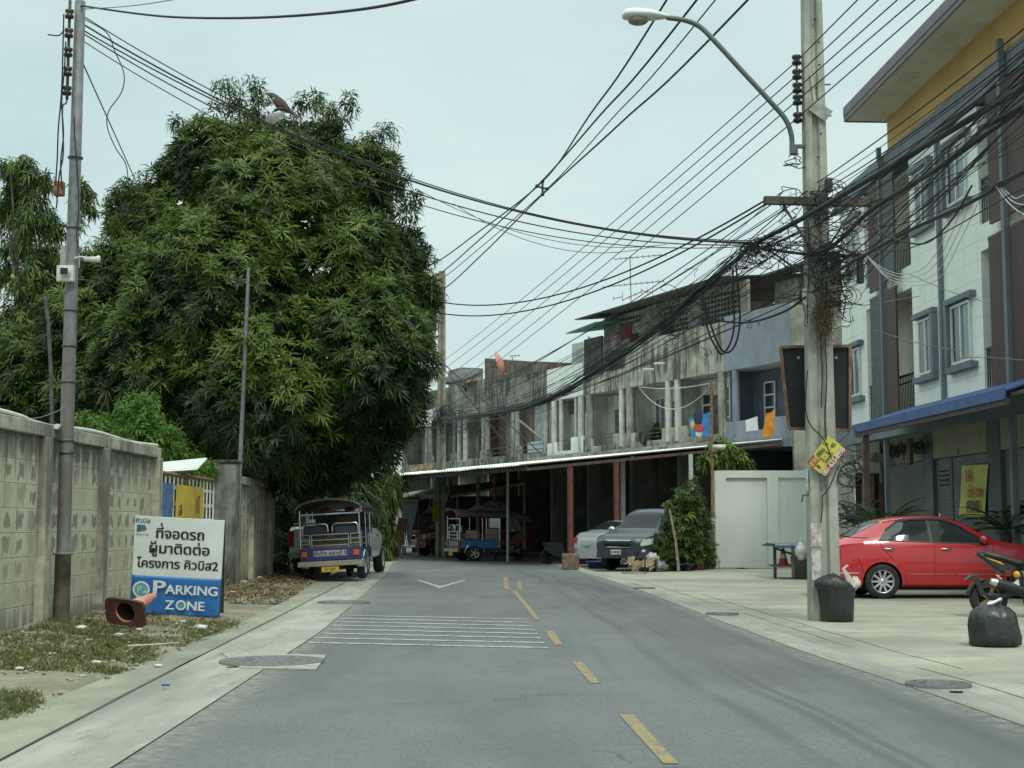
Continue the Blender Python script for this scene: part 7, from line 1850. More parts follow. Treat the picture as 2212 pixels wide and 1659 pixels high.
# ---- grass, leaf litter and small rubbish on the verge
def in_front(x, y): return x < lerp_tab(OUT, y) + 0.06 and x > -5.68
Gp = []
def scatter(px0, px1, py0, py1, n, dens_fn=None):
    out = []
    for _ in range(n):
        p = gnd(RNG.uniform(px0, px1), RNG.uniform(py0, py1), 0.08)
        if p.x < -5.62: continue
        if dens_fn and not dens_fn(p): continue
        if p.x > lerp_tab(OUT, p.y) + 0.03: continue
        p.z = verge_z(p.x, p.y); out.append(np.array(p))
    return out
nf = lambda p: noise.noise(Vector((p.x * 1.8, p.y * 1.3, 3.0))) > -0.22
pts = scatter(0, 330, 1345, 1440, 3600, nf) + scatter(80, 520, 1330, 1385, 1700, nf) + scatter(0, 80, 1480, 1560, 500) + scatter(480, 690, 1248, 1290, 500, nf) + scatter(400, 530, 1335, 1362, 420)
for y in np.arange(12, 23, 0.05): pts.append(np.array([-5.55 + RNG.normal(scale=0.07), y, verge_z(-5.55, y)]))
P = np.repeat(np.array(pts), 5, 0) + np.concatenate([RNG.normal(scale=0.05, size=(len(pts) * 5, 2)), np.zeros((len(pts) * 5, 1))], 1)
N = len(P); d = unit(np.concatenate([RNG.normal(scale=0.8, size=(N, 2)), np.ones((N, 1))], 1)); L_ = RNG.uniform(0.03, 0.12, N)
q = leaf_verts(P - np.array([0, 0, 0.02]), d, unit(RNG.normal(size=(N, 3))), L_, RNG.uniform(0.006, 0.014, N), np.full(N, 0.2))
GR1 = leafmat('grass_green', (0.085, 0.125, 0.035), (0.13, 0.155, 0.05), 0.2, 0.8); GR2 = leafmat('grass_straw', (0.30, 0.25, 0.13), (0.24, 0.20, 0.10), 0.15, 0.9)
o = leaf_obj('grass', q, pick(N, [0.74, 0.26]), [GR1, GR2]); tag(o, 'thin dry grass and weeds along the foot of the block wall', 'grass', kind='stuff')
pts = scatter(485, 690, 1240, 1300, 2200) + scatter(560, 660, 1215, 1260, 900) + scatter(150, 560, 1335, 1420, 300)
P = np.array(pts) + np.array([0, 0, 0.015]); N = len(P); P[:, 2] += RNG.random(N) * 0.05
d = unit(np.concatenate([RNG.normal(size=(N, 2)), RNG.normal(scale=0.35, size=(N, 1))], 1))
q = leaf_verts(P, d, np.tile([0, 0, 1.0], (N, 1)) + RNG.normal(scale=0.3, size=(N, 3)), RNG.uniform(0.06, 0.16, N), RNG.uniform(0.025, 0.05, N), np.full(N, 0.1))
o = leaf_obj('fallen_leaves', q, pick(N, [0.8, 0.2]), [LF_DRY, GR2]); tag(o, 'brown fallen leaves heaped along the verge by the tuk-tuk', 'leaves', kind='stuff')
mb = MB(); rr = random.Random(5)
for _ in range(420):
    p = gnd(rr.uniform(0, 640), rr.uniform(1300, 1500), 0.05)
    if p.x < -5.6 or p.x > lerp_tab(OUT, p.y) + 0.05: continue
    s_ = rr.uniform(0.008, 0.03); mb.ell((p.x, p.y, verge_z(p.x, p.y) + s_ * 0.3), (s_, s_ * rr.uniform(.6, 1), s_ * 0.6), 6, 4, 0.5)
o = mb.build('gravel', M('pebble', (0.34, 0.32, 0.26), 0.9, 0.3, 9)); tag(o, 'loose stones on the dirt verge', 'gravel', kind='stuff')
SCR = M('scrap_white', (0.58, 0.60, 0.57), 0.6, 0.15, 15)
for i, (px, py, s_) in enumerate(((172, 1362, .07), (205, 1425, .05), (112, 1413, .04), (430, 1352, .09), (395, 1340, .05), (300, 1357, .05), (255, 1372, .06), (525, 1262, .08), (560, 1253, .07), (500, 1283, .05), (590, 1245, .06), (340, 1425, .04), (40, 1440, .04))):
    p = gnd(px, py, 0.08); p.z = verge_z(p.x, p.y) + s_ * 0.25
    mb = MB(); mb.ell((0, 0, 0), (s_, s_ * 0.7, s_ * 0.5), 8, 6, 1.3); o = mb.build('plastic_scrap', SCR); o.location = p
    tag(o, 'crumpled scrap of white plastic lying on the dirt verge', 'litter', 'white plastic scraps on the verge')
mb = MB(); mb.bx(-0.03, 0.03, -0.012, 0.012, 0, 0.015); o = mb.build('blue_bottle_cap', M('cap_blue', (0.02, 0.12, 0.35), 0.5)); o.location = gnd(358, 1482, 0.034); tag(o, 'tiny blue plastic piece on the pale gutter', 'litter')
mb = MB(); mb.tube([(-0.25, 0, 0.02), (0, 0.03, 0.03), (0.26, 0.0, 0.05)], 0.012, 5); o = mb.build('dry_stick', M('stick', (0.40, 0.36, 0.28), 0.9)); o.location = gnd(330, 1400, 0.08); tag(o, 'pale dry stick on the dirt verge', 'stick')
mb = MB(); mb.bx(-0.10, 0.10, -0.06, 0.06, 0, 0.09); o = mb.build('concrete_chunk', CASTD, bevel=0.015); o.location = gnd(348, 1302, 0.25) ; o.location.x = -5.52; o.location.z = 0.16; tag(o, 'small dark concrete chunk against the block wall', 'rubble')
# ================================================================== CONCRETE POLE, LAMP AND CABLES (right)
PC = M('pole_concrete', (0.37, 0.375, 0.315), 0.9, 0.12, 3, streak=0.55, streakcol=(0.15, 0.15, 0.125), bump=0.3, fine=0.25)
PD = 19.5; PXc = at(1780, 1300, PD).x
def ipole(name, label, c, h, wb, wt, mat):
    t_ = thing(name, label, 'utility pole', c)
    prof = [(-.5, -.36), (-.46, -.40), (-.17, -.40), (-.09, -.22), (.09, -.22), (.17, -.40), (.46, -.40), (.5, -.36), (.5, .36), (.46, .40), (-.46, .40), (-.5, .36)]
    rings = []
    for k in range(13):
        z = h * k / 12; w = wb + (wt - wb) * k / 12; rings.append([(x * w, y * w, z) for x, y in prof])
    mb = MB(); mb.loft(rings, smooth=False); mb.build('shaft', mat, t_)
    return t_
rp = ipole('concrete_pole', 'tall grooved concrete utility pole carrying the street lamp and cable tangle', (PXc, PD, 0), 10.6, 0.40, 0.235, PC)
for x in (-0.03, 0.06):
    pass
mb = MB()
for k in range(14):
    z = 5.4 + k * 0.33; w = 0.30 - 0.003 * k; mb.lathe([(0.012, -w * 0.40 - 0.012), (0.0, -w * 0.40 - 0.0125)], 8, 'Y', (0.07 if k % 3 else 0.02, 0.0, z)); mb.lathe([(0.013, -w * 0.42), (0.013, -w * 0.35)], 8, 'Y', (0.07 if k % 3 else 0.02, 0.0, z), True)
mb.build('bolt_hole', WELL, rp)
mb = MB()
for z in (7.45, 7.0, 6.1): mb.bar((0.12, -0.02, z), (0.24, -0.04, z), 0.018, 0.018)
mb.build('step_bolt', STEELD, rp)
p = at(1772, 238, PD - 0.16); mb = MB(); mb.X = frame(p, (0.80, 0, -0.60), (0, 1, 0)); mb.bx(-0.15, 0.15, 0, 0.02, -0.09, 0.09); mb.build('tag_plate', M('worn_plate', (0.30, 0.30, 0.26), 0.6, 0.2, 9), rp, world=True)
mb = MB(); mb.X = frame(at(1758, 200, PD - 0.15), (0.99, 0, 0.12), (0, 1, 0)); mb.bx(-0.015, 0.015, 0, 0.015, -0.28, 0.28); mb.build('bracing_strip', M('pale_strip', (0.42, 0.41, 0.35), 0.7), rp, world=True)
mb = MB(); mb.bx(-0.195, -0.05, -0.168, -0.163, 1.0, 1.32); mb.bx(-0.19, -0.06, -0.168, -0.163, 0.55, 0.95); mb.build('torn_poster', M('torn_paper', (0.42, 0.45, 0.44), 0.8, 0.25, 14, col2=(0.36, 0.24, 0.22)), rp)
mb = MB(); mb.bx(-0.206, -0.199, -0.10, 0.05, 1.75, 2.05); mb.build('paper_notice', M('paper_white', (0.55, 0.58, 0.58), 0.8, 0.2, 20), rp)
mb = MB(); q = at(1752, 1068, PD - 0.1); mb.tube([(-0.19, -0.05, q.z), (-0.27, -0.06, q.z - 0.01), (-0.285, -0.06, q.z - 0.10)], 0.013, 6); mb.build('hook', STEELD, rp)
# insulator rack on the left side
ir = []
rk = MB(); x0 = at(1721, 190, PD).x
rk.tube([(x0, PD - 0.02, at(1721, 120, PD).z), (x0, PD - 0.02, at(1721, 268, PD).z)], 0.016, 6)
INS_Y = (131, 162, 191, 217, 255)
for y in INS_Y:
    z = at(1721, y, PD).z; rk.bar((x0, PD, z + 0.05), (PXc - 0.10, PD, z + 0.05), 0.014, 0.014); rk.bar((x0, PD, z - 0.05), (PXc - 0.10, PD, z - 0.05), 0.014, 0.014)
rk.build('insulator_rack', STEELD, rp, world=True)
for y in INS_Y:
    z = at(1721, y, PD).z; mb = MB(); mb.lathe([(0, -0.065), (0.062, -0.065), (0.068, -0.03), (0.038, 0), (0.068, 0.03), (0.062, 0.065), (0, 0.065)], 12, o=(x0, PD - 0.02, z)); mb.build('insulator', M('black_porcelain', (0.018, 0.016, 0.016), 0.3), rp, world=True)
# cross-arm
XA = thing('cross_arm', 'weathered dark timber cross-arm bolted across the concrete pole', 'cross-arm', at(1770, 436, PD - 0.2))
a_, b_ = at(1650, 433, PD - 0.22), at(1895, 438, PD - 0.22)
mb = MB(); mb.bar(a_, b_, 0.10, 0.105); mb.build('beam', M('weathered_timber', (0.095, 0.075, 0.06), 0.9, 0.25, 7, streak=0.4, bump=0.5), XA, world=True)
mb = MB(); mb.bar(at(1690, 440, PD - 0.18), at(1756, 545, PD - 0.16), 0.02, 0.03); mb.bar(at(1850, 440, PD - 0.18), at(1782, 545, PD - 0.16), 0.02, 0.03); mb.build('brace', STEELD, XA, world=True)
# street lamp
LD = PD - 0.05
sl_ = thing('street_lamp', 'cobra-head street lamp on a long bent arm bracketed to the concrete pole', 'street lamp', at(1718, 318, LD))
ARM = M('lamp_arm_grey', (0.10, 0.118, 0.11), 0.5, 0.1, 6)
def crom(pts, n=8):
    pts = [Vector(p) for p in pts]; out = []
    P = [pts[0] * 2 - pts[1]] + pts + [pts[-1] * 2 - pts[-2]]
    for i in range(1, len(P) - 2):
        a, b, c, d = P[i - 1:i + 3]
        for k in range(n):
            t = k / n; out.append(0.5 * ((2 * b) + (c - a) * t + (2 * a - 5 * b + 4 * c - d) * t * t + (3 * b - a - 3 * c + d) * t ** 3))
    out.append(pts[-1]); return out
mb = MB(); mb.tube(crom([at(x, y, LD) for x, y in ((1711, 318), (1709, 290), (1696, 257), (1660, 215), (1600, 150), (1545, 90), (1512, 58), (1480, 44), (1440, 38))]), 0.036, 10); mb.build('arm', ARM, sl_, world=True)
c0, c1 = at(1445, 38, LD), at(1344, 34, LD)
ax = (c1 - c0).normalized(); Ln = (c1 - c0).length
rings = []
for k, (ry, rz, dz) in enumerate(((0.04, 0.035, 0), (0.09, 0.055, 0.0), (0.14, 0.085, 0.0), (0.155, 0.10, 0.0), (0.15, 0.10, 0.0), (0.12, 0.085, -0.01), (0.04, 0.03, -0.02))):
    c = c0 + ax * Ln * (0, 0.15, 0.35, 0.55, 0.8, 0.95, 1.0)[k] + Vector((0, 0, dz + 0.01))
    rings.append([c + Vector((0, ry * cos(a), rz * (sin(a) if sin(a) > 0 else 0.55 * sin(a)))) for a in np.linspace(0, 2 * pi, 17)[:-1]])
mb = MB(); mb.loft(rings); mb.build('head', M('lamp_white', (0.62, 0.66, 0.64), 0.4, 0.05), sl_, world=True)
mb = MB(); c = c0 + ax * Ln * 0.66; mb.ell(c + Vector((0, 0, -0.055)), (0.15, 0.12, 0.075), 14, 8); mb.build('lens', M('lamp_lens', (0.22, 0.20, 0.14), 0.25, 0.1, 9), sl_, world=True)
mb = MB(); q = at(1722, 320, LD); mb.bx(q.x - 0.08, q.x + 0.14, LD - 0.03, LD + 0.03, q.z - 0.0, q.z + 0.05); mb.bx(q.x - 0.10, q.x + 0.0, LD - 0.06, LD + 0.06, q.z - 0.09, q.z + 0.04); mb.build('bracket_box', ARM, sl_, world=True, bevel=0.006)
# back of a signboard strapped behind the pole
bs = thing('signboard', 'back of a black signboard with a raw timber edge mounted behind the concrete pole', 'signboard', at(1765, 840, PD + 0.3))
q = [at(1685, 750, PD + 0.30), at(1835, 748, PD + 0.25), at(1835, 930, PD + 0.25), at(1703, 926, PD + 0.30)]
mb = MB(); mb.sheet(q, 0.05, (0, -1, 0)); mb.build('panel', M('board_black', (0.016, 0.018, 0.018), 0.8, 0.15, 4), bs, world=True)
mb = MB()
for i in range(4): mb.bar(q[i] - Vector((0, 0.03, 0)), q[(i + 1) % 4] - Vector((0, 0.03, 0)), 0.04, 0.035, (0, 1, 0))
mb.build('frame', M('raw_timber', (0.19, 0.12, 0.075), 0.85, 0.2, 8), bs, world=True)
mb = MB(); 
for px in (1725, 1806): mb.lathe([(0, 0), (0.022, 0), (0.022, 0.015), (0, 0.015)], 8, 'Y', at(px, 773, PD + 0.20)); 
mb.build('bolt', M('bolt_grey', (0.3, 0.31, 0.3), 0.5), bs, world=True)
# crooked yellow sale notice
SD = PD - 0.24
c = at(1786, 985.5, SD); ex = (at(1789, 940, SD) - at(1743, 1000, SD)); ww = ex.length; ey_ = at(1783, 1031, SD) - at(1743, 1000, SD); hh = ey_.length
# local x runs up to the right, local z up to the left
ns = thing('sale_notice', 'crooked yellow sale notice with a red phone-number strip tied to the concrete pole', 'sign', mat=frame(c, ex, Vector((0, 1, 0))))
mb = MB(); mb.bx(-ww / 2, ww / 2, 0, 0.008, -hh / 2, hh / 2); mb.build('panel', M('notice_yellow', (0.50, 0.45, 0.06), 0.6, 0.12, 6, col2=(0.42, 0.38, 0.06)), ns)
mb = MB(); mb.bx(-ww / 2, ww / 2, -0.004, -0.001, -hh / 2, -hh / 2 + hh * 0.27); mb.bx(-ww / 2, -ww / 2 + ww * 0.30, -0.004, -0.001, hh / 2 - hh * 0.36, hh / 2); mb.build('red_strip', M('notice_red', (0.30, 0.04, 0.03), 0.6, 0.1, 9), ns)
def fit_text(mb, body, width, height_size, X, **kw):
    v, f = text_mesh(body, height_size, 0.0); xs = [p[0] for p in v]; w = max(xs) - min(xs); k = width / w
    add_text(mb, body, height_size, X @ Matrix.Translation((-(max(xs) + min(xs)) / 2 * k, 0, 0)), sx=k, **kw)
mb = MB(); fit_text(mb, '081-623-8998', ww * 0.94, 0.105, Matrix.Translation((0, -0.007, -hh / 2 + 0.012)), bold=0.006, dup=0.03); mb.build('phone_number', M('notice_white', (0.62, 0.60, 0.56), 0.6), ns)
mb = MB(); fit_text(mb, 'ขาย', ww * 0.27, 0.125, Matrix.Translation((-ww * 0.35, -0.007, hh * 0.2)), bold=0.006, dup=0.04); mb.build('heading', M('notice_amber', (0.55, 0.33, 0.12), 0.6), ns)
mb = MB(); fit_text(mb, 'ทีดิน', ww * 0.26, 0.085, Matrix.Translation((-ww * 0.02, -0.007, hh * 0.22)), bold=0.004, dup=0.02); fit_text(mb, '2 - 3 - 45', ww * 0.62, 0.085, Matrix.Translation((ww * 0.12, -0.007, -hh * 0.02)), bold=0.002, dup=0.015); fit_text(mb, '1', ww * 0.05, 0.09, Matrix.Translation((-ww * 0.38, -0.007, -hh * 0.08)), dup=0.02); fit_text(mb, 'ตารางวา', ww * 0.34, 0.06, Matrix.Translation((ww * 0.0, -0.007, -hh * 0.17)), dup=0.02); fit_text(mb, 'ไร่', ww * 0.1, 0.08, Matrix.Translation((ww * 0.26, -0.007, hh * 0.26)), dup=0.015)
mb.build('handwriting', M('notice_ink', (0.035, 0.05, 0.03), 0.6), ns)
# straw clump (old nest) on the pole
mb = MB(); rr = random.Random(9)
for _ in range(620):
    a = at(1778 + rr.gauss(0, 9), 690 + rr.gauss(0, 22) - 6, PD - 0.20 - rr.random() * 0.10)
    d = Vector((rr.gauss(0, 0.55), rr.gauss(0, 0.25), rr.gauss(-0.35, 0.9))).normalized() * rr.uniform(0.06, 0.20)
    e = a + d; mb.tube([a, a.lerp(e, .5) + Vector((rr.gauss(0, .012), 0, rr.gauss(0, .012))), e], 0.0028, 3, cap=False)
o = mb.build('bird_nest', M('straw', (0.17, 0.12, 0.065), 0.95, 0.3, 20), recalc=False); tag(o, 'untidy clump of brown straw stuck to the concrete pole', 'nest')
mb = MB(); mb.tube(crom([at(x, y, PD - 0.1) for x, y in ((1798, 640), (1800, 668), (1803, 695), (1812, 702), (1836, 702))], 4), 0.018, 6); o = mb.build('white_pipe', PVC); tag(o, 'bent white plastic pipe on the right side of the concrete pole', 'pipe')
mb = MB(); q = at(1738, 640, PD - 0.1); mb.bx(q.x - 0.03, q.x + 0.06, q.y - 0.05, q.y + 0.02, q.z - 0.13, q.z + 0.10); o = mb.build('terminal_box', WHP, bevel=0.01); tag(o, 'small white terminal box on the left of the concrete pole', 'terminal box')
for px, py, w_, h_, lb in ((1790, 400, 0.10, 0.20, 'dark splice box above the cross-arm'), (1858, 580, 0.09, 0.42, 'long dark splice closure hanging right of the concrete pole'), (1800, 655, 0.22, 0.10, 'dark cable shelf on the concrete pole below the tangle')):
    q = at(px, py, PD - 0.22); mb = MB(); mb.bx(q.x - w_ / 2, q.x + w_ / 2, q.y - 0.05, q.y + 0.05, q.z - h_ / 2, q.z + h_ / 2); o = mb.build('splice_box', M('splice_black', (0.03, 0.032, 0.032), 0.6, 0.2, 9), bevel=0.02); tag(o, lb, 'splice box')

# far pole
fp = ipole('concrete_pole', 'slim concrete pole at the road bend by the red pickup', (at(952, 1200, 56.3).x, 56.3, 0), 11.4, 0.40, 0.26, M('far_pole_concrete', (0.27, 0.26, 0.20), 0.9, 0.15, 3, streak=0.5))
q = at(956, 1040, 56.1); mb = MB(); mb.bx(q.x - 0.13, q.x + 0.13, q.y - 0.2, q.y - 0.05, q.z - 0.25, q.z + 0.25); mb.build('meter_box', M('meter_grey', (0.10, 0.11, 0.11), 0.5, 0.2), fp, world=True, bevel=0.02)
mb = MB(); q = at(953, 1025, 55.9); mb.lathe([(0, 0), (0.10, 0), (0.10, 0.12), (0, 0.12)], 12, 'Y', q - Vector((0, 0.12, 0))); mb.build('meter', M('meter_glass', (0.42, 0.45, 0.45), 0.2, 0.2, 8), fp, world=True)
q = at(943, 1080, 56.0); mb = MB(); mb.X = frame(q, (0.72, 0.69, 0), (-0.69, 0.72, 0)); mb.bx(-0.18, 0.10, 0, 0.01, -0.85, -0.02); mb.build('yellow_wrap', M('wrap_yellow', (0.50, 0.36, 0.03), 0.6), fp, world=True)
mb = MB(); mb.X = frame(q, (0.72, 0.69, 0), (-0.69, 0.72, 0)); mb.bx(-0.16, 0.08, -0.002, 0.008, 0.0, 0.75); mb.build('white_wrap', M('wrap_white', (0.48, 0.54, 0.58), 0.6), fp, world=True)

# ------------------------------------------------------------------ cables
CAB = M('cable_black', (0.018, 0.020, 0.021), 0.7)
CABT = M('thick_cable', (0.020, 0.022, 0.020), 0.65, 0.2, 20, bump=0.4)
CABW = M('cable_white', (0.50, 0.51, 0.48), 0.6)
CABG = M('cable_grey', (0.13, 0.14, 0.14), 0.6)
def cable(pts, r, label, group, mat=None, n=6, k=8, name='overhead_cable', cat='cable'):
    mb = MB(); mb.tube(crom(pts, k), r, n); o = mb.build(name, mat or CAB, recalc=False); tag(o, label, cat, group); return o
A_ = at
# four insulated conductors through the spacer
SPD = 40
G = 'insulated conductors through the spacer'
ends = [((930, 572), (1172, 392), (1440, 0)), ((938, 598), (1160, 402), (1505, 0)), ((940, 610), (1182, 408), (1545, 0)), ((952, 628), (1172, 420), (1615, 0))]
nm = ['leftmost of four dark conductors sweeping up from the spacer', 'second from left of four conductors sweeping up from the spacer', 'third, thinnest of four conductors sweeping up from the spacer', 'rightmost of four conductors sweeping up from the spacer']
for i, (f_, s_, n_) in enumerate(ends):
    p0, p1, p2 = A_(*f_, 57), A_(*s_, SPD), A_(*n_, 24); p3 = p2 + (p2 - p1) * 1.7 + Vector((0, 0, 1.2)); pm = p0.lerp(p1, 0.5) - Vector((0, 0, 0.10)); pn = p1.lerp(p2, 0.5) - Vector((0, 0, 0.06))
    mb = MB(); mb.tube(crom([p0 + (p0 - p1) * 0.5 + Vector((0, 0, 1.0)), p0, pm, p1, pn, p2, p3], 8), [0.022 if i != 2 else 0.014] * 49, 6); o = mb.build('overhead_cable', CAB, recalc=False); tag(o, nm[i], 'cable', G)
sp = thing('cable_spacer', 'star-shaped black spacer clamping four conductors in mid-air', 'cable spacer', A_(1172, 405, SPD))
mb = MB()
c = A_(1172, 406, SPD)
for (x, y) in ((1172, 392), (1160, 402), (1182, 408), (1172, 420)): mb.tube([c, A_(x, y, SPD)], [0.035, 0.03], 7)
mb.build('arms', PORC, sp, world=True)
for (x, y) in ((1172, 392), (1160, 402), (1182, 408), (1172, 420)):
    mb = MB(); mb.ell(A_(x, y, SPD), 0.058, 8, 6); mb.build('clamp', PORC, sp, world=True)
# five low-tension wires through the insulator rack
G = 'five parallel wires on the insulator rack'
order = ['topmost', 'second from top', 'middle', 'fourth from top', 'lowest']
for i, (y, fy, nx, ny) in enumerate(zip(INS_Y, (782, 800, 822, 850, 868), (1852, 1897, 1938, 1976, 2016), (0, 0, 0, 0, 0))):
    pm = A_(1720, y + 2, PD - 0.05); p0 = A_(955, fy, 56); p2 = A_(nx, ny, 15.5); p3 = p2 + (p2 - pm) * 4.5
    q1 = p0.lerp(pm, 0.5); q1.z -= 0.12
    mb = MB(); mb.tube(sag(p0, pm, 0.14, 24) + [pm.lerp(p2, 0.33), pm.lerp(p2, 0.66), p2, p3], 0.0085, 6); o = mb.build('overhead_cable', CAB, recalc=False)
    tag(o, order[i] + ' of five parallel wires fixed to the insulator rack', 'cable', G)
# wires from the steel pole across the street to the concrete pole
G = 'wires slung across the street'
nm = ['uppermost of the wires slung from the steel pole across the street', 'thick twisted wire slung from the steel pole past the tree', 'second thick wire slung from the steel pole past the tree', 'fourth wire slung across the street below the thick pair', 'lowest wire slung from the steel pole across the street']
for i, (sx, sy, ex_, ey2, dr, r_) in enumerate(((172, 30, 1640, 520, 0.74, 0.008), (172, 48, 1640, 524, 0.70, 0.012), (170, 60, 1642, 527, 0.66, 0.010), (168, 65, 1640, 528, 0.78, 0.009), (166, 80, 1640, 530, 0.86, 0.007))):
    mb = MB(); mb.tube(sag(A_(sx, sy, 17.6), A_(ex_, ey2, 20.0), dr, 40), r_, 5); o = mb.build('overhead_cable', CAB, recalc=False); tag(o, nm[i], 'cable', G)
for i, (p0, p1, dr, lb) in enumerate(((A_(900, 408, 18.6), A_(1440, 528, 19.8), 0.30, 'thin loose wire drooping below the street crossing, upper one'), (A_(980, 440, 18.8), A_(1420, 530, 19.8), 0.33, 'thin loose wire drooping lowest below the street crossing'))):
    mb = MB(); mb.tube(sag(p0, p1, dr, 24), 0.005, 4); o = mb.build('overhead_cable', CABG, recalc=False); tag(o, lb, 'cable', G)
mb = MB(); mb.tube(crom([A_(172, 12, 17.6), A_(300, 30, 16), A_(400, 38, 15), A_(560, 38, 13.5), A_(740, 25, 12), A_(900, -3, 10.8), A_(1200, -90, 9), A_(1200, -90, 9) + (A_(1200, -90, 9) - A_(900, -3, 10.8)) * 5], 8), 0.013, 6); o = mb.build('overhead_cable', CAB, recalc=False); tag(o, 'dark cable leaving the steel pole top towards the upper frame edge', 'cable')
mb = MB(); mb.tube(crom([A_(175, 20, 17.6), A_(270, 14, 16), A_(370, 0, 14), A_(500, -30, 12), A_(500, -30, 12) + (A_(500, -30, 12) - A_(370, 0, 14)) * 7], 6), 0.006, 5); o = mb.build('overhead_cable', CABG, recalc=False); tag(o, 'thin grey wire rising from the steel pole top', 'cable')
mb = MB(); mb.tube([A_(176, 130, 17.6), A_(295, 395, 27)], 0.010, 5); o = mb.build('guy_wire', CABG, recalc=False); tag(o, 'straight stay wire from the steel pole down into the tree', 'cable')
mb = MB(); mb.tube(crom([A_(x, y, 17.8 + i * 0.25) for i, (x, y) in enumerate(((180, 40), (230, 70), (248, 110), (268, 160), (262, 200), (235, 240), (232, 275), (250, 320), (272, 355), (278, 400)))], 6), 0.008, 5); o = mb.build('dangling_cable', CABG, recalc=False); tag(o, 'kinked grey cable dangling from the crossing wires into the tree', 'cable')
G = 'black cables running down the steel pole'
for i, pts in enumerate((((138, 30), (136, 110), (133, 200), (126, 280), (124, 340), (120, 400)), ((142, 90), (139, 150), (133, 220), (137, 290), (131, 350), (134, 410)), ((146, 170), (144, 220), (135, 235), (137, 330), (128, 380), (122, 450)))):
    mb = MB(); mb.tube(crom([A_(x, y, 17.45) for x, y in pts], 5), 0.010, 5); o = mb.build('hanging_cable', CAB, recalc=False); tag(o, ('outer', 'middle', 'inner')[i] + ' black cable hanging down the left of the steel pole', 'cable', G)
mb = MB(); mb.tube(crom([A_(x, y, 17.5) for x, y in ((160, 250), (162, 300), (168, 380), (170, 450), (166, 520), (180, 570), (172, 600))], 5), 0.008, 5); o = mb.build('hanging_cable', CAB, recalc=False); tag(o, 'thin black cable down the front of the steel pole to the cameras', 'cable', G)
mb = MB(); mb.tube(crom([A_(103, 75, 17.4), A_(125, 77, 17.45), A_(133, 72, 17.5), A_(137, 66, 17.5)], 4), 0.009, 5); o = mb.build('cable_stub', CAB, recalc=False); tag(o, 'cut cable end poking left from the steel pole top', 'cable')
mb = MB(); mb.tube(sag(A_(60, 905, 17.2), A_(140, 880, 17.5), 0.03, 8), 0.006, 4); o = mb.build('stay_wire', CABG, recalc=False); tag(o, 'thin wire from the wall top to the foot of the steel pole', 'cable')
# main telecom bundle
rr = random.Random(21)
def bundle_pt(px, py, D, jx=0.0, jz=0.0): p = A_(px, py, D); return p + Vector((jx, 0, jz))
G = 'cables in the tangled bundle on the concrete pole'
LBL = 'thin black cable in the tangled bundle sweeping past the concrete pole'
PATH = [(1640, 527, 20.4), (1586, 562, 21.4), (1500, 640, 23.2), (1420, 705, 25.3), (1300, 790, 29.4), (1190, 858, 34.5), (1080, 891, 42), (950, 905, 56.2)]
for i, (nearpts, r_, lb) in enumerate(((((2300, 130, 10.8), (2212, 187, 11.6), (1944, 347, 15.2), (1731, 473, 18.9)), 0.034, 'thickest upper black cable crossing in front of the white building'), (((2300, 185, 10.8), (2212, 230, 11.4), (2141, 281, 12.3), (2015, 370, 14.1), (1883, 453, 16.6), (1771, 545, 19.0)), 0.028, 'thick wavy cable crossing below the thickest one'), (((2300, 330, 10.8), (2212, 372, 11.5), (2090, 440, 13), (1960, 500, 15.2), (1850, 560, 17.3), (1760, 600, 19.1)), 0.020, 'third thick cable, lowest across the white building'))):
    n0, n1 = A_(*nearpts[0]), A_(*nearpts[1]); pts = [n0 + (n0 - n1).normalized() * 16] + [A_(*p) for p in nearpts] + [bundle_pt(*p, rr.uniform(-.05, .05), rr.uniform(-.05, .05) - 0.02 * i) for p in PATH]
    mb = MB(); mb.tube(crom(pts, 7), [r_ if k < 42 else r_ * 0.8 for k in range(len(crom(pts, 7)))], 7); o = mb.build('overhead_cable', CABT, recalc=False); tag(o, lb, 'cable', 'thick cables of the bundle')
for i in range(22):
    ny = rr.uniform(90, 410); D0 = rr.uniform(10.4, 11.2); a = A_(2235, ny, D0)
    b_ = A_(rr.uniform(1740, 1830), rr.uniform(430, 640), PD - 0.25 - rr.random() * 0.15)
    m1 = a.lerp(b_, 0.5); m1.z -= rr.uniform(0.02, 0.28)
    pts = [a + (a - b_) * 1.7 + Vector((0, 0, 1.0)), a + (a - b_) * 0.4 + Vector((0, 0, .12)), a, m1, b_]
    jx, jz = rr.gauss(0, 0.06), rr.gauss(0, 0.07)
    if i % 3 != 0: pts += [bundle_pt(*p, jx + rr.gauss(0, .03), jz + rr.gauss(0, .04)) for p in PATH]
    else:
        e = A_(955 + rr.uniform(-8, 8), rr.uniform(860, 930), 56.2); pts += sag(b_, e, rr.uniform(0.35, 1.0), 7)[1:]
    r_ = rr.choice((0.0035, 0.0045, 0.006, 0.008))
    cable(pts, r_, LBL, G, rr.choice((CAB, CAB, CAB, CABG)), 5, 6)
for i in range(18):
    b_ = A_(rr.uniform(1660, 1770), rr.uniform(410, 560), PD - 0.2 - rr.random() * 0.2); e = A_(955 + rr.uniform(-8, 8), rr.uniform(872, 925), 56.2)
    cable(sag(b_, e, rr.uniform(0.1, 1.05), 9), rr.choice((0.005, 0.006, 0.009)), 'thin cable fanning from the cross-arm down to the far pole', 'cables fanning to the far pole', CAB, 5, 4)
for i, ny in enumerate((40, 62, 78, 96, 118, 140, 152, 170)):
    a = A_(2230, ny, 11); b_ = A_(1765 + 5 * i, 395 + 9 * i, PD - 0.2); pts = [a + (a - b_) * 1.9] + sag(a + (a - b_) * 0.2, b_, 0.05 + 0.02 * (i % 3), 8)
    cable(pts, 0.005 if i % 2 else 0.008, 'straight black cable passing before the ochre storey to the concrete pole', 'straight cables before the ochre storey', CAB, 5, 4)
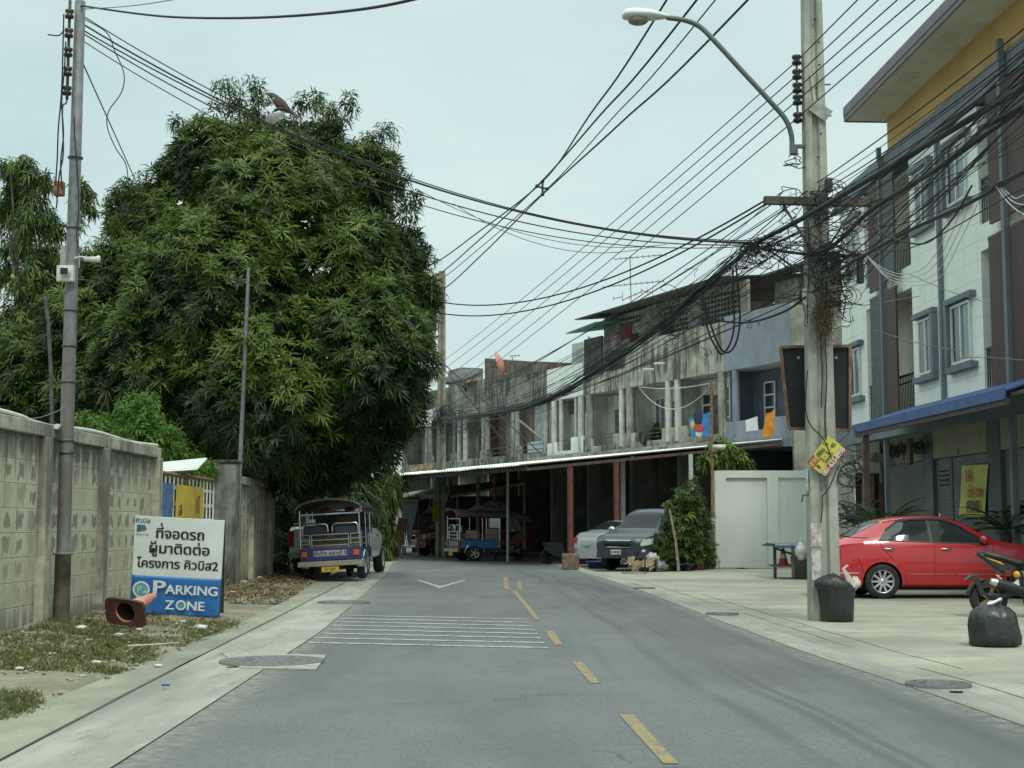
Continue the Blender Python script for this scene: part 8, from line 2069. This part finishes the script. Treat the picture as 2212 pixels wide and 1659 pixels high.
# service drops to the left
G = 'service drops towards the tree'
for i, (y0, y1, r_) in enumerate(((432, 640, 0.014), (441, 665, 0.014))):
    mb = MB(); mb.tube(sag(A_(1654, y0, PD - 0.15), A_(930, y1 + 8, 34), 0.62, 30), r_, 5); o = mb.build('overhead_cable', CAB, recalc=False); tag(o, ('upper', 'lower')[i] + ' service drop from the cross-arm end towards the tree', 'cable', G)
for i, (x0, y0, D0, x1, y1, D1) in enumerate(((975, 810, 56, 1100, 955, 52), (985, 812, 56, 1165, 965, 49))):
    mb = MB(); mb.tube([A_(x0 - 30, y0 - 30, D0), A_(x1, y1 + 12, D1)], 0.022, 5); o = mb.build('overhead_cable', CAB, recalc=False); tag(o, ('upper', 'lower')[i] + ' slanting cable dropping from the far pole onto the awning', 'cable', 'cables dropping onto the awning')
mb = MB(); mb.tube([A_(1118, 905, 57), A_(1180, 955, 56)], 0.04, 6); o = mb.build('grey_pipe', GALV); tag(o, 'slanting grey pipe stay on the stained facade', 'pipe')
# hanging loops
G = 'black cable loops hanging from the bundle'
for i, (x0, y0, pts) in enumerate(((0, 0, ((1590, 575), (1596, 640), (1598, 700), (1588, 745), (1570, 762), (1552, 745), (1535, 700), (1525, 660), (1515, 632))), (0, 0, ((1583, 580), (1584, 640), (1586, 700), (1578, 740), (1560, 765), (1545, 748), (1530, 715), (1520, 660), (1508, 635))))):
    mb = MB(); mb.tube(crom([A_(x, y, 22.3) for x, y in pts], 6), 0.017, 6); o = mb.build('cable_loop', CAB, recalc=False); tag(o, ('outer', 'inner')[i] + ' black cable loop hanging before the blue-grey shophouse', 'cable loop', G)
mb = MB(); mb.tube(crom([A_(1740, 642, 19.3), A_(1700, 670, 19.9), A_(1640, 692, 21), A_(1590, 697, 22), A_(1545, 690, 22.4), A_(1520, 678, 22.5)], 6), 0.017, 6); o = mb.build('overhead_cable', CAB, recalc=False); tag(o, 'drooping black cable in front of the blue-grey fascia', 'cable')
mb = MB(); mb.tube(crom([A_(2100, 400, 12.6), A_(2060, 470, 12.9), A_(2000, 525, 13.4), A_(1930, 515, 14.2), A_(1890, 490, 15)], 6), 0.009, 5); o = mb.build('cable_loop', CAB, recalc=False); tag(o, 'long slack black loop hanging before the upper white facade', 'cable loop')
G = 'pale cables looping before the white building'
for i in range(4):
    mb = MB(); mb.tube(crom([A_(1872 + i, 552 + i * 2, 16.5), A_(1905 + i * 5, 578 + i * 8, 16), A_(1950 + i * 9, 592 + i * 9 - i, 15.3), A_(2003 + 9 * i, 572 + i * 9, 14.6), A_(2045 + i * 11, 500 + i * 4, 13.9), A_(2075 + 14 * i, 400 + 10 * i, 13.2)], 6), 0.0045, 5); o = mb.build('pale_cable', CABW, recalc=False); tag(o, 'thin pale cable in the slack loop right of the concrete pole', 'cable', G)
for i in range(3):
    mb = MB(); mb.tube(crom([A_(2150 + i * 8, 400 + i * 3, 12), A_(2180 + i * 6, 440 - i * 6, 11.6), A_(2215, 465 - i * 22, 11.2), A_(2260, 480 - i * 30, 10.8)], 5), 0.006, 5); o = mb.build('pale_cable', CABW, recalc=False); tag(o, 'thin pale cable in the white bunch at the right frame edge', 'cable', 'pale cables at the frame edge')
for i, pts in enumerate((((1866, 660), (1925, 650), (1985, 640)), ((1885, 712), (1960, 735), (1990, 742), (2040, 752), (2080, 758)), ((1960, 590), (2040, 625), (2120, 650)), ((2060, 775), (2120, 772), (2212, 778)))):
    mb = MB(); mb.tube(crom([A_(x, y, 22 - k * 0.5) for k, (x, y) in enumerate(pts)], 5), 0.006, 4); o = mb.build('thin_wire', CABG, recalc=False); tag(o, ('faint wire beside the lower hooded windows', 'loose grey wire across the lower louvres', 'faint wire from the upper railing towards the frame edge', 'faint wire over the wide brown louvres')[i], 'wire')
# vertical cables down the pole and loose ends at its right
G = 'cables running down the concrete pole'
for i, pts in enumerate((((1778, 560), (1776, 640), (1772, 720), (1776, 800), (1774, 880)), ((1785, 600), (1783, 720), (1786, 820), (1782, 900), (1785, 950)), ((1746, 480), (1748, 560), (1745, 640), (1744, 700)), ((1744, 800), (1740, 880), (1752, 920), (1780, 950), (1800, 1000)), ((1812, 560), (1818, 620), (1826, 650), (1820, 690)), ((1776, 1070), (1776, 1100), (1773, 1130)), ((1812, 1005), (1790, 1055), (1776, 1072)))):
    mb = MB(); mb.tube(crom([A_(x, y, PD - 0.24) for x, y in pts], 5), 0.009, 5); o = mb.build('hanging_cable', CAB, recalc=False); tag(o, 'black cable strapped to or hanging down the concrete pole', 'cable', G)
def tangle(label, cx, cy, sx, sy, D, n, r_, seed, loop=0.25):
    rr = random.Random(seed); mb = MB()
    for _ in range(n):
        p = A_(cx + rr.gauss(0, sx), cy + rr.gauss(0, sy), D + rr.gauss(0, 0.12)); pts = []; a0 = rr.uniform(0, 6.28); rad = rr.uniform(0.05, loop); tw = rr.choice((-1, 1)) * rr.uniform(0.3, 0.9)
        for k in range(9):
            pts.append(p + Vector((rad * cos(a0 + k * tw) + k * rr.uniform(-.02, .03), rr.gauss(0, 0.03), rad * 1.3 * sin(a0 + k * tw)))); 
        mb.tube(crom(pts, 3), r_ * rr.uniform(0.6, 1.3), 4, cap=False)
    o = mb.build('wire_tangle', CAB, recalc=False); tag(o, label, 'wires', kind='stuff')
tangle('dense tangle of black wires around the concrete pole below the cross-arm', 1775, 560, 34, 50, PD - 0.28, 42, 0.0055, 2, 0.34)
tangle('knot of black wires where the street crossing meets the bundle', 1630, 545, 26, 11, PD + 0.6, 26, 0.0055, 3, 0.16)
tangle('tangle of black wires along the cross-arm', 1770, 430, 46, 14, PD - 0.32, 22, 0.0055, 4, 0.2)
tangle('coiled wires on the right of the concrete pole above the straw', 1805, 610, 14, 34, PD - 0.28, 24, 0.007, 5, 0.24)
tangle('loose wires hanging behind the yellow notice', 1835, 1010, 8, 34, PD - 0.1, 13, 0.006, 6, 0.16)
tangle('loose wires at the right foot of the notice, beside the pole', 1830, 1110, 7, 26, PD, 7, 0.006, 7, 0.14)
tangle('bundled slack wires along the sweeping cables', 1500, 655, 60, 40, 23.2, 12, 0.006, 8, 0.16)
tangle('knots of wires at the far pole', 955, 905, 22, 12, 56, 34, 0.010, 9, 0.34)
tangle('slack wires before the brown stained shophouses', 1010, 915, 36, 12, 56, 14, 0.010, 10, 0.34)
tangle('little wire ends beneath the street lamp bracket', 1714, 350, 3, 10, PD - 0.05, 4, 0.006, 12, 0.07)
tangle('slack grey wires knotted over the stained three-storey bays', 1440, 690, 26, 22, 25, 16, 0.007, 13, 0.2)
# ================================================================== SMALL THINGS
m, t, b = newmat('bin_bag_black'); p = t.pos()
t.put(b.inputs['Base Color'], t.mix(t.noise(p, 9, 3), (0.016, 0.017, 0.017), (0.03, 0.032, 0.032))); b.inputs['Roughness'].default_value = 0.33
nz_ = t.n('ShaderNodeTexNoise'); nz_.inputs['Scale'].default_value = 4.5; nz_.inputs['Detail'].default_value = 4; nz_.inputs['Distortion'].default_value = 1.2; t.put(nz_.inputs['Vector'], t.pos((1.4, 1.4, 0.7)))
d_ = t.n('ShaderNodeBump'); d_.inputs['Strength'].default_value = 1.0; d_.inputs['Distance'].default_value = 0.03; t.put(d_.inputs['Height'], nz_.outputs['Fac']); t.put(b.inputs['Normal'], d_.outputs['Normal'])
BAG = m
def baggy(rings, nu, seed, amp, fold=0.0):
    out = []
    for i, (r, z) in enumerate(rings):
        row = []
        for j in range(nu):
            a = 2 * pi * j / nu; q = Vector((cos(a) * 2.2, sin(a) * 2.2, z * 6 + seed))
            k = 1 + amp * noise.noise(q) + amp * 0.6 * noise.noise(q * 2.7) + fold * sin(a * 11 + seed + noise.noise(q) * 3) * max(0, (z - 0.25)) * 1.4
            row.append((r * k * cos(a), r * k * sin(a), z))
        out.append(row)
    return out
# tied bag near the frame edge
c = gnd(2165, 1400); bg_ = thing('rubbish_bag', 'full black rubbish bag tied with white string beside the motorcycle', 'rubbish bag', (c.x, c.y + 0.25, 0))
mb = MB(); mb.loft(baggy([(0.0, 0.0), (0.20, 0.0), (0.265, 0.02), (0.275, 0.10), (0.262, 0.22), (0.25, 0.30), (0.225, 0.36), (0.165, 0.41), (0.09, 0.44), (0.035, 0.46), (0.03, 0.48), (0.06, 0.52), (0.075, 0.56), (0.02, 0.55)], 66, 3.0, 0.11, 0.22), cap=False); mb.build('bag', BAG, bg_)
mb = MB(); mb.lathe([(0.036, 0.455), (0.048, 0.462), (0.048, 0.478), (0.036, 0.485)], 12); mb.tube([(0.03, -0.03, 0.47), (0.06, -0.07, 0.50), (0.02, -0.09, 0.49), (-0.04, -0.07, 0.455), (-0.08, -0.06, 0.45)], [0.014, 0.022, 0.012, 0.02, 0.016], 6); mb.build('string', M('string_white', (0.68, 0.71, 0.72), 0.6), bg_)
# lined bin at the foot of the pole
c = gnd(1811, 1342); bn_ = thing('lined_bin', 'black bin liner bulging from a bin at the foot of the concrete pole', 'bin', (c.x - 0.03, c.y - 0.06, 0))
mb = MB(); mb.loft(baggy([(0.0, 0.005), (0.20, 0.005), (0.215, 0.02), (0.225, 0.2), (0.24, 0.38), (0.258, 0.46), (0.25, 0.52), (0.15, 0.55), (0.0, 0.55)], 60, 7.0, 0.07, 0.10), cap=False); mb.build('bin_body', BAG, bn_)
mb = MB()
rings = []
for i, (r, z) in enumerate([(0.25, 0.46), (0.27, 0.50), (0.26, 0.56), (0.21, 0.62), (0.13, 0.66), (0.0, 0.67)]):
    row = []
    for j in range(36):
        a = 2 * pi * j / 36; q = Vector((cos(a) * 2.5, sin(a) * 2.5, z * 9)); k = 1 + 0.14 * noise.noise(q) + 0.09 * noise.noise(q * 2.6)
        tilt = -cos(a) * 0.10 * (i / 5 + 0.3) * (0.6 if cos(a) > 0 else -0.3)
        row.append((r * k * cos(a) - 0.045 * i / 5, r * k * sin(a), z + tilt - 0.02))
    rings.append(row)
mb.loft(rings, cap=False); mb.build('liner', BAG, bn_)
SC2 = M('white_sack', (0.50, 0.47, 0.40), 0.7, 0.15, 9)
mb = MB(); mb.loft([[Vector(p) + Vector((0, 0.03 * cos(a) , 0)) + Vector((w * sin(a), 0, 0)) for a in np.linspace(0, 2 * pi, 11)[:-1]] for p, w in (((0.14, -0.17, 0.46), 0.08), ((0.15, -0.18, 0.54), 0.065), ((0.11, -0.17, 0.62), 0.04), ((0.06, -0.16, 0.71), 0.022), ((0.11, -0.16, 0.745), 0.024), ((0.12, -0.16, 0.76), 0.008))]); mb.ell((0.23, -0.12, 0.52), (0.065, 0.06, 0.085), 10, 7, 0.5); o = mb.build('sack', SC2, bn_)
# table with blue sheet
tb = thing('work_table', 'rough timber table under a blue sheet left of the concrete pole', 'table', gnd(1712, 1248, 0))
Xa, Ya = at(1668, 1240, 34.4).x, 34.4; Xb = Xa + 1.35
WOODW = M('grey_wood', (0.14, 0.105, 0.075), 0.9, 0.2, 6, streak=0.3)
for nm_, (x, y) in zip('abcd', ((Xa + 0.07, Ya), (Xb - 0.07, Ya), (Xa + 0.42, Ya - 0.45), (Xb - 0.07, Ya + 0.75))):
    mb = MB(); mb.bx(x - 0.035, x + 0.035, y - 0.035, y + 0.035, 0, 0.80); mb.build('leg', WOODW, tb, world=True)
mb = MB(); mb.bx(Xa + 0.05, Xb, Ya - 0.45, Ya + 0.7, 0.28, 0.32); mb.build('shelf', WOODW, tb, world=True)
mb = MB(); mb.bar((Xa + 0.1, Ya - 0.03, 0.72), (Xa + 0.95, Ya - 0.03, 0.42), 0.04, 0.05); mb.build('brace', WOODW, tb, world=True)
mb = MB(); mb.bx(Xa - 0.10, Xb + 0.05, Ya - 0.48, Ya + 0.75, 0.775, 0.815); mb.build('top_frame', WOODW, tb, world=True)
rings = []
for i in range(25):
    x = Xa - 0.02 + (Xb - Xa + 0.1) * i / 24; w = 0.012 * noise.noise(Vector((x * 6, 0, 0)))
    rings.append([(x, Ya - 0.50, 0.74 + w * 1.5), (x, Ya - 0.50, 0.84 + w), (x, Ya + 0.75, 0.84 + w), (x, Ya + 0.76, 0.76)])
mb = MB(); mb.loft(rings, cap=False, ring_closed=False); o = mb.build('cover', M('blue_sheeting', (0.045, 0.10, 0.17), 0.35, 0.25, 5, col2=(0.10, 0.17, 0.23)), tb, world=True); o.modifiers.new('t', 'SOLIDIFY').thickness = 0.01
c = at(1732, 1192, 33.8); mb = MB(); mb.ell((0, 0, 0), (0.16, 0.12, 0.20), 16, 10, 0.35); mb.tube([(0.0, 0, 0.15), (-0.03, 0, 0.25), (0.0, 0, 0.30)], [0.06, 0.02, 0.035], 7)
o = mb.build('plastic_bag', M('milky_plastic', (0.50, 0.50, 0.47), 0.3, 0.12, 9)); o.location = (c.x, c.y, c.z); tag(o, 'translucent white plastic bag hung on the blue-topped table', 'plastic bag')
c = gnd(1735, 1252, 0); mb = MB(); mb.lathe([(0.0, 0.0), (0.20, 0.0), (0.25, 0.52), (0.26, 0.54), (0.235, 0.54), (0.19, 0.04), (0, 0.04)], 20)
o = mb.build('grey_bucket', M('dull_green_plastic', (0.07, 0.08, 0.07), 0.6, 0.15, 8)); o.location = (c.x, c.y + 0.2, 0); tag(o, 'dark grey plastic bin beneath the table, left of the concrete pole', 'bin')
c = Vector((at(1692, 1215, 35.6).x, 35.6, 0.322)); cn2 = thing('traffic_cone', 'small red and white traffic cone standing under the blue-topped table', 'traffic cone', c + Vector((0, -1.2, 0)))
c2 = Vector((at(1692, 1215, 34.5).x, 34.5, 0.322)); cn2.location = c2; WM[cn2.name] = Matrix.Translation(c2)
RDC = M('cone_red', (0.50, 0.045, 0.04), 0.5, 0.1)
mb = MB(); mb.bx(-0.15, 0.15, -0.15, 0.15, 0, 0.03); mb.build('base', RDC, cn2, bevel=0.01)
mb = MB(); mb.lathe([(0.12, 0.03), (0.085, 0.18), (0.06, 0.28), (0.035, 0.40), (0.0, 0.41)], 18); mb.build('body', RDC, cn2)
mb = MB(); mb.lathe([(0.092, 0.165), (0.066, 0.272)], 18); mb.build('band', M('cone_white', (0.6, 0.6, 0.58), 0.5), cn2)
# rubbish heap by the kerb
c = gnd(1400, 1236, 0); rr = random.Random(4)
for i, (px, s_, mat_, lb) in enumerate(((1405, 0.24, BAG, 'shiny dark bag in the middle of the kerbside rubbish heap'), (1428, 0.20, M('grey_bag', (0.16, 0.17, 0.17), 0.35, 0.2, 9), 'grey bag at the right end of the kerbside rubbish heap'), (1412, 0.17, M('pale_bag', (0.42, 0.42, 0.38), 0.5, 0.2, 9), 'pale bag on top of the kerbside rubbish heap'), (1385, 0.16, M('beige_rubbish', (0.36, 0.31, 0.22), 0.8, 0.25, 12), 'beige crumpled rubbish at the left end of the kerbside heap'))):
    p = gnd(px, 1236, 0); mb = MB(); mb.ell((0, 0, 0), (s_ * 1.1, s_, s_ * 0.85), 16, 10, 0.55); o = mb.build('rubbish_bag', mat_); o.location = (p.x, p.y + 0.25 + 0.05 * i, s_ * 0.62 + (0.26 if i == 2 else 0)); tag(o, lb, 'rubbish bag', 'rubbish heaped by the kerb')
mb = MB()
for k in range(16): 
    a = Vector((rr.uniform(-.35, .3), rr.uniform(-.1, .2), rr.uniform(0.02, .25))); mb.sheet([a, a + Vector((rr.uniform(.08, .2), .02, rr.uniform(-.05, .2))), a + Vector((rr.uniform(.1, .2), .04, rr.uniform(.1, .25))), a + Vector((.0, .03, rr.uniform(.08, .2)))], 0.01, (0, 1, 0.2))
p = gnd(1384, 1237, 0); o = mb.build('cardboard_scraps', M('cardboard', (0.36, 0.29, 0.18), 0.9, 0.2, 9)); o.location = (p.x, p.y + 0.1, 0); tag(o, 'torn cardboard and paper spilling from the kerbside heap', 'rubbish', kind='stuff')
mb = MB(); a_, b_ = gnd(1345, 1239, 0.012), gnd(1395, 1240, 0.012); mb.bar(a_ + Vector((0, 0, 0.03)), b_ + Vector((0, 0, 0.03)), 0.12, 0.05); o = mb.build('kerb_plank', M('pale_plank', (0.33, 0.33, 0.28), 0.9, 0.2, 6)); tag(o, 'pale plank lying at the kerb before the rubbish heap', 'plank')
# pots and basins
def pot(px, py, r, h, mat_, lb, nm_='plant_pot', D=None):
    p = gnd(px, py, 0) if D is None else Vector((at(px, py, D).x, D, 0)); mb = MB(); mb.lathe([(0, 0), (r * 0.75, 0), (r, h), (r * 1.06, h), (r * 1.06, h * 0.9), (r * 0.9, h * 0.88), (r * 0.85, h * 0.7), (0, h * 0.7)], 20)
    o = mb.build(nm_, mat_); o.location = p; tag(o, lb, 'pot' if nm_ == 'plant_pot' else 'basin')
pot(1467, 1232, 0.42, 0.20, M('basin_blue', (0.025, 0.07, 0.20), 0.5, 0.15), 'wide blue plastic basin before the leafy shrub', 'plastic_basin', 40.3)
pot(1506, 1222, 0.22, 0.32, M('terracotta', (0.22, 0.10, 0.055), 0.8, 0.15), 'terracotta pot at the foot of the dark shrub', D=40.8)
pot(1292, 1230, 0.35, 0.22, M('basin_navy', (0.02, 0.05, 0.13), 0.5), 'dark blue basin beside the concrete footing', 'plastic_basin', 42.2)
pot(1420, 1226, 0.18, 0.22, MATS['terracotta'], 'small terracotta pot holding the rounded bush', D=40.3)
shrub('balcony_plant', 'small leafy pot plant on the stained balcony', 'plant', [(1415, 925, 9, 56.2), (1418, 938, 10, 56.2), (1412, 946, 8, 56.2)], [LF_M, LF_D], [0.6, 0.4], 60, 7, 0.22, 0.08, 0.4, 0.3)
# motorcycle in the dark under the awning
mb = MB(); p = Vector((at(1222, 1190, 47).x, 47, 0)); 
o = thing('parked_scooter', 'dim parked scooter in the shade behind the red post', 'scooter', p)
wheel(o, -0.6, 0, 0.25, 0.25, 0.1, 5); wheel(o, 0.6, 0, 0.25, 0.25, 0.1, 5)
mb = MB(); mb.prism([(-0.75, 0.72), (-0.1, 0.70), (0.0, 0.35), (0.3, 0.32), (0.45, 0.95), (0.55, 0.95), (0.62, 0.5), (0.4, 0.2), (-0.3, 0.2), (-0.7, 0.45)], -0.14, 0.14); mb.build('body', BKP, o, bevel=0.03)
mb = MB(); mb.tube([(0.42, -0.3, 1.0), (0.5, 0, 1.02), (0.42, 0.3, 1.0)], 0.015, 6); mb.build('handlebar', CHROME, o)
mb = MB(); mb.ell((0.60, 0, 0.80), (0.05, 0.10, 0.08), 10, 7); mb.build('headlight', HEADL, o)

# ------------------------------------------------------------------ sparrow in flight, close to the camera
BD = 5.5
def kb(x, y, D=BD): return at((960 + x / 7.373) / 1.8228, (320 + y / 7.373) / 1.8228, D)
u_ = BD / FPX / (7.373 * 1.8228)           # metres per zoomed pixel
def feath(mb, a, b, w, D0=0.0, D1=0.0, lift=0.0):
    a, b = Vector(a), Vector(b); d = (b - a); s_ = d.cross(Vector((0, 1, 0))).normalized() * w
    n = Vector((0, -0.0006, 0)); m1, m2 = a.lerp(b, 0.45), a.lerp(b, 0.85)
    ring = [a - s_ * 0.35, m1 - s_ * 0.9, m2 - s_ * 0.8, b, m2 + s_ * 0.8, m1 + s_ * 0.9, a + s_ * 0.35]
    k = len(ring); mb.add([p + n for p in ring] + [p - n for p in ring], [tuple(range(k)), tuple(reversed(range(k, 2 * k)))] + [(i, k + i, k + (i + 1) % k, (i + 1) % k) for i in range(k)])
mb = MB()
spine = [((655, 352), 5), ((690, 365), 26), ((740, 385), 60), ((800, 410), 88), ((870, 455), 104), ((940, 530), 130), ((1020, 620), 158), ((1110, 710), 165), ((1200, 785), 135), ((1290, 845), 92), ((1350, 885), 58), ((1420, 940), 30)]
pts = crom([kb(*p) for p, r in spine], 3)
rad = list(np.interp(np.linspace(0, len(spine) - 1, len(pts)), range(len(spine)), [r * u_ for p, r in spine]))
mb.tube(pts, rad, 14)
mb.mi = 1
mb.tube([kb(640, 348), kb(668, 358), kb(700, 372)], [0.3 * u_, 16 * u_, 30 * u_], 8)
mb.mi = 2
for (tx, ty) in ((1520, 1100), (1560, 1108), (1600, 1090), (1640, 1075), (1690, 1055)): feath(mb, kb(1350, 885, BD + 0.004), kb(tx, ty, BD + 0.01), 26 * u_)
for k, (bx_, by_, tx, ty) in enumerate(((830, 905, 600, 1170), (860, 915, 650, 1205), (895, 915, 715, 1232), (925, 910, 780, 1250), (960, 905, 845, 1250), (995, 900, 905, 1235), (1030, 895, 965, 1205), (1065, 885, 1025, 1170), (1100, 875, 1085, 1130), (1135, 865, 1140, 1100), (1170, 855, 1190, 1060))):
    feath(mb, kb(bx_, by_, BD - 0.035), kb(tx, ty, BD - 0.085), 23 * u_)
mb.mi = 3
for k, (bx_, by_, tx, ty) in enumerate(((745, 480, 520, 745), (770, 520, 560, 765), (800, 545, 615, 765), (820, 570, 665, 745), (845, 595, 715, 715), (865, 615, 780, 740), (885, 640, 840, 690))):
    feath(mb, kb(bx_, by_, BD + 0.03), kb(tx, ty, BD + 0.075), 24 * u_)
mb.mi = 1
rings_ = [kb(820, 905, BD - 0.036), kb(900, 850, BD - 0.038), kb(1000, 810, BD - 0.034), kb(1100, 800, BD - 0.028), kb(1190, 830, BD - 0.02)]
mb.tube(crom(rings_, 4), [20 * u_] * 4 + [48 * u_] * 9 + [40 * u_] * 4, 10)
mb.mi = 4
mb.ell(kb(880, 520, BD - 0.010), (62 * u_, 60 * u_, 62 * u_), 12, 8)
mb.mi = 5; mb.ell(kb(762, 385, BD - 0.0095), (9 * u_, 6 * u_, 9 * u_), 8, 6)
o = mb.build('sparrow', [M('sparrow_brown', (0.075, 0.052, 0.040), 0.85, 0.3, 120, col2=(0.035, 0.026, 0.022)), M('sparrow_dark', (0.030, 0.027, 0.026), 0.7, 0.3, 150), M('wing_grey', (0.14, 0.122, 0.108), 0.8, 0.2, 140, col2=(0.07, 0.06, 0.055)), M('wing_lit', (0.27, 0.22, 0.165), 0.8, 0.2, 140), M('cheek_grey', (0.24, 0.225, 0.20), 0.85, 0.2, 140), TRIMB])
tag(o, 'brown sparrow flying with spread wings before the mango tree', 'bird')
